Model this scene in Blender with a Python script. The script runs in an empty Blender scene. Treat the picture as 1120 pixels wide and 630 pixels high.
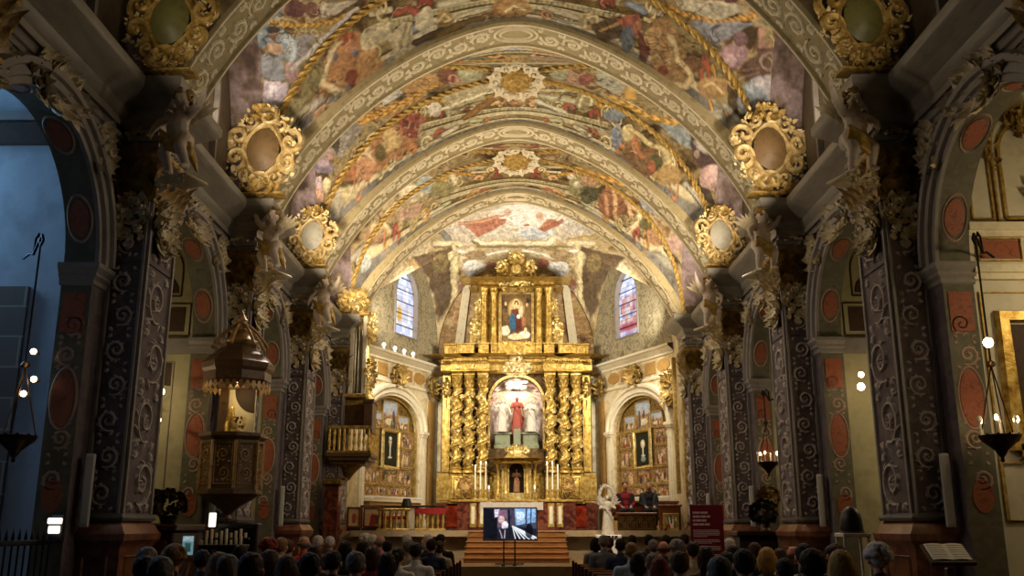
import bpy, math, random
import numpy as np
from mathutils import Vector, Matrix, Euler
random.seed(7); RS = np.random.RandomState(11)
SC = bpy.context.scene
COL = SC.collection
PI = math.pi

# ------------------------------------------------------------------ helpers
def lin(h):
    if not isinstance(h, str): return tuple(h)
    h = h.lstrip('#'); c = [int(h[i:i+2], 16)/255 for i in (0, 2, 4)]
    return tuple(x/12.92 if x <= .04045 else ((x+.055)/1.055)**2.4 for x in c)

class MB:
    """collects shapes and links them as ONE mesh object"""
    def __init__(s, side=1):
        s.v = []; s.f = []; s.m = []; s.n = 0; s.cur = 0; s.side = side; s.c = None
    def add(s, V, F, M=None):
        V = np.asarray(V, float).reshape(-1, 3)
        if M is not None:
            M = np.array(M); V = V @ M[:3, :3].T + M[:3, 3]
        s.v.append(V); n = s.n
        for f in F: s.f.append(tuple(i+n for i in f)); s.m.append(s.cur)
        s.n += len(V); return s
    def box(s, a, b, M=None):
        x0, y0, z0 = a; x1, y1, z1 = b
        V = [(x0,y0,z0),(x1,y0,z0),(x1,y1,z0),(x0,y1,z0),(x0,y0,z1),(x1,y0,z1),(x1,y1,z1),(x0,y1,z1)]
        return s.add(V, [(0,3,2,1),(4,5,6,7),(0,1,5,4),(1,2,6,5),(2,3,7,6),(3,0,4,7)], M)
    def cbox(s, a, b, c=.02, M=None):
        """box with chamfered edges"""
        a = np.array(a, float); b = np.array(b, float); V = []; idx = {}
        for ix in (0, 1):
            for iy in (0, 1):
                for iz in (0, 1):
                    for ax in range(3):
                        p = np.array([(a, b)[ix][0], (a, b)[iy][1], (a, b)[iz][2]])
                        for k, i in enumerate((ix, iy, iz)):
                            if k != ax: p[k] += c if i == 0 else -c
                        idx[(ix, iy, iz, ax)] = len(V); V.append(p)
        F = []
        for ax in range(3):
            o = [k for k in range(3) if k != ax]
            for i in (0, 1):
                q = []
                for j, k in ((0,0),(1,0),(1,1),(0,1)):
                    t = [0,0,0]; t[ax] = i; t[o[0]] = j; t[o[1]] = k; q.append(idx[(*t, ax)])
                F.append(q)
        for ax in range(3):
            o = [k for k in range(3) if k != ax]
            for j in (0, 1):
                for k in (0, 1):
                    q = []
                    for i, w in ((0,0),(1,0),(1,1),(0,1)):
                        t = [0,0,0]; t[ax] = i; t[o[0]] = j; t[o[1]] = k; q.append(idx[(*t, o[w])])
                    F.append(q)
        for ix in (0, 1):
            for iy in (0, 1):
                for iz in (0, 1): F.append([idx[(ix, iy, iz, x)] for x in range(3)])
        return s.add(V, F, M)
    def grid(s, P, closeu=False, closev=False, M=None):
        P = np.asarray(P, float); m, n = P.shape[:2]; F = []
        for i in range(m if closeu else m-1):
            for j in range(n if closev else n-1):
                a, b = i, (i+1) % m; c, d = j, (j+1) % n
                F.append((a*n+c, b*n+c, b*n+d, a*n+d))
        return s.add(P.reshape(-1, 3), F, M)
    def lathe(s, prof, c=(0,0,0), n=12, M=None, a0=0, a1=2*PI, ph=0, sx=1, sy=1):
        full = abs(a1-a0-2*PI) < 1e-6
        an = np.linspace(a0, a1, n+1)[:n if full else n+1]+ph
        P = np.array([[(c[0]+r*math.cos(a)*sx, c[1]+r*math.sin(a)*sy, c[2]+z) for r, z in prof] for a in an])
        return s.grid(P, closeu=full, M=M)
    def tube(s, pts, r, n=6, cap=True, M=None, flat=1.0):
        pts = np.asarray(pts, float); k = len(pts)
        r = np.full(k, r, float) if np.isscalar(r) else np.asarray(r, float)
        T = np.gradient(pts, axis=0); T /= np.linalg.norm(T, axis=1)[:, None]+1e-12
        u = np.array([0, 0, 1.]) if abs(T[0][2]) < .9 else np.array([1., 0, 0])
        R = []
        for i in range(k):
            u = u-T[i]*np.dot(u, T[i]); u /= np.linalg.norm(u)+1e-12; w = np.cross(T[i], u)
            R.append([pts[i]+r[i]*(math.cos(a)*u*flat+math.sin(a)*w) for a in np.arange(n)*2*PI/n])
        s.grid(np.array(R), closev=True, M=M)
        if cap:
            b = s.n-k*n
            s.f.append(tuple(b+i for i in range(n))[::-1]); s.m.append(s.cur)
            s.f.append(tuple(b+(k-1)*n+i for i in range(n))); s.m.append(s.cur)
        return s
    def ell(s, c, r, M=None, nu=10, nv=7, rot=None):
        r = (r, r, r) if np.isscalar(r) else r
        th = np.linspace(0, PI, nv)[1:-1]; ph = np.arange(nu)*2*PI/nu
        V = [(0, 0, -r[2])]+[(r[0]*math.sin(t)*math.cos(p), r[1]*math.sin(t)*math.sin(p), -r[2]*math.cos(t)) for t in th for p in ph]+[(0, 0, r[2])]
        V = np.array(V)
        if rot is not None: V = V @ np.array(Euler(rot).to_matrix()).T
        V = V+np.array(c); m = len(th); F = []
        for j in range(nu):
            q = (j+1) % nu
            F.append((0, 1+q, 1+j)); F.append((len(V)-1, 1+(m-1)*nu+j, 1+(m-1)*nu+q))
            for i in range(m-1): F.append((1+i*nu+j, 1+i*nu+q, 1+(i+1)*nu+q, 1+(i+1)*nu+j))
        return s.add(V, F, M)
    def prism(s, poly, d0, d1, mp):
        """polygon (u,v) extruded along n from d0 to d1 through mp(u,v,n)"""
        k = len(poly); A = np.array(poly, float)
        V = np.vstack([mp(A[:,0], A[:,1], np.full(k, d0)), mp(A[:,0], A[:,1], np.full(k, d1))])
        return s.add(V, [tuple(range(k))[::-1], tuple(range(k, 2*k))]+[(i, (i+1) % k, k+(i+1) % k, k+i) for i in range(k)])
    def sweep(s, path, prof, closed=False, M=None):
        """sweep (out, up) profile along a plan polyline; 'out' is to the right of travel"""
        P = np.array(path, float)[:, :2]; z0 = path[0][2] if len(path[0]) > 2 else 0; k = len(P); rows = []
        for i in range(k):
            def nrm(a, b):
                d = P[b]-P[a]; d /= np.linalg.norm(d)+1e-12; return np.array([d[1], -d[0]])
            if closed: n1, n2 = nrm((i-1) % k, i), nrm(i, (i+1) % k)
            else:
                n1 = nrm(i-1, i) if i > 0 else nrm(i, i+1); n2 = nrm(i, i+1) if i < k-1 else n1
            m = n1+n2; m /= max(np.dot(m, n1), .25)
            rows.append([(P[i][0]+m[0]*o, P[i][1]+m[1]*o, z0+h) for o, h in prof])
        return s.grid(np.array(rows), closeu=closed, M=M)
    def band(s, C, prof, mp, closed=False):
        """moulding along a 2D curve C (u,v): prof = (across, n) pairs"""
        C = np.array(C, float); T = np.gradient(C, axis=0)
        if closed: T = np.roll(C, -1, 0)-np.roll(C, 1, 0)
        T /= np.linalg.norm(T, axis=1)[:, None]+1e-12; N = np.stack([T[:,1], -T[:,0]], 1)
        rows = np.stack([mp(*(C+N*o).T, np.full(len(C), h)) for o, h in prof], 1)
        return s.grid(rows, closeu=closed)
    def ridge(s, C, w, h, mp):
        """raised line with a rounded top on a mapped surface"""
        C = np.array(C, float); k = len(C)
        w = np.full(k, w) if np.isscalar(w) else np.asarray(w); T = np.gradient(C, axis=0)
        T /= np.linalg.norm(T, axis=1)[:, None]+1e-12; N = np.stack([T[:,1], -T[:,0]], 1)
        L = C+N*w[:,None]*.5; R = C-N*w[:,None]*.5
        hh = np.minimum(h, w*.8)
        rows = np.stack([mp(*L.T, np.zeros(k)), mp(*(C+N*w[:,None]*.22).T, hh), mp(*(C-N*w[:,None]*.22).T, hh), mp(*R.T, np.zeros(k))], 1)
        return s.grid(rows)
    def build(s, name, mats, parent=None, smooth=40, flip=None):
        me = bpy.data.meshes.new(name)
        V = np.vstack(s.v)
        if s.side == -1: V = V*np.array([-1, 1, 1])
        F = [f[::-1] for f in s.f] if s.side == -1 else s.f
        me.from_pydata(V.tolist(), [], F)
        mats = mats if isinstance(mats, (list, tuple)) else [mats]
        for m in mats: me.materials.append(m)
        if len(mats) > 1: me.polygons.foreach_set('material_index', np.array(s.m, dtype=np.int32))
        if s.c is not None:
            a = me.color_attributes.new('Paint', 'FLOAT_COLOR', 'POINT')
            cc = np.ones((len(V), 4)); cc[:, :3] = s.c; a.data.foreach_set('color', cc.ravel())
        me.update()
        if smooth:
            me.polygons.foreach_set('use_smooth', np.ones(len(F), dtype=bool))
            if smooth < 180: me.set_sharp_from_angle(angle=math.radians(smooth))
        o = bpy.data.objects.new(name, me); COL.objects.link(o)
        if parent is not None: o.parent = parent
        return o

def tag(o, label=None, cat=None, group=None, kind=None):
    if label: o['label'] = label
    if cat: o['category'] = cat
    if group: o['group'] = group
    if kind: o['kind'] = kind
    return o
def thing(name, label, cat, loc=(0,0,0), rz=0, group=None, kind=None, rot=None, sc=1):
    o = bpy.data.objects.new(name, None); COL.objects.link(o); o.location = loc
    o.rotation_euler = rot or (0, 0, rz); o.scale = (sc, sc, sc); o.empty_display_size = .1
    return tag(o, label, cat, group, kind)
def dup(root, loc=None, rz=None, label=None, group=None, sc=None):
    """copy a thing with its parts and their sub-parts"""
    kids = [c for c in COL.objects if c.parent == root]
    def cp(o, par):
        c = o.copy(); COL.objects.link(c); c.parent = par
        for k in KIDS.get(o.name, ()): cp(k, c)
        return c
    KIDS = {}
    for c in kids:
        KIDS.setdefault(root.name, []).append(c)
    for c in kids:
        for g in [x for x in COL.objects if x.parent == c]: KIDS.setdefault(c.name, []).append(g)
    r = cp(root, None)
    if loc is not None: r.location = loc
    if rz is not None: r.rotation_euler = (0, 0, rz)
    if sc is not None: r.scale = sc if not np.isscalar(sc) else (sc, sc, sc)
    if label: r['label'] = label
    if group: r['group'] = group
    return r
def T(x=0, y=0, z=0, rx=0, ry=0, rz=0, s=1):
    S = Matrix.Diagonal((*((s, s, s) if np.isscalar(s) else s), 1))
    return Matrix.Translation((x, y, z)) @ Euler((rx, ry, rz)).to_matrix().to_4x4() @ S
def frame(O, U, Vv, N):
    O, U, Vv, N = (np.array(a, float) for a in (O, U, Vv, N))
    return lambda u, v, n: O+np.outer(np.atleast_1d(u), U)+np.outer(np.atleast_1d(v), Vv)+np.outer(np.atleast_1d(n), N)
def arc(cx, cy, rx, ry, a0, a1, n=24):
    a = np.radians(np.linspace(a0, a1, n)); return np.stack([cx+rx*np.cos(a), cy+ry*np.sin(a)], 1)
def spiral(cx, cy, r, a0, turns, n=26, sgn=1, r1=.12):
    t = np.linspace(0, 1, n); a = a0+sgn*turns*2*PI*t; rr = r*(1-t*(1-r1))
    return np.stack([cx+rr*np.cos(a), cy+rr*np.sin(a)], 1)

# ---- ornament -----------------------------------------------------------
def rinceau(mb, L, W, mp, h=.03, seed=0, period=None, u0=0, v0=0, vert=True, dens=1.0, stem=.035):
    """running acanthus scroll filling a W x L field (u across, v along)"""
    r = np.random.RandomState(seed); period = period or W*1.15
    n = max(1, int(round(L/period))); p = L/n; R = min(W*.40, p*.44)
    g = (lambda a: mp(a[:,0], a[:,1], 0))
    for i in range(n):
        sg = 1 if (i % 2 == 0) else -1
        cx, cy = u0+sg*W*.06, v0+(i+.5)*p
        a0 = -PI/2 if sg > 0 else -PI/2
        sp = spiral(cx, cy, R, -PI/2-sg*.5, 1.55, 34, sg)
        w = np.interp(np.linspace(0, 1, 34), [0, .15, .8, 1], [stem*.7, stem*1.25, stem, stem*1.6])
        mb.ridge(sp, w, h, mp)
        # rosette in the eye
        for a in np.arange(5)*2*PI/5+r.rand():
            c = np.array([cx, cy]); q = R*.30
            mb.ridge(np.stack([c+np.array([math.cos(a), math.sin(a)])*t for t in np.linspace(.02, q, 4)]), np.array([.3, 1, .9, .1])*q*.62, h*1.3, mp)
        # leaves off the scroll
        nl = int(13*dens)
        for k in range(nl):
            t = .04+.86*k/nl+r.uniform(-.02, .02); j = min(32, int(t*33)); b = sp[j]; d = sp[j+1]-sp[j]; d /= np.linalg.norm(d)+1e-9
            nn = np.array([d[1], -d[0]])*sg*(1 if t < .55 else -1 if k % 2 else 1)
            l = R*r.uniform(.34, .60)*(1-t*.55); q = np.linspace(0, 1, 6)[:, None]
            pts = b+d*l*q*.75+nn*l*q*(1.0-.35*q)
            pts[:, 0] = np.clip(pts[:, 0], u0-W*.49, u0+W*.49); pts[:, 1] = np.clip(pts[:, 1], v0+.01, v0+L-.01)
            mb.ridge(pts, np.array([.45, .95, 1, .8, .45, .05])*l*.46, h*.9, mp)
        # side fillers in the corners of the field
        for e in (-1, 1):
            for f in (-1, 1):
                b = np.array([u0+e*W*.30, cy+f*p*.36]); d = np.array([e*.6, f*.8])
                for sw in (-.7, 0, .7):
                    dd = np.array([d[0]*math.cos(sw)-d[1]*math.sin(sw), d[0]*math.sin(sw)+d[1]*math.cos(sw)])
                    q = np.linspace(0, 1, 4)[:, None]; pts = b+dd*q*W*.15
                    pts[:, 0] = np.clip(pts[:, 0], u0-W*.49, u0+W*.49)
                    mb.ridge(pts, np.array([.4, 1, .8, .1])*W*.085, h*.8, mp)
    return mb
def leaf(w=.12, h=.2, curl=.5, lobes=4, n=7, thick=0.0):
    """an acanthus leaf growing up +z, curling out to +y"""
    t = np.linspace(0, 1, n); env = np.sin(PI*np.clip(t*.86+.12, 0, 1))*(1+.22*np.cos(t*lobes*2*PI))
    z = h*(t-.28*curl*t**3); y = h*curl*(t**2.2)*.7
    rows = []
    for i in range(n):
        ww = w*.5*env[i]
        rows.append([(-ww, y[i]+.12*ww, z[i]-.15*ww), (-ww*.5, y[i]+.5*ww*.5, z[i]), (0, y[i]-.02*w, z[i]), (ww*.5, y[i]+.5*ww*.5, z[i]), (ww, y[i]+.12*ww, z[i]-.15*ww)])
    P = np.array(rows); V = P.reshape(-1, 3)
    return V, [(i*5+j, i*5+j+1, (i+1)*5+j+1, (i+1)*5+j) for i in range(n-1) for j in range(4)]
def foliage(mb, c, size, n=26, seed=0, out=(0,-1,0), mats=(0,), scroll=True):
    """a clump of curling stucco leaves spread round a centre; out = facing direction"""
    r = np.random.RandomState(seed); o = np.array(out, float); o /= np.linalg.norm(o)
    up = np.array([0, 0, 1.]); s = np.cross(o, up); s /= np.linalg.norm(s)+1e-9; up = np.cross(s, o)
    sx, sy, sz = size
    n = int(n*2.4)
    for i in range(n):
        a = r.uniform(0, 2*PI); rad = math.sqrt(r.rand()); l = min(.30, r.uniform(.22, .46)*(min(sx, sz)*.7+.3*max(sx, sz)*.6))
        base = np.array(c)+s*math.cos(a)*rad*sx*.42+up*math.sin(a)*rad*sz*.42+o*r.uniform(0, .25)*sy
        ad = a+r.uniform(-.9, .9); d = s*math.cos(ad)+up*math.sin(ad); x = np.cross(d, o)
        V, F = leaf(l*r.uniform(.5, .8), l, r.uniform(.5, 1.1), 3, 6)
        mb.cur = mats[i % len(mats)]
        mb.add(base+np.outer(V[:,0], x)+np.outer(V[:,1], o)+np.outer(V[:,2], d), F)
    if scroll:
        for i in range(max(2, n//9)):
            a = r.uniform(0, 2*PI); q = np.array(c)+s*math.cos(a)*sx*.36+up*math.sin(a)*sz*.36+o*sy*.25
            sp = spiral(0, 0, min(sx, sz)*r.uniform(.10, .17), a, 1.3, 14, 1 if i % 2 else -1)
            mb.cur = mats[i % len(mats)]
            mb.tube(q+np.outer(sp[:,0], s)+np.outer(sp[:,1], up)+np.outer(np.linspace(0, .06, 14), o), np.linspace(.018, .03, 14)*min(sx, sz, .6)*2, 5)
    return mb

def skin_mesh(joints, bones, radii, root=0, sub=1):
    """grow one continuous surface round a skeleton and return (verts, faces)"""
    me = bpy.data.meshes.new('skin'); me.from_pydata([tuple(j) for j in joints], bones, [])
    o = bpy.data.objects.new('skin', me); COL.objects.link(o)
    m = o.modifiers.new('s', 'SKIN'); m.use_smooth_shade = True
    for i, v in enumerate(me.skin_vertices[0].data):
        r = radii[i]; v.radius = (r, r) if np.isscalar(r) else r; v.use_root = (i == root)
    if sub: o.modifiers.new('u', 'SUBSURF').levels = sub; o.modifiers['u'].render_levels = sub
    dg = bpy.context.evaluated_depsgraph_get(); ev = o.evaluated_get(dg); em = ev.to_mesh()
    V = np.array([v.co[:] for v in em.vertices]); F = [tuple(p.vertices) for p in em.polygons]
    ev.to_mesh_clear(); bpy.data.objects.remove(o); bpy.data.meshes.remove(me)
    return V, F
# ------------------------------------------------------------------ materials
def _nt(name):
    m = bpy.data.materials.new(name); m.use_nodes = True; nt = m.node_tree; nt.nodes.clear()
    out = nt.nodes.new('ShaderNodeOutputMaterial'); b = nt.nodes.new('ShaderNodeBsdfPrincipled')
    nt.links.new(b.outputs[0], out.inputs[0]); return m, nt, b
def _coord(nt, scale=(1,1,1)):
    tc = nt.nodes.new('ShaderNodeTexCoord'); mp = nt.nodes.new('ShaderNodeMapping'); mp.inputs['Scale'].default_value = scale
    nt.links.new(tc.outputs['Object'], mp.inputs[0]); return mp.outputs[0]
def _noise(nt, v, scale, detail=6, rough=.6, dist=0):
    n = nt.nodes.new('ShaderNodeTexNoise'); n.inputs['Scale'].default_value = scale; n.inputs['Detail'].default_value = detail
    n.inputs['Roughness'].default_value = rough; n.inputs['Distortion'].default_value = dist
    nt.links.new(v, n.inputs['Vector']); return n.outputs['Fac']
def _ramp(nt, fac, stops):
    r = nt.nodes.new('ShaderNodeValToRGB'); e = r.color_ramp.elements
    while len(e) < len(stops): e.new(.5)
    for i, (p, c) in enumerate(stops): e[i].position = p; e[i].color = (*lin(c), 1)
    nt.links.new(fac, r.inputs[0]); return r.outputs[0]
def _bump(nt, b, h, s, d=.02):
    n = nt.nodes.new('ShaderNodeBump'); n.inputs['Strength'].default_value = s; n.inputs['Distance'].default_value = d
    nt.links.new(h, n.inputs['Height']); nt.links.new(n.outputs[0], b.inputs['Normal'])
def mat(name, stops, scale=6, rough=.6, metal=0, bump=.15, detail=6, dist=0, stretch=(1,1,1), spec=.4, coat=0):
    """surface whose colour wanders through stops with a noise field"""
    m, nt, b = _nt(name); v = _coord(nt, stretch)
    if isinstance(stops, str): stops = [(0, stops), (1, stops)]
    elif isinstance(stops[0], str): stops = [(.25+.5*i/max(1, len(stops)-1), c) for i, c in enumerate(stops)]
    f = _noise(nt, v, scale, detail, .6, dist)
    nt.links.new(_ramp(nt, f, stops), b.inputs['Base Color'])
    b.inputs['Roughness'].default_value = rough; b.inputs['Metallic'].default_value = metal
    b.inputs['Specular IOR Level'].default_value = spec; b.inputs['Coat Weight'].default_value = coat
    if bump: _bump(nt, b, _noise(nt, v, scale*2.3, 5), bump)
    return m
def emit(name, c, s):
    m = bpy.data.materials.new(name); m.use_nodes = True; nt = m.node_tree; nt.nodes.clear()
    o = nt.nodes.new('ShaderNodeOutputMaterial'); e = nt.nodes.new('ShaderNodeEmission')
    e.inputs[0].default_value = (*lin(c), 1); e.inputs[1].default_value = s; nt.links.new(e.outputs[0], o.inputs[0]); return m
def paint_mat(name, rough=.75, grain=.25, bump=.1, scale=14, attr='Paint'):
    """surface that carries a painted picture held in its colour attribute, with plaster grain"""
    m, nt, b = _nt(name); a = nt.nodes.new('ShaderNodeAttribute'); a.attribute_name = attr
    v = _coord(nt); f = _noise(nt, v, scale, 8, .65)
    mx = nt.nodes.new('ShaderNodeMix'); mx.data_type = 'RGBA'; mx.blend_type = 'MULTIPLY'; mx.inputs[0].default_value = 1
    nt.links.new(a.outputs['Color'], mx.inputs[6]); nt.links.new(_ramp(nt, f, [(.3, (1-grain*1.2,)*3), (.7, (1+grain*.6,)*3)]), mx.inputs[7])
    nt.links.new(mx.outputs[2], b.inputs['Base Color']); b.inputs['Roughness'].default_value = rough
    b.inputs['Specular IOR Level'].default_value = .25
    if bump: _bump(nt, b, f, bump)
    return m

M = {}
M['plaster'] = mat('purple grey plaster', ['#4a4143', '#746766', '#5a5055', '#82756f'], 4.5, .75)
M['relief'] = mat('pale carved stucco', ['#8f8580', '#beb4aa', '#a0958f', '#ccc2b4'], 9, .7)
M['relief_warm'] = mat('cream carved stucco', ['#a6987a', '#cdbf9c', '#bcae8c', '#dccfae'], 7, .65)
M['frame'] = mat('grey moulded stucco', ['#756f6a', '#8c857e', '#807974'], 4, .65)
M['mould'] = mat('grey green moulding', ['#5e5a52', '#77726a', '#6a655c'], 4, .6)
M['cornice'] = mat('veined grey cornice stone', ['#6a655c', '#8b8577', '#7a7468', '#979080'], 2.5, .5, stretch=(1, .4, 3))
M['gold'] = mat('gilded wood', [(.25, '#5c4418'), (.42, '#a88538'), (.6, '#cfb060'), (.8, '#ecd794')], 9, .4, .6, .4)
M['gold_dark'] = mat('aged gilding', [(.25, '#3c2c14'), (.5, '#7a602c'), (.75, '#aa8c4a')], 8, .5, .5, .35)
M['gold_stucco'] = mat('gilded stucco', [(.25, '#6a5226'), (.5, '#b09048'), (.75, '#d6be80')], 10, .5, .35, .35)
M['cream'] = mat('cream stucco', ['#c9bd9e', '#e2d8ba', '#d5caa8'], 6, .6)
M['marble_red'] = mat('dark red veined marble', [(.3, '#2c1412'), (.48, '#5a2a20'), (.58, '#7d4632'), (.7, '#40201a')], 3.5, .25, 0, .03, 8, 1.2, spec=.5)
M['marble_brown'] = mat('polished brown marble', [(.3, '#4a2c20'), (.48, '#7a4c36'), (.6, '#94644a'), (.72, '#5a382a')], 3, .28, 0, .03, 8, 1.0, spec=.5)
M['marble_orange'] = mat('orange painted marble', [(.3, '#683424'), (.5, '#9a5638'), (.7, '#7c4230')], 9, .6, 0, .1, 8, 1)
M['jamb'] = mat('grey green painted jamb', ['#4a483a', '#6a6654', '#5a5746', '#757059'], 5, .7)
M['wood'] = mat('dark stained wood', [(.3, '#1f120b'), (.5, '#3b2415'), (.7, '#2a180e')], 4, .4, 0, .1, 6, .6, (6, 6, 1))
M['wood_mid'] = mat('brown varnished wood', [(.3, '#4a2814'), (.5, '#7a4623'), (.7, '#5e3419')], 4, .35, 0, .08, 6, .5, (1, 8, 8))
M['wood_step'] = mat('amber wooden boards', [(.3, '#6d4526'), (.5, '#9c7044'), (.7, '#82572f')], 3, .3, 0, .06, 6, .4, (1, 10, 10))
M['floor'] = mat('dark stone floor', ['#2a241f', '#3c342d', '#332c26'], 2, .4, 0, .05)
M['iron'] = mat('black iron', '#0c0b0b', 8, .5, .6, .1)
M['bronze'] = mat('dark bronze', ['#2a1d10', '#4a341a', '#3a2814'], 9, .4, .8, .1)
M['black'] = mat('black paint', '#070708', 8, .45, 0, 0)
M['white_plastic'] = mat('white plastic', '#c9c6c0', 8, .4, 0, 0)
M['grey_plastic'] = mat('grey plastic', '#55534f', 8, .5, 0, 0)
M['white_cloth'] = mat('white linen', ['#e6e0d4', '#f3efe6'], 12, .85, 0, .1)
M['wax'] = mat('ivory wax', '#efe4c8', 8, .5, 0, 0)
M['flame'] = emit('candle flame', '#ffd9a0', 12)
M['bulb'] = emit('lit bulb', '#ffe0b0', 30)
M['statue'] = mat('white painted statue', ['#a8a092', '#cec6b6', '#bcb4a4'], 9, .5, 0, .1)
M['putto'] = mat('flesh toned stucco', ['#a8988a', '#ccbca8', '#b8a894'], 8, .6, 0, .1)
M['red_cloth'] = mat('red cloth', ['#7a1414', '#a02020', '#8c1818'], 8, .8, 0, .1)
M['stone_block'] = None
M['fresco'] = paint_mat('fresco plaster', .8, .28, .12)
M['canvas'] = paint_mat('oil painting', .4, .12, .05, 30)
M['gold_hi'] = mat('bright burnished gilding', [(.25, '#7c6026'), (.45, '#ceae5c'), (.7, '#f2e2ac')], 10, .35, .55, .25)
M['marble_green'] = mat('grey green marble', ['#5a6048', '#8a8e70', '#6e7258'], 5, .35, 0, .03, 8, 1)
M['gold_shaded'] = mat('umber shadowed gilding', [(.25, '#2a1c0c'), (.5, '#5a421c'), (.75, '#7d6030')], 8, .55, .4, .3)  # shade between the altarpiece columns, put into the gilding colour
# ------------------------------------------------------------------ the nave
EYE = 1.7
YC = [2.7, 7.7, 12.7, 17.7, 22.7, 27.7]          # pier centres along the nave
XW, XP = 5.5, 5.0                                   # wall plane, pilaster face
ZIMP, ARA = 5.0, 1.6                                # impost height and half width of the chapel arches
ZC0, ZC1 = 7.05, 7.75                               # cornice
ZPRES = 1.55

def rect(mb, mp, u0, u1, v0, v1, n=0, k=1):
    mb.grid(np.array([[mp(u, v, n)[0] for v in np.linspace(v0, v1, k+1)] for u in np.linspace(u0, u1, k+1)]))

# floor
mb = MB(); mb.box((-11, -6, -.2), (11, 40, 0))
tag(mb.build('floor', M['floor'], smooth=0), 'dark stone floor of the nave, hidden under the seated crowd', 'floor', kind='structure')
# presbytery platform and the flight of boarded steps before the altar
mb = MB(); mb.box((-4.95, 27.2, 0), (4.95, 36, ZPRES)); mb.box((-4.6, 26.9, ZPRES-.14), (4.6, 27.25, ZPRES+.02))
tag(mb.build('floor_presbytery', mat('pale presbytery stone', ['#8c7c62', '#b09c7c', '#a08e70'], 3, .35), smooth=0), 'raised pale stone floor of the presbytery with a projecting edge', 'floor', kind='structure')
mb = MB(); mb.box((-1.75, 22.3, 0), (1.75, 27.2, .80)); 
tag(mb.build('floor_dais', mat('worn dais boards', ['#6a5236', '#8f7450', '#7d6442'], 3, .35, stretch=(1, 8, 1)), smooth=0), 'low boarded dais in the aisle before the altar steps', 'floor', kind='structure')
st = thing('altar_steps', 'flight of amber wooden steps rising from the dais to the high altar', 'steps', (0, 24.3, .80), kind='structure')
for i in range(6):
    m_ = MB(); z0 = i*.125
    m_.cbox((-1.32, i*.45, 0), (1.32, 2.9, z0+.125), .012); m_.cbox((-1.34, i*.45-.02, z0+.10), (1.34, i*.45+.1, z0+.128), .008)
    m_.build('step', M['wood_step'], st, 30)

def arch_wall(mb, mp, u0, u1, v0, v1, uc, a, zs, rise, n=0, seg=28):
    """wall field with an arched opening"""
    rect(mb, mp, u0, uc-a, v0, v1, n); rect(mb, mp, uc+a, u1, v0, v1, n)
    A = arc(uc, zs, a, rise, 180, 0, seg)
    mb.grid(np.stack([mp(A[:,0], A[:,1], n), mp(A[:,0], np.full(seg, v1), n)], 1))

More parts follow.
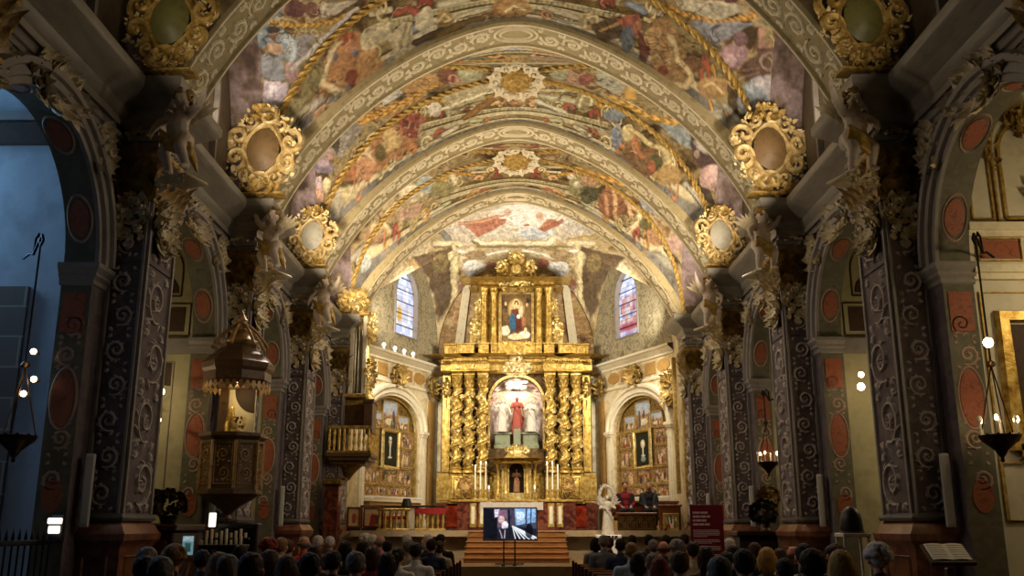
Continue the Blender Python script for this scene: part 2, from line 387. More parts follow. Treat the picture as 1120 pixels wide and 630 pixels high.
def make_wall(side):
    nm = 'wall_right' if side > 0 else 'wall_left'
    mp = frame((XW, 0, 0), (0, 1, 0), (0, 0, 1), (-1, 0, 0)); mb = MB(side)
    for b in range(5):
        y0, y1, uc = YC[b], YC[b+1], (YC[b]+YC[b+1])/2
        arch_wall(mb, mp, y0, y1, 0, 7.8, uc, ARA, ZIMP, ARA, 0)
    rect(mb, mp, -6, YC[0], 0, 7.8)
    w = tag(mb.build(nm, M['plaster'], smooth=30), 'purple grey plastered nave wall pierced by chapel arches', 'wall', kind='structure')
    for b in range(1, 5):
        uc = (YC[b]+YC[b+1])/2
        # soffit of the arch with its jambs
        A = np.vstack([[(uc-ARA, 0)], arc(uc, ZIMP, ARA, ARA, 180, 0, 30), [(uc+ARA, 0)]])
        mb = MB(side); mb.grid(np.stack([mp(A[:,0], A[:,1], 0), mp(A[:,0], A[:,1], -.40)], 1))
        mb.build('arch_soffit', M['jamb'], w, 30)
        # archivolt
        mb = MB(side); mb.band(arc(uc, ZIMP, ARA, ARA, 180, 0, 40), [(0, 0), (0, .05), (-.08, .05), (-.10, .10), (-.20, .10), (-.22, .15), (-.30, .15), (-.34, .06), (-.36, 0)], mp)
        mb.build('archivolt', M['frame'], w, 35)
        # jamb pilaster strips and imposts
        mb = MB(side)
        for s in (-1, 1):
            y = uc+s*ARA
            P_ = [(XW, y+.40, ZIMP-.28), (XW, y, ZIMP-.28), (XW+.42, y, ZIMP-.28)] if s > 0 else [(XW+.42, y, ZIMP-.28), (XW, y, ZIMP-.28), (XW, y-.40, ZIMP-.28)]
            mb.sweep(P_,
                     [(0, 0), (.03, .02), (.03, .08), (.07, .12), (.07, .16), (.12, .22), (.12, .28), (0, .30)])
        mb.build('impost', M['frame'], w, 35)
        # painted roundels and scrolls of the far soffit and jamb, on its own plane
        jm = frame((XW+.20, uc+ARA, 0), (1, 0, 0), (0, 0, 1), (0, -1, 0))
        mb = MB(side)
        def disc(mp_, cu, cv, ru, rv, h=.012):
            A = arc(cu, cv, ru, rv, 0, 345, 24); mb.prism(A.tolist(), 0, h, mp_)
        mb.cur = 0
        disc(jm, 0, 3.25, .14, .36); mb.prism([(-.15, 4.1), (.15, 4.1), (.15, 4.62), (-.15, 4.62)], 0, .012, jm); disc(jm, 0, 2.05, .13, .2)
        sm = lambda u, v, n: np.stack([XW+.20+np.asarray(u, float), uc+(ARA-np.asarray(n, float))*np.cos(np.asarray(v, float)), ZIMP+(ARA-np.asarray(n, float))*np.sin(np.asarray(v, float))], 1)
        for a in (.38, 1.12, 1.85):
            A = arc(0, a, .13, .15, 0, 345, 24); mb.prism(A.tolist(), 0, .012, lambda u, v, n: sm(np.atleast_1d(u), np.atleast_1d(v), np.atleast_1d(n)))
        mb.cur = 1
        rinceau(mb, .8, .34, jm, .012, 3+b, .42, 0, 3.6); rinceau(mb, 1.0, .32, jm, .012, 5+b, .42, 0, 2.0)
        mb.band(arc(0, 3.25, .165, .39, 0, 360, 30), [(-.02, 0), (0, .02), (.02, 0)], jm, True)
        for a in (.38, 1.12, 1.85):
            mb.band(arc(0, a, .16, .19, 0, 360, 30), [(-.015, 0), (0, .02), (.015, 0)], lambda u, v, n: sm(u, v, n), True)
        mb.build('painted_marbling', [M['marble_orange'], M['jamb_line']], w, 30)
    return w
M['jamb_line'] = mat('faded rose painted scrolls', ['#8a6a5c', '#a58a78', '#96786a'], 9, .7)
WALLS = {s: make_wall(s) for s in (-1, 1)}

# entablature running along each side and breaking forward over the piers
def ent_path(side, z, dx=0):
    P = [(XW, YC[5]+.5, z)]
    for y in YC[::-1]:
        P += [(XW, y+.5, z), (XP, y+.5, z), (XP, y-.5, z), (XW, y-.5, z)]
    P += [(XW, -6, z)]
    return P[1:]
for side in (-1, 1):
    mb = MB(side); mb.cur = 0
    mb.sweep(ent_path(side, ZC0), [(0, 0), (.05, 0), (.05, .10), (.10, .16), (.12, .26), (.14, .28), (.32, .42), (.40, .48), (.42, .52), (.42, .63), (.38, .66), (0, .70)])
    o = mb.build('trim_%d' % (1 if side < 0 else 2), M['cornice'], smooth=30)
    tag(o, 'veined grey stone cornice breaking forward over each pier on the %s side' % ('pulpit' if side < 0 else 'poster'), 'cornice', kind='structure')
    mb = MB(side); mb.sweep(ent_path(side, 6.78), [(0, 0), (.04, 0), (.04, .07), (.07, .09), (.07, .16), (.02, .2), (0, .2)])
    mb.build('architrave', M['mould'], o, 30)

# piers
def cap_leaves(mb, side, x0, y0, y1, face):
    pass
RELIEF_CACHE = {}
def make_pier(side, k):
    y = YC[k]; who = 'pulpit' if side < 0 else 'poster'
    nth = {1: 'out of sight behind the camera', 2: 'nearest to the camera', 3: 'second from the camera', 4: 'third from the camera', 5: 'flanking the chancel arch'}[k]
    root = bpy.data.objects.new('pillar', None); COL.objects.link(root); root.location = (side*XP, y, 0)
    tag(root, 'carved pilaster pier on the %s side, %s' % (who, nth), 'pillar', 'carved nave piers', 'structure')
    key = side
    if key in RELIEF_CACHE:
        for src in RELIEF_CACHE[key]:
            c = src.copy(); COL.objects.link(c); c.parent = root
        return root
    kids = []
    # local coords: x = 0 at the pilaster face, + towards the wall (mirrored by MB)
    ff = frame((0, 0, 0), (0, 1, 0), (0, 0, 1), (-1, 0, 0))       # nave face, u along y
    sf = frame((.25, -.5, 0), (1, 0, 0), (0, 0, 1), (0, -1, 0))    # face towards the entrance, u along x
    mb = MB(side)
    P = [(.5, .5), (0, .5), (0, -.5), (.5, -.5)]
    mb.sweep([(a, b, 0) for a, b in P], [(.12, 0), (.12, .22), (.09, .26), (.05, .30), (.05, 1.42), (.07, 1.46), (.12, 1.52), (.13, 1.60), (.09, 1.64), (.06, 1.70), (.02, 1.74), (0, 1.76)])
    for mp_, w in ((ff, .74), (sf, .30)):
        mb.band([(-w/2, .42), (w/2, .42), (w/2, 1.32), (-w/2, 1.32), (-w/2, .42)], [(-.02, .05), (0, .075), (.02, .05)], mp_)
    kids.append(mb.build('pedestal', M['marble_brown'], root, 30))
    mb = MB(side); mb.sweep([(a, b, 1.74) for a, b in P], [(0, 0), (0, 5.35)])
    kids.append(mb.build('shaft', M['plaster'], root, 30))
    mb = MB(side)
    for mp_, w in ((ff, .98), (sf, .48)):
        e = .055 if w > .6 else .035
        for s in (-1, 1):
            a, b = s*w/2, s*(w/2-e)
            mb.prism([(min(a, b), 1.8), (max(a, b), 1.8), (max(a, b), 6.0), (min(a, b), 6.0)], 0, .03, mp_)
        ww = w-2*e
        mb.band([(-ww/2+.01, 1.83), (ww/2-.01, 1.83), (ww/2-.01, 5.15), (-ww/2+.01, 5.15), (-ww/2+.01, 1.83)], [(-.012, 0), (0, .028), (.012, 0)], mp_)
        mb.sweep([(a_, b_, 1.76) for a_, b_ in P], [(0, 0), (.05, .0), (.06, .04), (.03, .08), (0, .1)])
    kids.append(mb.build('frame', M['frame'], root, 30))
    mb = MB(side)
    rinceau(mb, 3.25, .80, ff, .045, 1+side, .78, 0, 1.86, stem=.05); rinceau(mb, 3.25, .36, sf, .04, 5+side, .46, 0, 1.86, stem=.034)
    rinceau(mb, .72, .70, ff, .05, 11, .72, 0, 5.22, stem=.05); rinceau(mb, .72, .34, sf, .04, 13, .36, 0, 5.22, stem=.03)
    kids.append(mb.build('scroll_relief', M['relief'], root, 60))
    # capital: two rows of leaves and corner volutes
    mb = MB(side); mb.sweep([(a, b, 6.0) for a, b in P], [(0, 0), (.05, .0), (.06, .05), (.02, .08), (.02, .4), (.07, .62), (.12, .66), (.12, .76), (0, .78)])
    r = np.random.RandomState(4)
    def lf(u, z, h, w, mp_, cr):
        V, F = leaf(w, h, cr, 3, 6); mb.add(mp_(u+V[:,0], z+V[:,2], V[:,1]+.03), F)
    for mp_, W, n in ((ff, 1.0, 5), (sf, .5, 3)):
        for i in range(n): lf(-W/2+W*(i+.5)/n, 6.08, .34, W/n*1.15, mp_, .7)
        for i in range(n+1): lf(-W/2+W*i/n, 6.24, .42, W/n*1.0, mp_, .8)
        for s in (-1, 1):
            sp = spiral(s*(W/2-.09), 6.60, .105, PI/2, 1.4, 20, -s); mb.ridge(sp, .05, .06, mp_)
    kids.append(mb.build('capital', M['gold_dark'], root, 60))
    # foliage hung under and over the capital
    mb = MB(side)
    foliage(mb, (0, 0, 6.95+.0), (.8, .12, .28), 18, 5, (-1, 0, .0)); foliage(mb, (.25, -.5, 6.95), (.36, .1, .26), 12, 6, (0, -1, 0))
    foliage(mb, (0, -.05, 5.75), (.8, .22, .7), 40, 7, (-1, 0, 0)); foliage(mb, (.22, -.52, 5.75), (.44, .18, .7), 26, 8, (0, -1, 0))
    kids.append(mb.build('stucco_foliage', M['relief_warm'], root, 60))
    RELIEF_CACHE[key] = kids
    return root
for side in (-1, 1):
    for k in (2, 3, 4, 5, 1): make_pier(side, k)

# stucco foliage over the crowns and haunches of the chapel arches
for side in (-1, 1):
    for b in (1, 2, 3, 4):
        uc = (YC[b]+YC[b+1])/2; mb = MB(side)
        foliage(mb, (XW, uc, 6.72), (1.5, .25, .5), 44, 20+b, (-1, 0, 0)); foliage(mb, (XW, uc+1.35, 6.5), (.7, .2, .6), 30, 30+b, (-1, 0, 0)); foliage(mb, (XW, uc-1.35, 6.5), (.7, .2, .6), 26, 40+b, (-1, 0, 0))
        mb.build('stucco_foliage', M['relief_warm'], WALLS[side], 60)

# the end wall behind the camera
mb = MB(); mb.box((-11, -6.3, 0), (11, -6, 13))
tag(mb.build('wall_entrance', M['plaster'], smooth=0), 'plain wall at the entrance end, behind the viewer', 'wall', kind='structure')
# ---- what the frescoes show, with some web shade painted in, set out in the painters' own coordinates (thousandths)
FRESCO = {}
def _fr(k, t):
    L = FRESCO[k] = []
    for r in t.strip().splitlines():
        a = r.split(); v = [int(x)/1000 for x in a[3:]]; L.append(({'p': 'poly', 'l': 'line', 'r': 'rope'}[a[0]], '#'+a[1], list(zip(v[::2], v[1::2])), int(a[2])/1000))
_fr(2, """
p 7d97a8 15 -1397 1406 -804 1030 -689 941 -660 852 -682 832 -765 900 -805 906
p 8f8f98 11 -687 957 -602 939 -633 849 -668 831
p 6b4452 9 -806 909 -790 918 -746 773 -786 861 -794 881
p 8d97a6 4 -785 878 -711 872 -680 782 -700 770 -756 788
p b4a9c4 7 -755 781 -667 767 -652 698 -696 650 -736 688 -745 715
p dcd8ec 12 -732 765 -690 755 -714 677 -738 681
l a9bccb 30 -724 944 -683 916 -673 853
p c09878 5 -778 925 -724 920 -706 879 -765 877
p b8927a 6 -743 950 -742 938 -744 928 -750 923 -759 924 -768 930 -776 941 -782 954 -784 967 -782 977 -776 982 -767 981 -757 975 -749 964
p 3a2a22 6 -746 978 -746 971 -751 966 -761 963 -772 964 -783 968 -791 975 -796 983 -796 990 -791 996 -782 999 -771 998 -760 993 -751 986
p b89098 6 -641 799 -639 782 -643 769 -651 762 -661 764 -672 772 -682 786 -688 804 -690 821 -687 835 -679 842 -669 841 -657 832 -647 817
r c8962c 25 -1397 1436 -801 1020 -711 994 -588 988 -516 1023 -445 1059
p 5f3638 7 -686 1070 -684 1051 -691 1037 -706 1030 -725 1032 -744 1042 -761 1059 -772 1079 -775 1099 -769 1115 -755 1123 -735 1120 -714 1109 -696 1091
p 6d4440 7 -631 1058 -629 1040 -633 1026 -643 1019 -657 1020 -673 1030 -686 1046 -695 1066 -698 1086 -694 1101 -684 1109 -670 1107 -654 1096 -640 1079
p 6f8496 7 -767 1064 -765 1047 -770 1035 -782 1029 -798 1030 -815 1039 -1323 1487 -1316 1496 -1305 1509 -1291 1524 -1276 1537 -1266 1549 -792 1098 -777 1082
p b4ab98 10 -644 1090 -507 1091 -570 1022 -623 1020
l b0aca8 23 -507 1041 -574 935 -623 863 -665 816
p b07c48 8 -561 872 -525 946 -457 936 -417 836 -448 755 -516 727 -569 671 -587 723 -574 796
p a85838 5 -478 914 -479 901 -486 891 -497 886 -511 886 -523 892 -533 903 -538 916 -537 929 -531 939 -520 945 -506 945 -493 939 -483 928
p 7c3826 5 -444 768 -444 753 -449 742 -458 736 -469 737 -480 745 -488 757 -493 772 -492 787 -488 798 -479 804 -468 804 -457 796 -448 783
p c88a60 5 -469 876 -469 860 -473 848 -480 842 -490 842 -499 850 -507 862 -512 878 -512 894 -508 907 -501 914 -491 914 -482 906 -474 893
p 6c7480 5 -527 850 -527 842 -529 836 -532 833 -537 833 -542 837 -546 843 -548 851 -548 858 -546 865 -542 868 -538 868 -533 864 -529 858
p 6c7480 5 -465 861 -465 853 -467 847 -471 844 -476 844 -481 848 -485 855 -487 863 -487 871 -485 877 -481 880 -476 880 -471 876 -467 869
p d8cc9c 6 -422 892 -421 872 -425 857 -433 849 -443 850 -453 859 -461 875 -466 895 -467 914 -464 930 -456 939 -446 938 -436 929 -427 912
l cdb88a 21 -530 901 -554 865 -558 809 -563 762 -530 741 -485 718
p c09468 4 -594 685 -512 694 -524 657 -562 621
l a8a094 28 -561 703 -629 636
l 6f675a 6 -550 690 -616 623
p 7d744a 7 -610 810 -568 837 -565 736 -604 673 -629 686
p b8884e 8 -471 854 -420 880 -374 817 -420 757 -455 748
p cfc49c 6 -363 961 -360 939 -368 917 -385 899 -409 888 -433 886 -454 892 -468 907 -471 927 -463 949 -446 968 -423 981 -398 984 -377 977
l a8523c 31 -372 1013 -338 1037 -303 1008
p d6cdaa 6 -241 966 -240 937 -246 915 -256 904 -269 906 -282 920 -293 943 -300 973 -301 1002 -296 1026 -286 1039 -272 1038 -258 1023 -247 997
p c4b892 4 -342 977 -311 974 -291 866 -344 821 -381 907
l 8f855f 9 -335 968 -334 834
l 8f855f 7 -315 957 -312 846
l 4a3a24 29 -293 886 -220 921
l c2bc9c 35 -233 1043 -154 1060
l bdb490 31 -172 980 -73 1007
l 6a5c38 6 -165 973 -78 997
p a88440 6 -190 978 -191 962 -196 951 -205 945 -216 946 -226 954 -234 968 -239 983 -238 999 -232 1011 -223 1017 -212 1016 -202 1008 -194 994
l d0bc80 12 -230 965 -216 999 -195 969 -209 962
l 6b5426 33 -223 896 -146 954 -65 972 15 979
p a87838 6 10 1009 5 987 -6 970 -22 961 -40 962 -56 973 -68 990 -73 1012 -70 1034 -58 1051 -42 1060 -23 1060 -6 1049 6 1031
p c09a60 6 10 1019 8 1008 3 1000 -4 995 -12 995 -19 1000 -24 1008 -26 1019 -24 1030 -19 1038 -12 1043 -4 1043 3 1038 8 1029
p 8a5a34 6 -39 990 -41 980 -45 972 -50 968 -57 969 -63 973 -68 982 -70 992 -69 1002 -65 1010 -59 1014 -52 1014 -45 1009 -41 1000
l b4ac8a 31 96 1013 194 968
l 6a6248 6 101 994 187 956
l 8e8a76 16 111 965 192 945
p b08848 6 49 1010 43 990 28 974 7 966 -15 966 -36 975 -51 991 -57 1011 -52 1030 -38 1046 -16 1054 8 1054 29 1045 44 1029
l d8c088 14 -33 990 -10 1019 25 999
p b09a68 6 254 966 248 946 236 930 221 920 205 918 191 925 183 938 181 957 187 977 198 994 214 1005 230 1007 244 999 253 985
l d4c698 12 197 933 213 979 245 991 246 948
p 5a4626 10 216 944 322 1016 318 898 243 873
l a8844c 13 249 923 316 972
l 8a98b0 31 358 1054 397 1020
p a85a44 4 300 988 377 1011 387 953 355 902 313 955
p 5f6f80 6 352 902 346 876 337 856 327 844 318 842 311 852 307 872 309 897 314 924 323 946 334 959 343 960 350 949 353 928
p 6e3630 4 367 943 401 883 376 800 350 826
p c8a878 6 442 917 436 897 425 880 412 870 398 869 387 877 381 892 381 913 387 934 398 951 412 961 426 962 437 953 443 937
p b87a58 6 384 961 381 951 376 944 370 939 363 939 358 942 355 949 354 959 357 968 363 976 369 981 376 981 381 977 384 970
p 9c7444 8 417 988 469 1006 455 918 442 835 407 847
l 8c6a34 22 266 869 310 844
p bdb69c 11 505 1086 611 1101 719 1114 756 1057 622 997 515 1048
r d0982c 27 439 1065 539 1013 653 988 714 1012 804 1057
p 5c3030 7 746 1112 741 1105 731 1098 719 1094 706 1093 695 1095 689 1099 688 1105 693 1112 703 1118 716 1123 729 1124 740 1122 746 1118
p 8e93a0 11 506 990 598 997 688 1002 779 1004 688 945 600 887 552 898
l b8b4b4 19 518 982 555 920 589 870
p a8804c 10 410 995 482 989 502 882 523 784 463 720 387 785 392 879
p c09a60 6 440 917 434 897 423 880 410 870 396 869 385 877 379 892 379 912 385 933 396 951 410 961 424 962 435 953 441 937
p 7c5a38 5 552 820 546 805 534 792 519 785 503 784 489 790 481 801 480 817 486 832 498 845 513 853 529 853 543 847 551 835
l c8b07c 23 466 926 477 838 510 777 486 742 443 739
p 8a4a34 5 440 793 436 783 430 776 422 771 414 770 407 773 403 780 403 789 406 799 412 807 420 811 428 812 435 809 439 802
p 5c4038 9 672 827 743 878 782 847 768 809 744 776 663 763
p a88490 6 703 864 693 842 675 824 653 812 630 810 611 816 601 832 601 852 612 876 631 895 654 908 677 910 694 902 704 885
p c0a0a8 6 662 841 656 829 646 819 634 813 622 811 612 814 607 823 607 834 613 847 623 858 635 865 647 866 657 862 662 853
p 6b4444 9 745 934 802 902 796 882 777 858 732 885
p b88c74 6 791 960 785 947 778 936 770 930 764 929 759 935 758 945 760 958 766 971 773 983 782 990 789 990 793 985 793 974
p a8806c 5 754 930 791 933 792 901 742 897
l 8e7a6c 12 782 847 782 843 780 837 773 817 759 814 747 820 741 830 741 844 748 859 760 871 775 879 790 880 788 860 784 852
p 7a5a64 6 724 932 718 917 707 905 695 898 683 897 673 902 669 913 670 927 676 941 687 954 700 962 712 963 721 957 726 946
l 7c6458 8 673 806 728 818
l 7c6458 8 675 785 724 800
p a4a8b4 11 745 722 743 717 742 707 735 672 700 649 667 660 650 684 646 714 662 748 692 777 730 794 768 797 752 740 749 728
p bcb6c2 11 755 756 753 753 752 746 747 722 727 715 711 722 701 735 700 753 709 771 725 787 745 796 766 798 758 768 757 761
p 88a0b0 10 706 719 699 702 687 687 672 678 658 677 648 685 642 698 641 714 646 731 659 747 674 756 689 757 701 750 707 737
p b48c54 5 622 740 615 724 599 710 576 702 553 701 532 707 519 720 516 737 524 755 541 770 564 778 587 779 607 771 619 757
l d0b478 11 541 745 567 759 592 727
p 4a3a26 4 607 760 636 721 637 633 607 670
l 8a887e 16 596 676 636 621
p b4acc8 8 -741 698 -711 739 -671 735 -688 658 -732 665
p 8e8458 7 -665 708 -602 719 -618 656 -668 607
l a09678 26 -597 681 -653 614
l 5c5238 6 -593 668 -641 610
p c4c0c4 9 -633 595 -552 648 -569 603 -609 549
p 8c9cac 10 741 704 733 681 714 662 688 650 663 649 644 658 632 676 630 698 637 720 656 739 683 752 709 754 731 745 743 727
p 2e2a22 5 621 672 674 648 669 605 634 635
l 9a988a 20 594 684 653 605
p c0b8a0 5 525 662 586 672 582 640 543 636
""")
_fr(3, """
p b4b8b4 11 -977 1824 -567 1390 -502 1229 -569 1142
p b89448 9 -1033 1761 -942 1793 -567 1133 -608 1068
p b88c4c 10 -549 1362 -433 1554 -362 1346 -458 1158
p 7d4c34 13 -288 1418 -287 1375 -293 1334 -306 1308 -329 1318 -355 1354 -376 1392 -389 1441 -394 1490 -387 1528 -369 1545 -344 1538 -319 1508 -299 1465
p b0b48c 10 -287 1486 -152 1517 -135 1420 -227 1322 -275 1394
l b87c68 22 -274 1383 -274 1361 -275 1334 -281 1319 -292 1324 -306 1348 -316 1369 -321 1392 -323 1415 -319 1433 -311 1442 -300 1439 -289 1427 -280 1406
p ccccc6 14 36 2191 25 2080 0 1999 -35 1956 -74 1968 -112 2028 -144 2134 -131 2245 -88 2249 -74 2245 -66 2250 -56 2260 -43 2257 -13 2257
p ccc8c0 12 31 1295 24 1268 5 1248 -22 1236 -52 1236 -80 1247 -100 1267 -108 1293 -102 1319 -84 1342 -56 1357 -24 1359 5 1347 25 1323
p bdb48a 7 -326 1193 -243 1259 -107 1273 -138 1116 -262 1018
l 8a6428 43 -191 1007 -92 1145 21 1159
l d8cfa4 26 -293 1074 -204 1138 -111 1198
l 7c6c40 14 -244 1069 -139 1132
l 9c6a44 82 -435 2119 -237 2142 -125 2117
l 6a6a62 73 -364 1903 -220 1762
p a85c48 8 -348 1017 -350 999 -361 986 -379 981 -400 983 -420 992 -436 1006 -443 1024 -441 1041 -431 1055 -413 1062 -392 1061 -371 1052 -355 1036
p 8e4a3a 8 -414 1034 -415 1019 -424 1008 -439 1002 -456 1003 -473 1009 -486 1022 -496 1043 -497 1061 -489 1074 -473 1078 -452 1072 -433 1062 -420 1049
p cfc8b4 9 -293 1074 -293 1051 -299 1034 -311 1026 -325 1028 -339 1039 -351 1057 -357 1079 -358 1102 -351 1120 -340 1130 -326 1129 -311 1118 -299 1098
r c8942c 44 -655 1049 -542 1112 -437 1210 -362 1346
p ccccc6 11 102 2222 87 2099 59 2005 23 1956 -16 1956 -52 2003 -80 2096 -93 2217 -45 2258 -14 2256 -1 2259 10 2259 22 2256 53 2257
p b48a58 36 86 2170 317 2199 438 2152 282 1876 103 1956
l 8c7868 117 102 1715 332 1749
p a8ac88 9 129 1493 257 1499 241 1364 177 1374
l b07c6c 22 303 1396 297 1371 287 1348 272 1321 260 1315 253 1331 252 1363 252 1387 258 1412 268 1434 280 1447 291 1450 300 1441 304 1421
p a8aa94 10 418 1544 756 1880 510 1273 421 1223 374 1367
l c0983c 63 722 1750 491 1200
l b4b492 43 107 1162 233 1123
l c4c0a4 28 73 1122 185 1043
l 6e6a50 9 80 1093 183 1021
l a8a488 22 93 1054 175 1022
p b88a50 10 74 1143 66 1110 48 1084 23 1069 -4 1069 -29 1083 -47 1109 -54 1142 -49 1176 -31 1204 -4 1221 25 1220 52 1204 69 1176
l 8a4a30 18 -29 1107 35 1177
p a89c6c 9 328 1128 318 1095 302 1068 282 1052 262 1049 246 1062 237 1088 236 1123 245 1160 262 1191 283 1208 305 1214 321 1195 328 1163
l d0c698 16 254 1096 280 1170 311 1156 303 1100
p 7d90a0 8 437 1044 429 1026 414 1011 393 1002 372 1000 354 1007 343 1020 341 1038 349 1058 365 1074 385 1083 407 1084 424 1076 435 1061
p 8a4a40 13 368 1387 359 1358 341 1323 320 1294 302 1286 290 1300 287 1338 289 1373 297 1402 312 1428 330 1445 348 1449 362 1438 369 1416
p b89058 11 208 1270 201 1254 186 1242 165 1235 143 1235 123 1242 109 1255 105 1272 111 1289 127 1302 148 1309 174 1326 195 1322 207 1301
l c8b070 25 393 1116 474 1158 511 1101
p b4ac90 6 1130 1651 1306 1620 1316 1551 1213 1594
p 8a867e 12 -1265 1549 -601 1006 -631 915 -665 835 -697 859
p 4a4030 8 -1288 1524 -699 986 -679 856
p 7d7088 9 -1464 1308 -684 809 -691 765 -764 789
p a894a8 8 -701 859 -699 834 -707 815 -724 806 -745 809 -767 822 -782 846 -1415 1376 -1400 1406 -1378 1434 -1354 1455 -1337 1470 -733 910 -713 887
p b08c84 8 -701 859 -699 844 -702 833 -709 827 -719 829 -729 836 -739 849 -745 865 -747 880 -744 892 -738 898 -728 897 -717 888 -707 875
p cdb8c4 13 -759 770 -734 770 -700 689 -736 681 -752 742 -753 755
p d8c494 7 -679 720 -677 705 -680 694 -687 688 -695 689 -704 697 -712 709 -717 725 -718 740 -716 752 -710 758 -701 757 -692 749 -684 736
p c89880 7 -700 681 -700 665 -705 652 -715 646 -726 647 -734 667 -736 678 -738 685 -740 692 -742 705 -741 723 -729 722 -717 713 -706 698
r c8942c 43 -1233 1587 -613 1046 -505 1093 -407 1187
p b07848 10 -559 950 -478 985 -381 1060 -357 910 -452 825 -544 721 -594 756 -573 846
p 8e4034 8 -468 1017 -381 1060 -365 911 -430 930
p cdb070 7 -435 910 -435 884 -442 864 -456 855 -474 856 -491 869 -505 889 -513 915 -513 940 -506 961 -493 973 -475 972 -458 959 -443 937
p 6a6034 7 -477 855 -477 838 -482 824 -491 817 -503 818 -515 827 -525 841 -530 859 -530 877 -525 891 -516 899 -504 898 -493 889 -483 874
l cdb684 22 -513 965 -565 940 -564 860 -527 814
p c89060 7 -514 777 -514 751 -522 731 -535 721 -553 723 -569 735 -583 756 -590 782 -590 807 -583 829 -570 840 -553 840 -536 827 -522 805
p b06c38 6 -664 761 -586 807 -584 739 -665 726
p a8a08c 6 -705 633 -644 700 -597 667 -647 591
p c4b684 6 -642 684 -597 723 -567 665 -614 621
p 8c9ca0 10 561 1007 1254 1557 671 882 627 906
p 4c3838 9 697 971 1304 1511 1418 1379 1523 1240 762 791 738 687 690 789 663 851
p a08878 5 708 867 704 857 698 849 690 843 683 843 678 846 676 853 677 863 681 873 687 881 695 886 702 887 707 884 709 876
l b0a8a0 90 1302 1509 739 911
p a87c70 10 733 678 733 677 736 675 734 674 734 671 734 667 729 676 728 698 738 721 746 717 740 695 739 688 737 683 733 679
p c09a94 11 757 760 753 744 746 720 725 703 700 701 679 708 668 726 668 750 680 777 701 800 726 815 751 817 770 807 760 777
p d4b2ae 11 762 779 759 769 755 754 743 737 729 736 718 743 712 756 713 774 721 792 733 809 749 818 763 820 771 809 766 790
r d0a030 45 411 1184 512 1076 597 1039 694 1043
p 7c5a34 9 404 894 539 875 532 777 470 728 377 822
p 5a5a34 7 545 812 539 797 529 784 515 776 502 775 490 781 483 792 483 808 489 824 499 837 513 845 526 846 538 840 544 828
l b0703c 36 444 949 445 859 464 833
p d8c88c 7 456 950 450 929 440 913 427 903 415 901 405 909 400 925 401 945 407 967 418 985 430 995 443 996 452 987 457 970
l c8b478 26 440 970 498 902 560 866 567 813 502 731
p a85c3a 7 511 784 507 767 500 754 492 747 485 746 479 752 476 764 477 780 481 797 488 811 496 819 504 819 510 813 512 800
p b89450 7 603 754 595 734 578 717 556 707 532 705 511 712 499 727 496 748 505 769 523 788 546 799 569 800 589 791 601 774
p 3c342c 7 652 739 713 704 722 624 668 650
l a8a494 22 613 721 666 627
l 5c584c 6 618 705 665 620
p 7888a0 7 402 924 394 892 383 866 372 851 361 850 354 862 351 886 354 918 362 952 373 980 385 997 395 997 402 983 405 957
""")
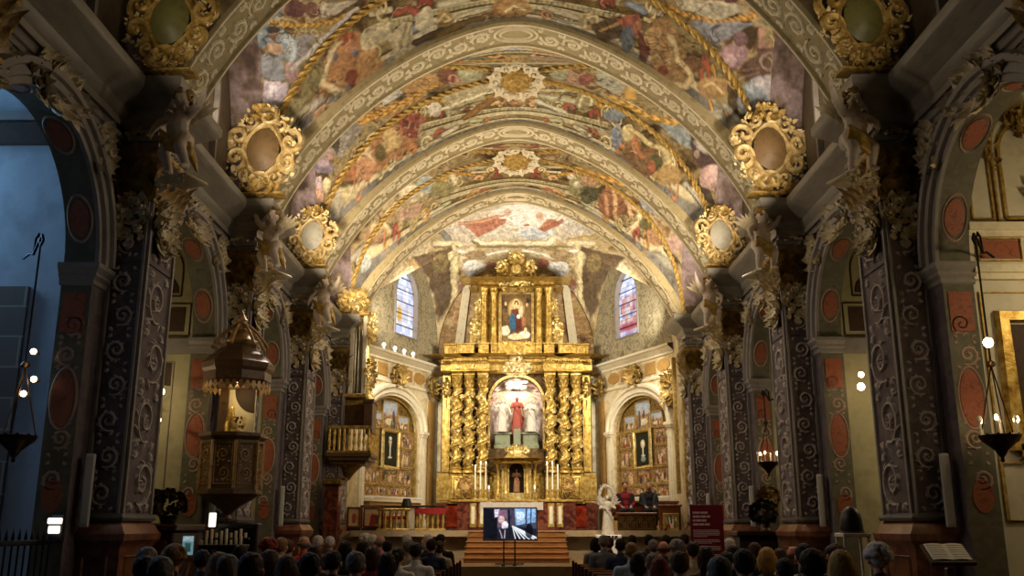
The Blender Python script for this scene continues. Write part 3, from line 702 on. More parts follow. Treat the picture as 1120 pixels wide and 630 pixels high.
_fr(4, """
p 6b4a40 8 -1087 1671 -888 1749 -949 1752 -1073 1680
r c8942c 51 -1114 1659 -980 1770 -844 1919
p 5c7070 100 -1298 1535 -597 1012 -632 919 -1304 1509
p cdc4a0 9 -442 998 -442 972 -452 952 -469 943 -490 944 -510 955 -529 979 -545 1015 -550 1050 -544 1076 -526 1087 -500 1079 -470 1052 -451 1026
r d09c2c 90 487 1126 1041 1750 1118 1655
p 7c5034 9 459 1025 560 985 543 866 430 855
l c8b080 24 478 971 556 889
p 8a929a 11 588 1007 1252 1564 666 884 578 903
p 5a7478 10 -1327 1526 -1125 1678 -662 923 -1330 1495
p 8e7ca8 19 -1487 1374 -1372 1450 -748 764 -1543 1174 -1609 1124 -1587 1244
p 8aa8b0 11 -1370 1438 -1384 1415 -1400 1392 -1416 1373 -1432 1367 -1444 1373 -1449 1389 -1448 1415 -1438 1440 -1420 1461 -1398 1473 -1378 1476 -1365 1469 -1362 1456
p 3c3628 9 -731 659 -697 724 -666 687 -727 632
p a07c58 8 -584 756 -586 736 -597 720 -614 711 -634 711 -653 720 -674 742 -685 766 -685 789 -675 806 -655 813 -629 807 -607 795 -592 778
p b8a878 9 -581 799 -583 786 -591 776 -605 770 -621 770 -639 778 -655 793 -663 809 -663 823 -653 833 -637 836 -616 831 -598 823 -586 812
r d09c2c 46 -1241 1615 -1021 1743 -489 1256
p cfc4a0 11 -442 1000 -442 970 -455 948 -476 936 -502 938 -527 951 -554 984 -573 1025 -579 1065 -571 1096 -548 1110 -516 1100 -480 1069 -453 1032
p 98a8a8 10 -382 1057 -382 1026 -392 1003 -410 992 -432 994 -454 1008 -472 1031 -489 1074 -497 1118 -492 1153 -475 1169 -447 1159 -414 1124 -393 1089
p b08c74 9 -531 900 -422 943 -437 855 -537 819
l cdb888 25 -559 942 -596 881 -593 821 -559 776
l 948c78 43 -728 647 -660 707
p b0bcb8 7 -627 628 -628 609 -636 594 -648 586 -662 586 -675 594 -687 610 -695 631 -695 651 -687 666 -672 672 -656 671 -643 663 -632 647
p 8a8450 11 -286 1013 -288 985 -301 966 -323 958 -350 963 -376 978 -397 1001 -407 1027 -406 1054 -393 1076 -371 1087 -343 1085 -317 1070 -296 1043
l d0c498 28 -363 1123 -328 1159 -294 1065
r d09c2c 64 326 1210 459 1125 585 1069 1127 1651
p 7a5a58 14 740 1910 956 1735 1084 1673 949 1791
p 8e8c5c 11 358 1037 346 1001 325 972 298 952 272 947 250 957 238 982 237 1019 248 1060 269 1095 296 1115 324 1117 345 1101 357 1072
p b08460 11 396 1088 387 1059 372 1036 354 1022 336 1020 322 1030 314 1053 315 1083 324 1114 339 1141 359 1158 381 1169 395 1154 397 1118
p 4c5034 10 387 979 378 949 360 924 338 908 316 903 298 912 287 933 287 963 297 996 315 1025 337 1042 360 1045 378 1032 388 1009
p d8ceb4 7 310 1048 306 1034 298 1023 289 1015 280 1014 273 1019 269 1029 269 1042 273 1056 280 1068 289 1076 298 1077 306 1071 310 1061
p e0d4c0 7 288 1117 284 1104 277 1093 269 1086 261 1085 255 1090 251 1100 251 1114 254 1128 261 1139 269 1146 278 1147 284 1141 288 1130
p 8e5c3c 9 508 934 494 890 468 854 437 832 405 826 379 841 365 873 366 920 381 971 408 1014 441 1039 474 1042 499 1022 509 979
l c89c68 23 462 1013 442 842
l d0a878 22 518 947 523 862
l b88458 19 417 982 407 861
l d0c090 28 498 1000 559 910 555 829 500 780
p 5c5c30 8 620 821 612 803 600 792 585 785 568 784 554 790 545 802 544 817 550 833 563 846 578 853 595 853 612 850 621 838
p 8a929a 11 564 1037 1254 1558 697 824 613 910
p b08e84 11 1531 1242 1528 1206 745 716 739 690 708 667 679 674 660 690 659 715 674 744 700 770 734 786 1442 1341 1484 1316 1516 1282
p c8a8a0 14 1528 1275 1524 1246 1514 1228 1488 1261 1477 1278 739 715 731 729 731 748 740 769 1434 1345 1448 1347 1473 1342 1499 1327 1519 1304
p 7e98b4 11 1287 1524 1353 1485 1474 1344 712 802
p 20242c 134 1379 1415 1384 1410 722 812 712 807 704 806 697 809 693 815 693 823 697 832 705 840 1350 1453 1356 1444 1364 1434 1372 1424
p b08458 8 659 759 647 732 635 715 620 705 603 705 590 714 582 732 581 754 588 777 601 796 617 806 638 812 654 803 661 784
p 33291e 8 649 724 717 632 690 599 636 684
l 8e8c7c 43 606 664 679 597
""")
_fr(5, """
p b05a40 12 -1141 1659 -1168 1656 -1189 1632 -1203 1597 -1214 1565 -1222 1547 -1224 1543 -1217 1550 -1199 1561 -1171 1573 -1141 1584 -1117 1598 -1108 1617 -1117 1640
p dcd4bc 143 -767 1285 -771 1263 -793 1253 -828 1258 -871 1277 -915 1307 -1170 1626 -1150 1615 -1125 1618 -1100 1634 -1080 1662 -1074 1708 -809 1348 -780 1315
p c89c78 12 -1255 1539 -1283 1526 -1064 1248 -1325 1479 -1334 1459 -1337 1454 -1335 1464 -1326 1483 -1307 1504 -1282 1523 -1254 1534 -1234 1540 -1225 1542 -1233 1543
p d8ceb8 48 -763 1606 -371 2016 -247 2118 -104 2123 27 2219 185 2085 379 1754 828 1620 576 1328 395 1242 183 932 79 924 -23 923 -124 917 -230 928 -470 1253 -892 1867
p f0eae0 51 290 1384 262 1329 190 1263 83 1069 -3 1088 -91 1219 -156 1280 -182 1331 -183 1547 -124 1767 -4 1871 142 1948 286 2011 338 1765
p e8e0d4 36 -272 1298 -287 1273 -334 1269 -406 1287 -491 1327 -576 1382 -814 1797 -758 1678 -698 1627 -622 1596 -545 1598 -546 1853 -340 1389 -290 1338
p dcd8d0 35 683 1691 568 1421 515 1357 445 1304 374 1272 314 1265 276 1282 263 1319 280 1369 391 1698 406 1498 450 1488 513 1515 599 1573
p c4ccd0 26 259 1226 244 1195 160 933 120 918 78 917 41 933 14 965 5 1003 15 1040 44 1066 87 1075 156 1234 209 1248 246 1245
p e4d8c0 64 -46 2241 -49 2138 -106 1820 -182 1622 -260 1497 -412 1756 -341 2131 -254 2212 -161 2207 -124 2242 -87 2225 -74 2234 -62 2226 -54 2245
p b4684a 15 -372 1346 -204 1329 -53 1245 -127 990 -293 1242
p b8744c 15 75 1071 195 1324 337 1354 238 1255
p a88470 54 286 1780 391 2108 455 2121
l c88c68 31 -400 1372 -226 1302 -54 1288
l a85c40 25 58 1096 313 1356
p d0a888 31 -29 1421 -30 1341 -37 1281 -47 1257 -60 1263 -71 1275 -82 1333 -90 1420 -93 1517 -88 1602 -76 1647 -60 1643 -45 1592 -34 1511
p d0a888 10 177 1328 174 1314 166 1300 156 1289 144 1283 134 1284 127 1291 124 1303 130 1342 144 1411 159 1455 171 1458 177 1413 175 1340
l 8a8a80 43 -763 1606 -892 1867 -470 1253 -184 906
l c0a868 44 353 1201 576 1328 828 1620
l e0d2a8 49 -616 1301 -410 1211 -179 894 -66 886 44 886 156 891 373 1194 571 1279
l 8a7850 19 -611 1264 -408 1177 -175 861 -65 849 43 848 152 857 269 879 567 1243
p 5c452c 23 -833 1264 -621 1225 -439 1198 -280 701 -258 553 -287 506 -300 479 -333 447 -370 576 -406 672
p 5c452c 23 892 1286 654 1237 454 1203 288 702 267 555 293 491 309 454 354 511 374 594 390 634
p 8a7440 15 -314 763 -314 733 -322 711 -336 700 -355 702 -373 717 -389 742 -399 774 -606 1152 -589 1180 -561 1188 -527 1174 -341 828 -324 797
p 8a7440 15 407 774 397 742 381 716 363 702 345 700 330 711 322 733 323 764 333 797 350 828 543 1178 577 1192 606 1185 622 1157
l d8c48c 33 -440 1213 -282 726 -261 587 -265 539 -267 545
l d8c48c 33 423 1204 283 726 272 588 275 523 276 522
p dcdcd8 11 -144 672 -150 669 -155 664 -163 655 -191 651 -220 680 -239 710 -243 738 -233 757 -210 764 -179 756 -146 733 -119 702 -132 677
p b8bcc4 9 -162 657 -166 654 -170 652 -174 647 -188 638 -207 650 -221 663 -227 676 -224 687 -212 693 -194 694 -173 688 -155 677 -153 663
p dcdcd8 11 244 737 239 710 221 679 192 650 164 655 156 663 151 668 144 671 133 677 120 701 147 733 180 755 211 763 234 756
p b8bcc4 9 228 675 221 662 207 649 188 638 175 647 170 651 166 653 163 657 154 662 155 677 174 688 195 693 213 693 224 686
p a85c44 10 147 726 142 707 132 691 118 683 108 690 100 693 89 696 83 711 87 730 97 748 111 759 125 762 138 757 146 744
p b06848 10 -100 692 -103 692 -104 691 -104 691 -105 689 -108 688 -132 685 -137 702 -135 717 -127 727 -115 732 -100 728 -87 718 -78 703
p d0988c 9 -222 601 -224 601 -224 601 -224 599 -227 594 -248 582 -261 597 -267 613 -265 628 -255 638 -239 641 -221 636 -204 624 -220 603
p b86c58 7 -203 622 -204 621 -205 620 -206 619 -208 616 -219 610 -226 620 -229 630 -228 639 -223 646 -215 647 -205 645 -196 638 -199 625
p ecdcc4 10 -252 562 -252 561 -253 561 -254 561 -255 561 -255 559 -255 555 -259 550 -257 565 -245 576 -246 570 -249 566 -249 564 -252 563
p d0988c 8 259 611 253 595 241 579 236 583 235 589 231 593 227 596 222 601 218 608 206 619 214 633 232 638 247 635 257 625
p b86c58 7 266 638 262 629 255 620 246 613 236 610 228 612 223 618 222 627 225 638 232 647 241 654 251 656 260 654 265 647
p ecdcc4 10 264 548 263 543 262 544 262 545 264 548 264 548 264 548 264 548 260 547 261 548 259 550 253 559 250 577 262 565
l d8c48c 37 -291 803 -270 662 -256 555 -258 567 -258 567
l d8c48c 30 301 804 282 663 269 547 268 536 268 536
l e8e0c8 29 -274 849 -171 779 -40 812
l e8e0c8 29 33 811 164 777 291 851
p 9c8050 12 -126 782 -131 765 -146 755 -170 754 -197 761 -223 773 -242 788 -251 806 -247 822 -231 831 -206 836 -178 831 -152 819 -134 801
p 9c8050 12 277 811 268 793 248 776 222 765 194 759 170 760 154 770 150 786 158 805 177 822 203 834 231 838 257 837 273 827
""")  # the two dark brown triangles include the shade of the side webs
_fr('back', """
""")
# ------------------------------------------------------------------ vaults
ZS = 7.72                                            # springing
XS = 4.95
def h_rib(v):                                        # transverse rib, v = x/XS
    ax = np.sqrt((np.asarray(v)*XS)**2+.36*np.maximum(0, 1-np.abs(v)))      # softened at the crown
    return 4.91+.09*(1-np.abs(v))+np.sqrt(np.maximum(0, 49-(ax*.996+1.5)**2))
def h_diag(v, K=12.0): return ZS+(K-ZS)*np.maximum(0, 1-np.abs(v)**2.5)**(1/2.2)
def h_wall(top, p=2.0): return lambda v: ZS+(top-ZS)*np.maximum(0, 1-np.abs(v)**p)**(1/1.9)
def cell(K, A, B, hw, nt=60, nw=60, K_z=12.0):
    """one web of a rib vault: crown K, springers A and B (plan points), hw = height along the edge AB"""
    K, A, B = (np.array(p, float) for p in (K, A, B)); Mm = (A+B)/2; D = (B-A)/2
    t = np.linspace(.004, 1, nt)[:, None]; w = np.sin(np.linspace(-1, 1, nw)*PI/2)[None, :]*.7+np.linspace(-1, 1, nw)[None, :]*.3
    v = t*w
    XY = K+t[..., None]*(Mm-K)+v[..., None]*D
    hd = h_diag(v, K_z); ex = np.where(1-np.abs(v) > 1e-6, (t-np.abs(v))/np.maximum(1-np.abs(v), 1e-6), 0)
    z = hd+(hw(v)-hd)*np.clip(ex, 0, 1)
    return np.concatenate([XY, z[..., None]], 2)
def diag_line(K, C, n=60, K_z=12.0):
    v = np.sin(np.linspace(0, 1, n)*PI/2); K, C = np.array(K, float), np.array(C, float)
    return np.column_stack([K+v[:, None]*(C-K), h_diag(v, K_z)])
RIBW = .5
def bay_cells(b):
    """cells of the nave bay between piers b and b+1"""
    y0, y1 = YC[b]+RIBW-.05, YC[b+1]-RIBW+.05; K = (0, (y0+y1)/2)
    C = [(-XS, y0), (XS, y0), (XS, y1), (-XS, y1)]; hw = h_wall(11.2)
    return K, C, [(K, C[0], C[1], h_rib), (K, C[1], C[2], hw), (K, C[2], C[3], h_rib), (K, C[3], C[0], hw)]
APK = (0, 30.9)
APC = [(-XS, 28.15), (XS, 28.15), (XS, 29.4), (2.9, 34.05), (-2.9, 34.05), (-XS, 29.4)]
def apse_cells():
    lw, sm, bk = h_wall(11.25), h_wall(8.6), h_wall(11.3)
    return APK, APC, [(APK, APC[0], APC[1], h_rib), (APK, APC[1], APC[2], sm), (APK, APC[2], APC[3], lw), (APK, APC[3], APC[4], bk), (APK, APC[4], APC[5], lw), (APK, APC[5], APC[0], sm)]
# ---- frescoes: painted fields held as surface colours -------------------
def vnoise(p, seed=0):
    """value noise on Nx3 points"""
    p = np.asarray(p, float); i = np.floor(p).astype(np.int64); f = p-i; f = f*f*(3-2*f)
    def hsh(a, b, c):
        n = (a*374761393+b*668265263+c*2147483647+seed*974634777) & 0xffffffff
        n = ((n ^ (n >> 13))*1274126177) & 0xffffffff
        return ((n ^ (n >> 16)) & 0xffff)/65535.
    r = 0
    for dx in (0, 1):
        for dy in (0, 1):
            for dz in (0, 1):
                w = (f[:,0] if dx else 1-f[:,0])*(f[:,1] if dy else 1-f[:,1])*(f[:,2] if dz else 1-f[:,2])
                r = r+w*hsh(i[:,0]+dx, i[:,1]+dy, i[:,2]+dz)
    return r
def fbm(p, oct=4, seed=0):
    r = 0; a = .5; q = np.asarray(p, float)
    for k in range(oct): r = r+a*vnoise(q, seed+k); q = q*2.03+11.3; a *= .5
    return r/(1-.5**oct)
def mixc(c, col, a): return c*(1-a[:, None])+np.array(col)[None, :]*a[:, None]
def in_poly(P, poly):
    x, y = P.T; ins = np.zeros(len(P), bool); Q = np.array(poly); n = len(Q)
    for i in range(n):
        x0, y0 = Q[i]; x1, y1 = Q[(i+1) % n]
        if y0 == y1: continue
        k = (y0 > y) != (y1 > y); ins ^= k & (x < (x1-x0)*(y-y0)/(y1-y0)+x0)
    return ins
def seg_dist(P, line):
    Q = np.array(line); d = np.full(len(P), 1e9); tt = np.zeros(len(P)); acc = 0
    for a, b in zip(Q[:-1], Q[1:]):
        ab = b-a; l = np.hypot(*ab)+1e-12; t = np.clip(((P-a) @ ab)/l**2, 0, 1)
        e = np.hypot(*(P-(a+t[:, None]*ab)).T); k = e < d; d = np.where(k, e, d); tt = np.where(k, acc+t*l, tt); acc += l
    return d, tt
def sstep(a, b, x): t = np.clip((x-a)/(b-a), 0, 1); return t*t*(3-2*t)
def palette(n, cols):
    c = np.array([lin(h) for h in cols]); x = np.clip(n, 0, .9999)*(len(cols)-1); i = x.astype(int); f = (x-i)[:, None]
    return c[i]*(1-f)+c[i+1]*f
FRESCO_BASE = ['#33291b', '#5d4c30', '#84724c', '#9c8b64', '#6c6448', '#b3a47c', '#7c6042', '#493b28']
def fresco(pts, ab, prims, seed=0, base=FRESCO_BASE, lines=0, quad=None):
    """paint a baroque quadratura fresco: a wandering ground of ochre, olive and cream, then the figures and painted architecture listed in prims"""
    q = pts*np.array([1, 1, 1.])
    wv = np.stack([fbm(q*1.6, 4, seed+1), fbm(q*1.6, 4, seed+2), fbm(q*1.6, 4, seed+3)], 1)
    n = fbm(q*1.5+wv*2.2, 5, seed+5); c = palette((n-.5)*1.9+.5, base)
    wob = (np.stack([fbm(q*5, 3, seed+7), fbm(q*5, 3, seed+8)], 1)-.5)
    if quad is not None: c = quadratura(c, q, *quad, seed)
    for pr in prims:
        kind, col, P, w = pr[:4]; P = np.array(P, float); col = np.array(lin(col)); col = (col*.76+col.mean()*.24*np.array([1.08, 1, .84])) if lines else col
        sz = np.ptp(P, axis=0).max(); amp = min(.012, sz*.10)
        A = ab+wob*amp*2
        lo, hi = P.min(0)-w*2-.02, P.max(0)+w*2+.02
        k = np.where(np.all((A > lo) & (A < hi), axis=1))[0]
        if not len(k): continue
        Ak = A[k]; fk = fbm(q[k]*9, 3, seed+9)
        if kind == 'poly':
            ins = in_poly(Ak, P).astype(float)
            d, _ = seg_dist(Ak, np.vstack([P, P[:1]])); a = np.where(ins > 0, sstep(0, w+1e-4, d+.3*w), 0)*.93
            cen = P.mean(0); g = ((Ak-cen)/(sz+1e-6)) @ np.array([-.3, .9])
            tone = (1+.55*(fk-.5)*1.6+.45*g)*(1+.16*np.sin(fbm(q[k]*3, 3, seed+4)*34))
        elif kind == 'line':
            d, tt = seg_dist(Ak, P); a = 1-sstep(w*.42, w*.55, d); tone = 1.28-.75*(d/(w*.5+1e-9))**2+.3*(fk-.5)
        elif kind == 'rope':
            d, tt = seg_dist(Ak, P); a = 1-sstep(w*.42, w*.55, d); tone = .95+.35*np.sin(tt/(w*.5)*2*PI*.55+d/w*5)-.35*(d/(w*.5+1e-9))**2+.3*(fk-.5)
        c[k] = c[k]*(1-a[:, None])+(col[None, :]*np.clip(tone, .25, 1.9)[:, None])*a[:, None]
    if lines:   # drawn contours and touches of light
        for sc_, wd, st, col in ((2.6, .022, .7, '#3a2a18'), (5, .026, .5, '#46341e'), (3.6, .016, .5, '#e2d6b0')):
            rd = np.abs(fbm(q*sc_+wv*2.0, 2, seed+int(sc_*10))-.5); a = (1-sstep(wd*.5, wd, rd))*st*lines*sstep(.45, .6, fbm(q*1.1, 2, seed+int(sc_*7))); c = c*(1-a[:, None])+np.array(lin(col))*a[:, None]
    s = 1+.55*(fbm(q*14, 3, seed+12)-.5)
    return np.clip(c*s[:, None], 0, 1)
def quadratura(c, q, S, dv, seed):
    """painted architecture that follows the arch: fillets, dentilled entablatures, festoons, scrolls and urn-like cylinders, mirrored about the crown"""
    n1 = fbm(q*.9, 3, seed+21); fk = fbm(q*7, 2, seed+22)
    def put(a, col, tone=1):
        nonlocal c; t = np.array(lin(col))[None, :]*np.clip(np.asarray(tone)*(.78+.44*fk), .2, 1.8)[:, None]; c = c*(1-a[:, None])+t*a[:, None]
    band = lambda a, b, e=.012: sstep(a-e, a+e, dv)*(1-sstep(b-e, b+e, dv))
    put(band(.0, .13)*.85, '#7c7c78', .9+.3*np.sin(S*3)); put(band(.13, .20), '#cfc39c'); put(band(.20, .235), '#57482c')
    up = 1-sstep(2.3, 2.9, S+.5*(n1-.5))
    put(band(.36, .50)*up*.95, '#c6bd98', 1+.1*np.sin(S*2)); put(band(.50, .545)*up, '#4c3e26'); put(band(.545, .64)*up, '#aca27c', .8+.4*(np.sin(S*2*PI/.11) > 0)); put(band(.64, .67)*up, '#d8cfac'); put(band(.67, .80)*up*.9, '#6e5a2e', .8+.3*np.sin(S*9))
    f = .98+.16*np.abs(np.sin(S*PI/1.15)); d = np.abs(dv-f); put((1-sstep(.045, .06, d))*.95, '#b98f34', 1.15-.5*(d/.06)**2+.3*np.sin(S*40)); put((1-sstep(.015, .02, np.abs(dv-f-.085)))*.7, '#3a2c18')
    put(band(1.32, 1.42)*up*.9, '#bfb48c'); put(band(1.42, 1.45)*up, '#5a4a2c'); put(band(1.45, 1.66)*up*.7, '#8c8058', .8+.4*np.sin(S*2*PI/.34))
    r = np.random.RandomState(seed+5); Q = np.stack([S, dv], 1)
    for i in range(64):
        s0, d0 = r.uniform(.25, 5.2), r.choice([.28, .86, 1.2, 1.75])+r.uniform(-.08, .08); k = r.rand()
        if k < .55: P = spiral(s0, d0, r.uniform(.10, .22), r.uniform(0, 6), 1.3, 14, 1 if r.rand() < .5 else -1); w = r.uniform(.04, .07); col = ('#cdbd8c', '#d8cca4', '#b8904a', '#b0805c', '#a89a6c')[r.randint(5)]
        elif k < .8: P = np.array([(s0, d0), (s0+r.uniform(.25, .55), d0+r.uniform(-.08, .08))]); w = r.uniform(.09, .15); col = ('#aab08a', '#b8b49a', '#c4bca0', '#9c8c60')[r.randint(4)]
        else: P = np.array([(s0+.12*math.cos(a), d0+.09*math.sin(a)) for a in np.arange(5)]); w = .12; col = ('#9c5c44', '#b07a50', '#7d8a90', '#8a4a3c', '#c8a070')[r.randint(5)]
        m = np.where((np.abs(S-s0) < .8) & (np.abs(dv-d0) < .45))[0]
        if not len(m): continue
        dd, tt = seg_dist(Q[m], P); a = np.zeros(len(S)); a[m] = 1-sstep(w*.4, w*.55, dd); sh = np.zeros(len(S)); sh[m] = (1-sstep(w*.5, w*1.0, dd))*.5
        put(sh, '#33281a'); tn = np.ones(len(S)); tn[m] = 1.3-.7*(dd/(w*.5))**2; put(a, col, tn)
    return c
try: FRESCO
except NameError: FRESCO = {}
def gnomon(pts, b):
    """coordinates of a fresco as its painter set it out, from a point low in the middle of the nave before the bay"""
    o = np.array([0, (YC[b] if b < 5 else 27.7)-2.5, 5.0]); d = pts-o; return np.stack([d[:,0]/d[:,1], d[:,2]/d[:,1]], 1)
APSE_BASE = ['#6a5436', '#a08858', '#cdbb92', '#b49c6c', '#e0d4b4', '#a88c5c', '#c8b48a']
RES = {1: 70, 2: 260, 3: 230, 4: 170, 5: 170}
VROOT = {}
def build_vault(b):
    K, C, cells = bay_cells(b) if b < 5 else apse_cells()
    mb = MB(); cols = []
    for K_, A, B, hw in cells:
        P = cell(K_, A, B, hw, RES[b], int(RES[b]*(1.3 if abs(A[0]-B[0]) > 5 else 1)) if b > 1 else 60)
        if A[1] == B[1] and A[1] == C[0][1] and b > 1: pass
        mb.grid(P); pts = P.reshape(-1, 3); qd = None
        if abs(A[0]-B[0]) > 5 and b < 5: th = np.arcsin(np.clip((np.abs(pts[:,0])+1.5)/7, 0, .999)); qd = (7*(th-math.asin(1.5/7)), np.abs(pts[:,1]-A[1]))
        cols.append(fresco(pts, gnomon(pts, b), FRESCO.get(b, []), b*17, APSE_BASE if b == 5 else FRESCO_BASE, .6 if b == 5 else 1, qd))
    mb.c = np.vstack(cols)
    o = mb.build('ceiling', M['fresco'], smooth=180)
    where = {1: 'nearest overhead', 2: 'first vault seen beyond the nearest rib', 3: 'middle vault of the nave', 4: 'last vault before the chancel', 5: 'over the high altar with a pale cloudy oval'}[b]
    tag(o, 'frescoed rib vault web, '+where, 'ceiling', kind='structure'); VROOT[b] = o
    # diagonal ribs, gilded rope with leaves
    for i, c in enumerate(C):
        if b == 5: continue
        L = diag_line(K, c, 70)[4:]; mb = MB(); off = np.array([0, 0, -.02])
        mb.tube(L+off, .055 if b < 5 else .045, 8)
        tt = np.arange(len(L)*6); 
        s = np.cumsum(np.r_[0, np.linalg.norm(np.diff(L, axis=0), axis=1)]); u = np.linspace(0, s[-1], int(s[-1]/.035))
        Q = np.stack([np.interp(u, s, L[:, j]) for j in range(3)], 1)+off; Tn = np.gradient(Q, axis=0); Tn /= np.linalg.norm(Tn, axis=1)[:, None]
        up = np.cross(Tn, np.array([Tn[:,1], -Tn[:,0], Tn[:,2]*0]).T); up /= np.linalg.norm(up, axis=1)[:, None]+1e-9; sd = np.cross(Tn, up)
        for ph in (0, 2*PI/3, 4*PI/3):
            a = u*11+ph; mb.tube(Q+.055*(np.cos(a)[:, None]*up+np.sin(a)[:, None]*sd), .034, 5)
        mb.build('gilded_rib', M['gold_stucco' if b < 5 else 'relief_warm'], o, 180)
    return o
for b in (1, 2, 3, 4, 5): build_vault(b)

# transverse ribs: a cream band carved with scrolls
def build_rib(k):
    mb = MB(); y = YC[k]; x = np.linspace(-1, 1, 121); x = np.sin(x*PI/2)*.35+x*.65; X = x*XS; Z = h_rib(x)
    n = np.gradient(np.stack([X, Z], 1), axis=0); n /= np.linalg.norm(n, axis=1)[:, None]; N = np.stack([n[:,1], -n[:,0]], 1)  # down into the nave
    s = np.r_[0, np.cumsum(np.hypot(np.diff(X), np.diff(Z)))]
    mp = lambda u, v, h: np.stack([np.interp(v, s, X)+np.interp(v, s, N[:,0])*(h+.06), y+np.asarray(u, float), np.interp(v, s, Z)+np.interp(v, s, N[:,1])*(h+.06)], 1)
    vv = np.linspace(.1, s[-1]-.1, 150)
    rows = np.stack([mp(np.full(150, u), vv, h) for u, h in ((-.5, -.2), (-.5, 0), (-.46, .04), (-.40, .04), (-.37, .0), (.37, 0), (.40, .04), (.46, .04), (.5, 0), (.5, -.2))], 1)
    mb.grid(rows)
    o = tag(mb.build('beam', M['rib_ground'], smooth=35), 'broad carved transverse rib springing from the piers %s' % {1: 'behind the viewer', 2: 'nearest to the camera', 3: 'second from the camera', 4: 'third from the camera', 5: 'of the chancel arch'}[k], 'rib', kind='structure')
    mb = MB(); f = lambda u, v, h: mp(np.atleast_1d(u), np.atleast_1d(v), np.broadcast_to(h, np.shape(np.atleast_1d(u))))
    S = s[-1]; mid = S/2
    rinceau(mb, mid-.75, .74, f, .03, k, .50, 0, .25, stem=.06, dens=1.2); rinceau(mb, mid-.75, .74, f, .03, k+3, .50, 0, mid+.5, stem=.06, dens=1.2)
    for u in (-.43, .43): mb.ridge(np.column_stack([np.full(150, u), vv]), .085, .05, f)
    mb.band(arc(0, mid, .30, .46, 0, 360, 40), [(-.03, 0), (0, .04), (.03, 0)], f, True); mb.band(arc(0, mid, .2, .34, 0, 360, 30), [(-.03, 0), (0, .04), (.03, 0)], f, True)
    mb.build('scroll_relief', M['rib_relief'], o, 60)
    return o
M['rib_ground'] = mat('ochre stone of the ribs', ['#7d7150', '#aa9c74', '#958860'], 6, .75)
M['rib_relief'] = mat('cream carved rib scrolls', ['#c4b896', '#e6dcbc', '#d4caa8'], 8, .7)
for k in (2, 3, 4, 5): build_rib(k)
# ------------------------------------------------------------------ apse walls, lunettes, chapels
M['olive_wall'] = mat('olive and ochre frescoed wall', [(.25, '#453f2c'), (.4, '#7d7356'), (.5, '#a89c7c'), (.6, '#6c664e'), (.75, '#bcb294')], 3.2, .7, 0, .1, 8, 1.4)
M['apse_stone'] = mat('cream and ochre marbled stucco', [(.25, '#8d7448'), (.42, '#c2ae80'), (.58, '#e0d3ae'), (.75, '#b59a64')], 2.2, .5, 0, .08, 8, 1.0)
M['ochre_panel'] = mat('ochre marbled panel', [(.3, '#7d5a2c'), (.5, '#b08a4c'), (.7, '#8f6c38')], 5, .5, 0, .05, 8, 1.5)
M['lead'] = mat('dark window lead', '#2a2a30', 8, .6, .3, 0)
AL = 5.036
def glass_mat(name, strength):
    m = bpy.data.materials.new(name); m.use_nodes = True; nt = m.node_tree; nt.nodes.clear()
    o = nt.nodes.new('ShaderNodeOutputMaterial'); e = nt.nodes.new('ShaderNodeEmission'); a = nt.nodes.new('ShaderNodeAttribute'); a.attribute_name = 'Paint'
    nt.links.new(a.outputs['Color'], e.inputs[0]); e.inputs[1].default_value = strength; nt.links.new(e.outputs[0], o.inputs[0]); return m
M['glass'] = glass_mat('daylit stained glass', 1.15)
def pointed(uc, a, zs, h, n=13):
    """outline of a pointed arch, left to right"""
    R = (a*a+h*h)/(2*a); t0 = math.asin(min(1, h/R)); t = np.linspace(0, t0, n)
    L = np.stack([uc-a+R-R*np.cos(t), zs+R*np.sin(t)], 1); Rr = L[::-1].copy(); Rr[:,0] = 2*uc-Rr[:,0]
    return np.vstack([L, Rr[1:]])
def strip_wall(mb, mp, u0, u1, v0, v1, A, base):
    """wall field with an opening whose head is the curve A and whose foot is at base"""
    rect(mb, mp, u0, A[0,0], v0, v1); rect(mb, mp, A[-1,0], u1, v0, v1)
    if base > v0: rect(mb, mp, A[0,0], A[-1,0], v0, base)
    k = len(A); mb.grid(np.stack([mp(A[:,0], A[:,1], 0), mp(A[:,0], np.full(k, v1), 0)], 1))
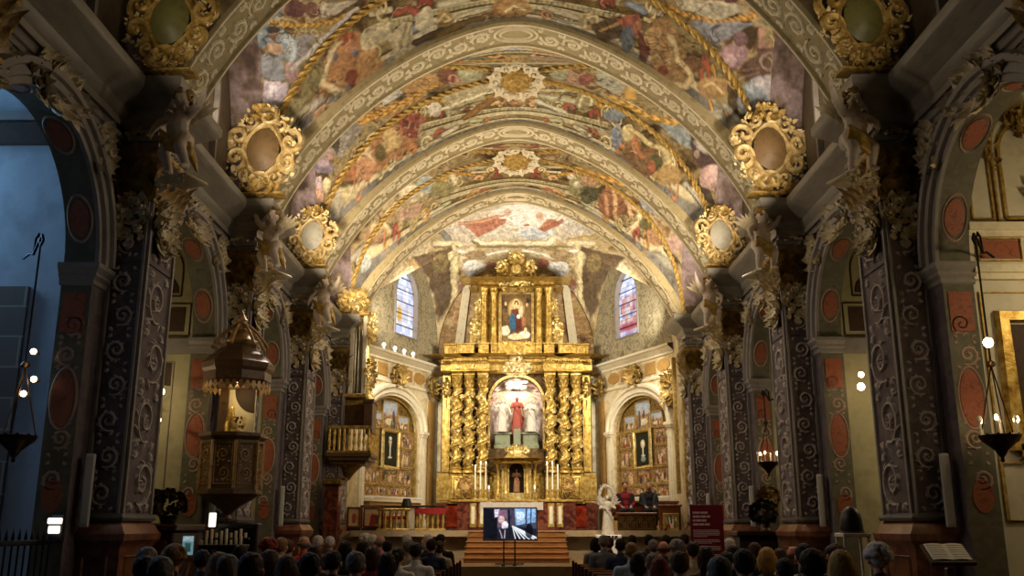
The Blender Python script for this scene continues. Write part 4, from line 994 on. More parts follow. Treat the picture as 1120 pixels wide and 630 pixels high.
def apse_side(side):
    U = np.array([-.40706, .91341, 0]); N = np.array([-.91341, -.40706, 0])
    mp = frame((4.95, 29.4, 0), U, (0, 0, 1), N)
    who = 'pulpit' if side < 0 else 'poster'
    NA = arc(2.15, 4.85, 1.68, 1.05, 180, 0, 30); WA = pointed(2.75, .72, 9.45, .95)
    mb = MB(side); strip_wall(mb, mp, -.1, AL+.1, 1.4, 7.1, NA, 1.4)
    wl = tag(mb.build('wall_apse', M['apse_stone'], smooth=30), 'cream marbled apse wall with a deep arched recess on the %s side' % who, 'wall', kind='structure')
    mb = MB(side); strip_wall(mb, mp, -.1, AL+.1, 7.1, 11.7, WA, 8.05); mb.build('frescoed_upper_wall', M['olive_wall'], wl, 30)
    mb = MB(side); mb.box((4.95, 28.1, 1.4), (5.6, 29.45, 11.7)); mb.build('return_wall', M['apse_stone'], wl, 0)
    # recess
    mb = MB(side); A = np.vstack([[(.47, 1.4)], NA, [(3.83, 1.4)]]); mb.grid(np.stack([mp(*A.T, 0), mp(*A.T, -.18)], 1)); rect(mb, mp, .4, 3.9, 1.4, 6.2, -.18)
    mb.build('recess', M['apse_stone'], wl, 30)
    mb = MB(side); mb.band(arc(2.15, 4.85, 1.68, 1.05, 180, 0, 40), [(0, 0), (0, .05), (-.07, .05), (-.09, .1), (-.24, .1), (-.27, .16), (-.36, .16), (-.40, .05), (-.42, 0)], mp); mb.build('archivolt', M['cream'], wl, 35)
    mb = MB(side); mb.band(arc(2.15, 4.85, 1.64, 1.01, 180, 0, 40), [(-.05, -.1), (0, -.06), (.05, -.1)], mp)
    for s in (-1, 1): u = 2.15+s*1.63; mb.prism([(u-.03, 2.5), (u+.03, 2.5), (u+.03, 4.85), (u-.03, 4.85)], -.2, -.06, mp)
    mb.build('gilded_edge', M['gold_stucco'], wl, 35)
    for u, w in ((.24, .26), (4.06, .26)):
        mb = MB(side)
        mb.prism([(u-w/2, 1.6), (u+w/2, 1.6), (u+w/2, 4.75), (u-w/2, 4.75)], 0, .10, mp); mb.prism([(u-w/2+.06, 2.0), (u+w/2-.06, 2.0), (u+w/2-.06, 4.4), (u-w/2+.06, 4.4)], .1, .125, mp)
        for z0, z1, e in ((1.55, 1.9, .05), (4.68, 4.76, .04), (4.76, 4.86, .08)): mb.prism([(u-w/2-e, z0), (u+w/2+e, z0), (u+w/2+e, z1), (u-w/2-e, z1)], 0, .1+e, mp)
        mb.build('pilaster', M['cream'], wl, 0)
    mb = MB(side)
    for u in (4.62,): mb.prism([(u-.2, 1.6), (u+.2, 1.6), (u+.2, 6.0), (u-.2, 6.0)], 0, .05, mp)
    mb.build('ochre_strip', M['ochre_panel'], wl, 0)
    # entablature: cornice, frieze of lozenges, keystone ornament
    mb = MB(side)
    for z, pr in ((7.0, [(0, 0), (.06, 0), (.06, .08), (.12, .12), (.2, .2), (.26, .22), (.26, .30), (0, .33)]), (6.30, [(0, 0), (.05, 0), (.07, .06), (.05, .1), (0, .1)])):
        rows = np.array([[mp(u, z+h, o)[0] for o, h in pr] for u in (-.1, AL+.05)]); mb.grid(rows)
    mb.build('entablature', M['cream'], wl, 20)
    mb = MB(side)
    for u in (.55, 3.75): mb.prism(arc(u, 6.70, .38, .2, 0, 345, 20).tolist(), 0, .03, mp)
    for u in (1.35, 2.95): mb.prism([(u-.3, 6.5), (u+.3, 6.5), (u+.3, 6.9), (u-.3, 6.9)], 0, .03, mp)
    mb.build('frieze_panel', M['ochre_panel'], wl, 0)
    mb = MB(side); foliage(mb, mp(2.15, 6.55, .08)[0], (1.0, .2, .65), 34, 3, N*np.array([1, 1, 1])); foliage(mb, mp(4.55, 6.5, .08)[0], (.7, .2, .7), 24, 8, N); foliage(mb, mp(.1, 5.9, .08)[0], (.8, .2, 1.2), 26, 9, N)
    mb.build('stucco_foliage', M['gold_stucco'], wl, 60)
    # small white urns lined on the cornice, and window
    if side < 0:
        for i, u in enumerate((1.2, 1.9, 2.5, 3.1)):
            mb = MB(); mb.lathe([(0, 0), (.06, 0), (.04, .03), (.03, .06), (.07, .12), (.07, .17), (.04, .21), (0, .22)], n=10)
            p = mp(u, 7.33, .12)[0]*np.array([-1, 1, 1]); o = mb.build('floodlight', M['lamp_white'], smooth=40); o.location = p
            tag(o, 'small white flood lamp on the apse cornice below the window, %s from the organ loft' % ('first', 'second', 'third', 'fourth')[i], 'lamp', 'white lamps on the apse cornice')
    wroot = thing('window_%d' % (1 if side < 0 else 2), 'tall pointed stained glass window, %s' % ('mostly pale with a yellow figure low down' if side < 0 else 'red and blue figures in its lower half'), 'window', kind='structure')
    mb = MB(side); A = np.vstack([WA, [(WA[-1,0], 8.05), (WA[0,0], 8.05), WA[0]]]); mb.grid(np.stack([mp(*A.T, 0), mp(2.75+(A[:,0]-2.75)*.93, 9.2+(A[:,1]-9.2)*.96, -.14)], 1))
    mb.band(A, [(-.06, 0), (-.05, .05), (0, .05), (0, 0)], mp); mb.build('frame', M['frame'], wroot, 30)
    # pane: fine grid clipped to the arch
    nu, nv = 44, 100; us = np.linspace(2.05, 3.45, nu); vs = np.linspace(8.05, 10.40, nv); G = np.array([[(u, v) for v in vs] for u in us])
    W2 = WA.copy(); top = np.interp(us, 2.75+(W2[:,0]-2.75)*.9, 9.2+(W2[:,1]-9.2)*.95); G[:, :, 1] = 8.12+(G[:, :, 1]-8.05)/(10.40-8.05)*(top-8.12)[:, None]
    F = G.reshape(-1, 2); q = np.column_stack([F, F[:,0]*0+side]); mb = MB(side); mb.grid(mp(F[:,0], F[:,1], np.full(len(F), -.12)).reshape(nu, nv, 3))
    x = (F[:,0]-2.75)/.7*(1 if side > 0 else -1)*-1; z = (F[:,1]-8.1)/2.3
    cells_ = np.floor(q*np.array([5.5, 5.5, 1]))
    h = vnoise(cells_*7.3+.5, 3); base = palette(h, ['#ccd8f4', '#f2f4ff', '#b9c4ee', '#ffffff', '#c9c2ee', '#e8ecff'])
    if side > 0:
        c2 = palette(vnoise(cells_*5.1+9, 8), ['#b8402c', '#e0a08c', '#4c6cb0', '#f0d8d0', '#c05a30', '#8fa4d8', '#ead2c8'])
        a = ((z < .62) & (np.abs(x) < .9) & (h < .75)).astype(float)*.9; base = base*(1-a[:, None])+c2*a[:, None]
        c3 = np.array(lin('#b83a28')); a = sstep(.25, .15, z)*sstep(.06, .1, z)*.8; base = base*(1-a[:, None])+c3*a[:, None]
    else:
        c2 = palette(vnoise(cells_*5.1+9, 8), ['#7f88c0', '#d8cce8', '#f0e2c0', '#9fb0e0', '#e8e8ff', '#c8b0a0'])
        a = ((z < .58) & (z > .2) & (h < .6)).astype(float)*.7; base = base*(1-a[:, None])+c2*a[:, None]
        a = sstep(.18, .08, np.hypot((x+.35)*.6, (z-.3)))*.95; base = mixc(base, lin('#e0b030'), a)
    ln = (np.abs((F[:,1]-8.1)/.29 % 1-.5) > .455) | (np.abs(x) > .96)
    base[ln] *= .45; mb.c = base; mb.build('pane', M['glass'], wroot, 180)
    mb = MB(side)
    for v in np.arange(8.4, 10.2, .42): mb.prism([(2.06, v), (3.44, v), (3.44, v+.025), (2.06, v+.025)], -.115, -.09, mp)
    mb.build('bars', M['lead'], wroot, 0)
    return wl, mp
M['lamp_white'] = emit('white lamp glass', '#fff6e4', 1.6)
APSE = {s: apse_side(s) for s in (-1, 1)}

# back wall above the altarpiece, frescoed with angels on clouds
nx, nz = 150, 130; X = np.linspace(-3.1, 3.1, nx); Z = np.linspace(7, 11.7, nz); G = np.array([[(x, 34.15, z) for z in Z] for x in X]); pts = G.reshape(-1, 3)
mb = MB(); mb.grid(G); rectm = frame((0, 34.15, 0), (1, 0, 0), (0, 0, 1), (0, -1, 0))
mb.c = fresco(pts, pts[:, [0, 2]], FRESCO.get('back', []), 91, ['#6a4a30', '#8d6a40', '#b79b6c', '#9a7a50', '#d0b88c', '#a67a54'], lines=.8)
wb = tag(mb.build('wall_back', M['fresco'], smooth=0), 'end wall of the apse, frescoed above the altarpiece with angels on clouds', 'wall', kind='structure')
mb = MB(); rect(mb, rectm, -3.1, 3.1, 1.4, 7.0, 0); mb.build('lower_wall', M['apse_stone'], wb, 0)
mb = MB()
for s in (-1, 1):
    mb.prism([(s*2.12-.16, 8.0), (s*2.12+.16, 8.0), (s*1.75+.13, 11.2), (s*1.75-.13, 11.2)], 0, .10, rectm)
mb.build('painted_pilaster', M['rib_relief'], wb, 0)

# lunettes above the side cornices
def lunette(side):
    mb = MB(side)
    for b in (1, 2, 3, 4):
        y0, y1 = YC[b], YC[b+1]; G = np.array([[(5.56, y, z) for z in (7.6, 11.9)] for y in (y0, y1)]); mb.grid(G)
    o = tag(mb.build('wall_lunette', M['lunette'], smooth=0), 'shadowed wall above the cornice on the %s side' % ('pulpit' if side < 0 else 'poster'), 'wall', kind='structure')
    for b in (1, 2, 3, 4):
        uc = (YC[b]+YC[b+1])/2; mp = frame((5.55, uc, 0), (0, 1, 0), (0, 0, 1), (-1, 0, 0)); mb = MB(side)
        A = np.vstack([[(-.72, 7.9)], pointed(0, .72, 9.4, 1.0), [(.72, 7.9)]]); mb.band(A, [(-.10, 0), (-.08, .09), (0, .09), (.02, 0)], mp); mb.build('window_surround', M['mould'], o, 30)
        # wall arch carrying the web out to the wall
        v = np.sin(np.linspace(-1, 1, 130)*PI/2); hz = h_wall(11.2)(v); mb = MB(side)
        G = np.stack([np.column_stack([np.full(130, x), uc+v*2.05, hz]) for x in np.linspace(XS-.02, 5.6, 26)], 1); mb.grid(G); F_ = G.reshape(-1, 3)
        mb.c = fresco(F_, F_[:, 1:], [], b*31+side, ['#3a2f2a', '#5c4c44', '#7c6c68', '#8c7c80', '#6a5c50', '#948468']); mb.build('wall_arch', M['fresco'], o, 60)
    for b in (1, 2, 3, 4, 5):
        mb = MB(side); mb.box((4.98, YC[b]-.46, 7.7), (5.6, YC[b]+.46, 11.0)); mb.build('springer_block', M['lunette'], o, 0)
    return o
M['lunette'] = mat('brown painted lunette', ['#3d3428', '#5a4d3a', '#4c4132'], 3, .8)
for s in (-1, 1): lunette(s)
# vault over everything: the dark roof space above the webs
# ------------------------------------------------------------------ side chapels
M['chapel_cream'] = mat('cream limewashed chapel wall', ['#8f8766', '#b0a884', '#a29a76'], 2, .8)
M['chapel_grey'] = mat('grey limewashed chapel wall', ['#8f9296', '#b4b8bc', '#a2a6aa'], 1.6, .8)
M['brown_paint'] = mat('dark brown painted ornament', ['#2e2016', '#4a3524', '#3a2a1c'], 7, .7)
M['chapel_white'] = mat('white chapel panel', ['#b4ac94', '#d6ceb6', '#c6beA6'.lower()], 3, .6)
def block_mat():
    m, nt, b = _nt('coursed stone blocks'); br = nt.nodes.new('ShaderNodeTexBrick'); tc = nt.nodes.new('ShaderNodeTexCoord'); mp = nt.nodes.new('ShaderNodeMapping'); mp.inputs['Rotation'].default_value = (PI/2, 0, 0)
    nt.links.new(tc.outputs['Object'], mp.inputs[0]); nt.links.new(mp.outputs[0], br.inputs['Vector'])
    br.inputs['Color1'].default_value = (*lin('#6a5a50'), 1); br.inputs['Color2'].default_value = (*lin('#7d6c60'), 1); br.inputs['Mortar'].default_value = (*lin('#a09484'), 1)
    br.inputs['Scale'].default_value = 1.0; br.inputs['Brick Width'].default_value = .9; br.inputs['Row Height'].default_value = .42; br.inputs['Mortar Size'].default_value = .012
    nt.links.new(br.outputs[0], b.inputs['Base Color']); b.inputs['Roughness'].default_value = .85; return m
M['blocks'] = block_mat()
def chapel(side, b):
    y0, y1 = YC[b]+.85, YC[b+1]-(.1 if side < 0 and b == 1 else .85); m = {(-1, 1): 'chapel_grey', (1, 1): 'chapel_white'}.get((side, b), 'chapel_cream')
    mb = MB(side); x0, x1 = XW+.40, 9.8
    mb.box((x0, y1, 0), (x1, y1+.1, 8)); mb.box((x0, y0-.1, 0), (x1, y0, 8)); mb.box((x1, y0-.1, 0), (x1+.15, y1+.1, 8)); mb.box((x0, y0-.1, 7.9), (x1+.15, y1+.1, 8.05))
    o = tag(mb.build('wall_chapel', M[m], smooth=0), {(-1, 1): 'bluish daylit wall of the side chapel nearest the camera on the pulpit side', (1, 1): 'white and gold panelled chapel wall nearest the camera on the poster side'}.get((side, b), 'cream side chapel wall, chapel %s from the camera on the %s side' % ({1: 'first', 2: 'second', 3: 'third', 4: 'fourth'}[b], side_w(side))), 'wall', kind='structure')
    mp = frame((0, y1, 0), (1, 0, 0), (0, 0, 1), (0, -1, 0))
    def panel(name, mm, polys, n0=0, n1=.03):
        q = MB(side)
        for P in polys: q.prism(P, n0, n1, mp)
        return q.build(name, M[mm], o, 0)
    R = lambda a, c, z0, z1: [(a, z0), (c, z0), (c, z1), (a, z1)]
    def fr(name, mm, a, c, z0, z1, w=.05, h=.05, top=0):
        q = MB(side); C = [(a, z0), (c, z0), (c, z1), (a, z1), (a, z0)] if not top else np.vstack([[(a, z0), (c, z0)], arc((a+c)/2, z1, (c-a)/2, top, 0, 180, 14), [(a, z0)]])
        q.band(C, [(-w/2, 0), (-w/3, h), (w/3, h), (w/2, 0)], mp); return q.build(name, M[mm], o, 30)
    if side < 0 and b == 1:
        q = MB(side); q.box((XW+.02, YC[b+1]-.88, 0), (XW+.40, YC[b+1]+.9, 8)); q.build('pier_back', M['plaster'], o, 0)
        panel('string_course', 'brown_paint', [R(x0, x1, 7.0, 7.30)], 0, .12); panel('string_course', 'frame', [R(x0, x1, 7.36, 7.50)], 0, .10); panel('stone_blocks', 'blocks', [R(6.72, x1, 0, 4.9)], 0, .05)
    elif side > 0 and b == 1:
        fr('gilded_moulding', 'gold_stucco', 6.02, 6.30, 5.62, 7.2, .035, .03); fr('gilded_moulding', 'gold_stucco', 6.46, 7.5, 5.62, 6.55, .06, .04, .5); fr('gilded_moulding', 'gold_stucco', 6.36, 7.6, 5.56, 6.6, .04, .04, .65)
        q = MB(side); foliage(q, (6.98, y1-.05, 6.95), (.9, .12, .45), 26, 3, (0, -1, 0)); foliage(q, (6.36, y1-.05, 6.5), (.14, .1, .5), 10, 4, (0, -1, 0)); foliage(q, (6.95, y1-.04, 5.95), (.4, .1, .5), 18, 5, (0, -1, 0)); q.build('gilded_foliage', M['gold_stucco'], o, 60)
        q = MB(side)
        for z, w_ in ((5.44, .14), (4.86, .16)): q.box((x0, y1-w_, z), (x1, y1, z+.10)); q.box((x0, y1-w_*.6, z-.08), (x1, y1, z))
        q.build('cornice', M['cream'], o, 0)
        panel('orange_panel', 'marble_orange', [R(6.06, 6.56, 5.08, 5.32), R(6.74, 7.5, 5.08, 5.32)], 0, .03); fr('gilded_moulding', 'gold_stucco', 6.03, 6.59, 5.05, 5.35, .03, .04); fr('gilded_moulding', 'gold_stucco', 6.71, 7.53, 5.05, 5.35, .03, .04)
        fr('gilded_moulding', 'gold_stucco', 5.98, 7.9, 1.75, 4.62, .04, .03); 
        fr('picture_frame', 'gold', 6.22, 7.9, 2.6, 4.30, .24, .1); panel('dark_picture', 'brown_paint', [R(6.3, 7.8, 2.7, 4.2)], 0, .02); fr('gilded_moulding', 'gold_stucco', 6.0, 6.6, 1.75, 2.45, .03, .03)
    else:
        panel('band', 'frame', [R(x0, x1, 4.72, 5.0)], 0, .06)
        fr('panel_edge', 'brown_paint', 5.98, 6.72, 5.06, 5.66, .03, .02); panel('brown_panel', 'brown_paint', [R(6.08, 6.62, 5.14, 5.58)], 0, .02)
        panel('brown_lunette', 'brown_paint', [arc(6.55, 5.86, .32, .34, 0, 180, 14).tolist()], 0, .02); fr('panel_edge', 'brown_paint', 6.18, 7.2, 5.80, 6.3, .03, .02, .5)
        if side < 0:
            panel('brown_quarter', 'brown_paint', [[(6.24, 4.56)]+arc(6.24, 4.56, .42, .42, 180-180, -90, 12).tolist(), [(6.34, 1.78), (6.72, 1.78)]+arc(6.72, 1.78, .36, .36, 90, 180, 12).tolist()], 0, .02); fr('panel_edge', 'frame', 6.2, 6.78, 1.74, 4.58, .025, .02)
            q = MB(side); foliage(q, (6.66, y1-.06, 3.75), (.42, .12, .9), 30, 7, (0, -1, 0)); foliage(q, (6.72, y1-.06, 3.0), (.3, .12, .9), 24, 8, (0, -1, 0)); foliage(q, (6.80, y1-.06, 2.4), (.3, .12, .6), 16, 9, (0, -1, 0)); q.build('dark_carving', M['brown_paint'], o, 60)
    return o
def side_w(s): return 'pulpit' if s < 0 else 'poster'
for s in (-1, 1):
    for b in (1, 2, 3, 4): chapel(s, b)
# ------------------------------------------------------------------ the gilded high altarpiece
def rm(u, v, n): return np.stack([np.atleast_1d(u)*1., 33.55-np.atleast_1d(n)*1., np.atleast_1d(v)*1.], 1)
def rmb(u, v, n):
    u, v, n = np.broadcast_arrays(np.atleast_1d(np.asarray(u, float)), np.atleast_1d(np.asarray(v, float)), np.atleast_1d(np.asarray(n, float))); return np.stack([u, 33.55-n, v], 1)
RET = thing('altarpiece', 'towering gilded high altarpiece with twisted columns and a painted Madonna at the top', 'altarpiece', (0, 33.55, ZPRES))
def rb(mb, name, m, par=None, smooth=35):
    """link a retable piece; geometry is authored in church coordinates and moved under the altarpiece's base"""
    for i in range(len(mb.v)): mb.v[i] = mb.v[i]-np.array([0, 33.55, ZPRES])
    return mb.build(name, m, par or RET, smooth)
def rbox(mb, u0, u1, v0, v1, n0, n1, c=.012):
    mb.cbox((u0, 33.55-n1, v0), (u1, 33.55-n0, v1), c)
def cornice(mb, pts, z, prof):
    """moulding following a plan line given as (x, n) from right to left"""
    mb.sweep([(x, 33.55-n, z) for x, n in pts], prof)
# base with dark red marble panels
mb = MB(); rbox(mb, -2.78, 2.78, ZPRES, 2.46, -.4, .30); rb(mb, 'base', M['marble_red'])
mb = MB()
for s in (-1, 1):
    a, b = sorted((s*1.58, s*2.40)); rbox(mb, a, b, 1.66, 2.36, .30, .34)
rb(mb, 'marble_panel', M['marble_redp'] if 'marble_redp' in M else mat('flame red marble', [(.3, '#4a140c'), (.5, '#8a2c18'), (.62, '#b04a28'), (.72, '#5a1a10')], 2.2, .2, 0, .02, 8, 1.5))
for s in (-1, 1):
    for u in (1.02, 1.30):
        mb = MB(); a, b = sorted((s*u, s*(u+.22))); rbox(mb, a, b, 1.68, 2.36, .30, .38); mb.cur = 1; rbox(mb, a+.05, b-.05, 1.78, 2.26, .38, .40)
        rb(mb, 'base_pilaster', [M['gold'], M['cream']])
# predella
mb = MB(); PRE = [(2.78, -.4), (2.78, .2), (2.40, .2), (2.40, .42), (.98, .42), (.98, .25), (-.98, .25), (-.98, .42), (-2.40, .42), (-2.40, .2), (-2.78, .2), (-2.78, -.4)]
MOULD = [(0, 0), (.05, 0), (.05, .04), (.02, .07), (.06, .11), (.06, .15), (0, .16)]
PREs = PRE[::-1] if False else PRE
cornice(mb, PRE, 2.44, [(0, 0), (.06, 0), (.06, .06), (.02, .10), (0, .12), (0, .92), (.03, .94), (.08, 1.0), (.08, 1.05), (0, 1.08)])
rbox(mb, -2.76, 2.76, 2.46, 3.5, -.4, .18)
for s in (-1, 1):
    for c_ in (1.19, 1.66, 2.1): rbox(mb, s*c_-.2, s*c_+.2, 2.5, 3.50, .18, .46)
rb(mb, 'predella', M['gold'])
for s in (-1, 1):
    mb = MB(); a, b = sorted((s*1.56, s*2.22)); rbox(mb, a, b, 2.60, 3.36, .42, .50); 
    f = lambda u, v, n: rmb(u, v, np.asarray(n)+.50)
    mb.band([(a+.06, 2.66), (b-.06, 2.66), (b-.06, 3.30), (a+.06, 3.30), (a+.06, 2.66)], [(-.02, 0), (0, .03), (.02, 0)], f)
    rinceau(mb, .56, .46, f, .05, 3, .3, (a+b)/2, 2.70); rb(mb, 'relief_panel', M['gold'], None, 60)
# wall of the main storey
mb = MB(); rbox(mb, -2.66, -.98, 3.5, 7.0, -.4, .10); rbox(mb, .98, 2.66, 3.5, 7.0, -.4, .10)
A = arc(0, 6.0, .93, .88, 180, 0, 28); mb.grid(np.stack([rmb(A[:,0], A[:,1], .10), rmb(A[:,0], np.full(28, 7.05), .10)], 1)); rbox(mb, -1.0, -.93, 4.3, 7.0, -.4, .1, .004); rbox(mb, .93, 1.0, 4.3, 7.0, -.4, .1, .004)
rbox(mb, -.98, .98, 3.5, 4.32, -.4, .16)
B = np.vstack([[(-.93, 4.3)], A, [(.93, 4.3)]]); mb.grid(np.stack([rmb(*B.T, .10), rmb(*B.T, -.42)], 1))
rb(mb, 'main_storey', M['gold_shaded'])
# twisted vine columns
def solomonic(x, n, z0=3.52, z1=6.42, r=.17):
    mb = MB(); nz, na = 84, 14; zz = np.linspace(0, 1, nz); P = []
    for t in zz:
        k = t*5.0*2*PI; cx, cy = .045*math.cos(k), .045*math.sin(k); rr = r*(1.04-.16*t)
        P.append([(cx+rr*math.cos(a)*(1+.05*math.cos(2*(a-k))), cy+rr*math.sin(a), z0+t*(z1-z0)) for a in np.arange(na)*2*PI/na])
    mb.grid(np.array(P)+np.array([x, 33.55-n, 0]), closev=True)
    mb.lathe([(r*1.5, 0), (r*1.5, .05), (r*1.2, .10), (r*1.35, .15), (r*1.1, .2)], (x, 33.55-n, z0-.05), 16)
    col = rb(mb, 'column', M['gold'], None, 60)
    mb = MB(); t = np.linspace(.03, .97, 150); a = t*5.0*2*PI+1.3; rr = r*(1.12-.16*t)
    mb.tube(np.stack([x+.045*np.cos(t*10*PI)+rr*np.cos(a), 33.55-n+.045*np.sin(t*10*PI)+rr*np.sin(a), z0+t*(z1-z0)], 1), .022, 5)
    rs = np.random.RandomState(int(abs(x)*100))
    for i in range(34):
        t_ = .04+.92*i/34; a_ = t_*10*PI+1.3+rs.uniform(-.9, .9); a_ = -PI/2+(a_ % PI - PI/2)*1.1
        V, F = leaf(.19, .20, .8, 3, 5); c_, s_ = math.cos(a_), math.sin(a_); tilt = rs.uniform(-1.2, 1.2)
        X = V[:,0]*math.cos(tilt)-V[:,2]*math.sin(tilt); Zz = V[:,0]*math.sin(tilt)+V[:,2]*math.cos(tilt); O = V[:,1]+r*.95
        mb.add(np.stack([x+c_*O-s_*X, 33.55-n+s_*O+c_*X, z0+t_*(z1-z0)+Zz-.05], 1), F)
    for i in range(10):
        t_ = .07+.9*i/10; a_ = -PI/2+rs.uniform(-1, 1); mb.ell((x+(r+.03)*math.cos(a_), 33.55-n+(r+.03)*math.sin(a_), z0+t_*(z1-z0)), (.035, .035, .05), nu=6, nv=5)
    rb(mb, 'vine', M['gold_hi'], col, 60)
    mb = MB(); mb.lathe([(.125, 0), (.15, .02), (.13, .05), (.15, .3), (.2, .42), (.21, .44)], (x, 33.55-n, z1), 12)
    for row, (zo, h, w) in enumerate(((.04, .22, .14), (.16, .26, .14))):
        for i in range(8):
            a_ = (i+.5*row)*2*PI/8; V, F = leaf(w, h, .8, 3, 5); c_, s_ = math.cos(a_), math.sin(a_); O = V[:,1]+.14
            mb.add(np.stack([x+c_*O-s_*V[:,0], 33.55-n+s_*O+c_*V[:,0], z1+zo+V[:,2]], 1), F)
    mb.cbox((x-.2, 33.55-n-.2, z1+.44), (x+.2, 33.55-n+.2, z1+.54), .015)
    rb(mb, 'capital', M['gold'], col, 60)

for s in (-1, 1):
    for x, n in ((1.19, .40), (1.66, .32), (2.1, .32)): solomonic(s*x, n)
    mb = MB(); a, b = sorted((s*2.34, s*2.62)); rbox(mb, a, b, 3.5, 6.9, .1, .24)
    a2, b2 = a+.05, b-.05; rbox(mb, a2, b2, 3.7, 5.7, .24, .26); rb(mb, 'outer_pilaster', M['gold'])
    mb = MB(); foliage(mb, (s*2.48, 33.30, 6.45), (.26, .08, .8), 20, 5, (0, -1, 0))
    for k in range(5): mb.ell((s*2.48, 33.29, 5.98-.07*k), .035-.003*k, nu=7, nv=5)
    rb(mb, 'drop_ornament', M['gold_dark'], None, 60)
# main entablature
mb = MB(); ENT = [(2.70, -.4), (2.70, .26), (2.36, .26), (2.36, .50), (1.90, .50), (1.90, .46), (1.44, .46), (1.44, .60), (.95, .60), (.95, .30), (-.95, .30), (-.95, .60), (-1.44, .60), (-1.44, .46), (-1.90, .46), (-1.90, .50), (-2.36, .50), (-2.36, .26), (-2.70, .26), (-2.70, -.4)]
cornice(mb, ENT, 6.96, [(-.3, 0), (0, 0), (.02, .02), (.02, .09), (0, .11), (0, .30), (.03, .33), (.05, .40), (.12, .46), (.12, .53), (.15, .56), (0, .58), (-.6, .58)])
rbox(mb, -2.7, 2.7, 6.98, 7.5, -.4, .2)
rb(mb, 'entablature', M['gold'])
mb = MB()
for s in (-1, 1):
    for c_ in (1.66, 2.1, 1.2): foliage(mb, (s*c_, 33.55-.52-(.1 if c_ == 1.2 else 0), 7.17), (.34, .05, .17), 9, int(c_*10), (0, -1, 0), scroll=False)
rb(mb, 'frieze_leaves', M['gold_hi'], None, 60)
# upper storey
mb = MB()
rbox(mb, -2.62, 2.62, 7.5, 7.62, -.4, .35)
for s in (-1, 1):
    for a, b, n in ((2.15, 2.6, .2), (1.5, 2.15, .34), (.98, 1.36, .40), (.66, .92, .34)):
        a, b = sorted((s*a, s*b)); rbox(mb, a, b, 7.60, 8.02, -.4, n); rbox(mb, a-.02, b+.02, 8.0, 8.06, -.4, n+.03, .01)
rbox(mb, -.66, .66, 7.6, 8.08, -.4, .42); rbox(mb, -1.3, 1.3, 8.0, 10.25, -.4, .06)
rb(mb, 'upper_storey', M['gold'])
for s in (-1, 1):
    for x, n, w in ((1.18, .24, .12), (.82, .22, .105)):
        mb = MB(); mb.lathe([(w*1.25, 0), (w*1.25, .06), (w, .12), (w*.98, .5), (w*1.06, .55), (w*.98, .6), (w*.85, 1.68), (w, 1.72), (w*.95, 1.76), (w*1.4, 2.0), (w*1.45, 2.05)], (s*x, 33.55-n, 8.06), 14)
        for i in range(7):
            a_ = i*2*PI/7; V, F = leaf(.1, .2, .8, 3, 5); c_, s_ = math.cos(a_), math.sin(a_); O = V[:,1]+w*.95
            mb.add(np.stack([s*x+c_*O-s_*V[:,0], 33.55-n+s_*O+c_*V[:,0], 9.84+V[:,2]], 1), F)
        rinceau(mb, 1.0, w*1.1, lambda u, v, nn: np.stack([s*x+np.asarray(u), 33.55-n-w*.92-np.asarray(nn), np.asarray(v)], 1), .02, 3, .22, 0, 8.7)
        rb(mb, 'upper_column', M['gold'], None, 60)
    # side scroll wings
    mb = MB(); Pw = np.array([(1.30, 8.05), (1.66, 8.05), (1.68, 8.3), (1.58, 8.7), (1.50, 9.1), (1.44, 9.5), (1.38, 9.75), (1.30, 9.8)]); Pw[:,0] *= s
    mb.prism(Pw.tolist(), 0, .16, rmb); foliage(mb, (s*1.48, 33.37, 8.55), (.34, .1, 1.0), 30, 5, (0, -1, 0)); foliage(mb, (s*1.38, 33.37, 9.35), (.2, .1, .8), 18, 6, (0, -1, 0))
    rb(mb, 'scroll_wing', M['gold_hi'], None, 60)
mb = MB(); cornice(mb, [(1.42, -.4), (1.42, .30), (1.0, .30), (1.0, .24), (.66, .24), (.66, .2), (-.66, .2), (-.66, .24), (-1.0, .24), (-1.0, .30), (-1.42, .30), (-1.42, -.4)], 10.08, [(-.3, 0), (0, 0), (.02, .05), (0, .07), (.04, .16), (.12, .2), (.12, .26), (0, .29), (-.6, .29)])
rbox(mb, -1.4, 1.4, 10.1, 10.36, -.4, .15)
rb(mb, 'upper_cornice', M['gold'])
# framed painting of a mother and child on clouds
mb = MB(); FR = [(-.60, 8.10), (.60, 8.10), (.60, 9.95), (-.60, 9.95)]
mb.band(FR+FR[:1], [(-.07, .06), (-.07, .14), (-.03, .18), (0, .14), (.04, .14), (.06, .08)], rmb); fr = rb(mb, 'picture_frame', M['gold_hi'], None, 30)
def canvas(mb, mp, u0, u1, v0, v1, n, prims, seed, base, k=90):
    G = np.array([[(u, v) for v in np.linspace(v0, v1, int(k*(v1-v0)/(u1-u0))+2)] for u in np.linspace(u0, u1, k)]); F = G.reshape(-1, 2)
    mb.grid(mp(F[:,0], F[:,1], np.full(len(F), n)).reshape(*G.shape[:2], 3)); loc = np.stack([(F[:,0]-u0)/(u1-u0)*2-1, (F[:,1]-v0)/(v1-v0)*2-1], 1)
    c = fresco(np.column_stack([loc*1.6, loc[:,0]*0+seed]), loc, prims, seed, base); mb.c = c if mb.c is None else np.vstack([mb.c, c]); return mb
def ellp(cx, cy, rx, ry, rot=0, n=16):
    a = np.arange(n)*2*PI/n; x, y = rx*np.cos(a), ry*np.sin(a); c, s = math.cos(rot), math.sin(rot); return [(cx+c*i-s*j, cy+s*i+c*j) for i, j in zip(x, y)]
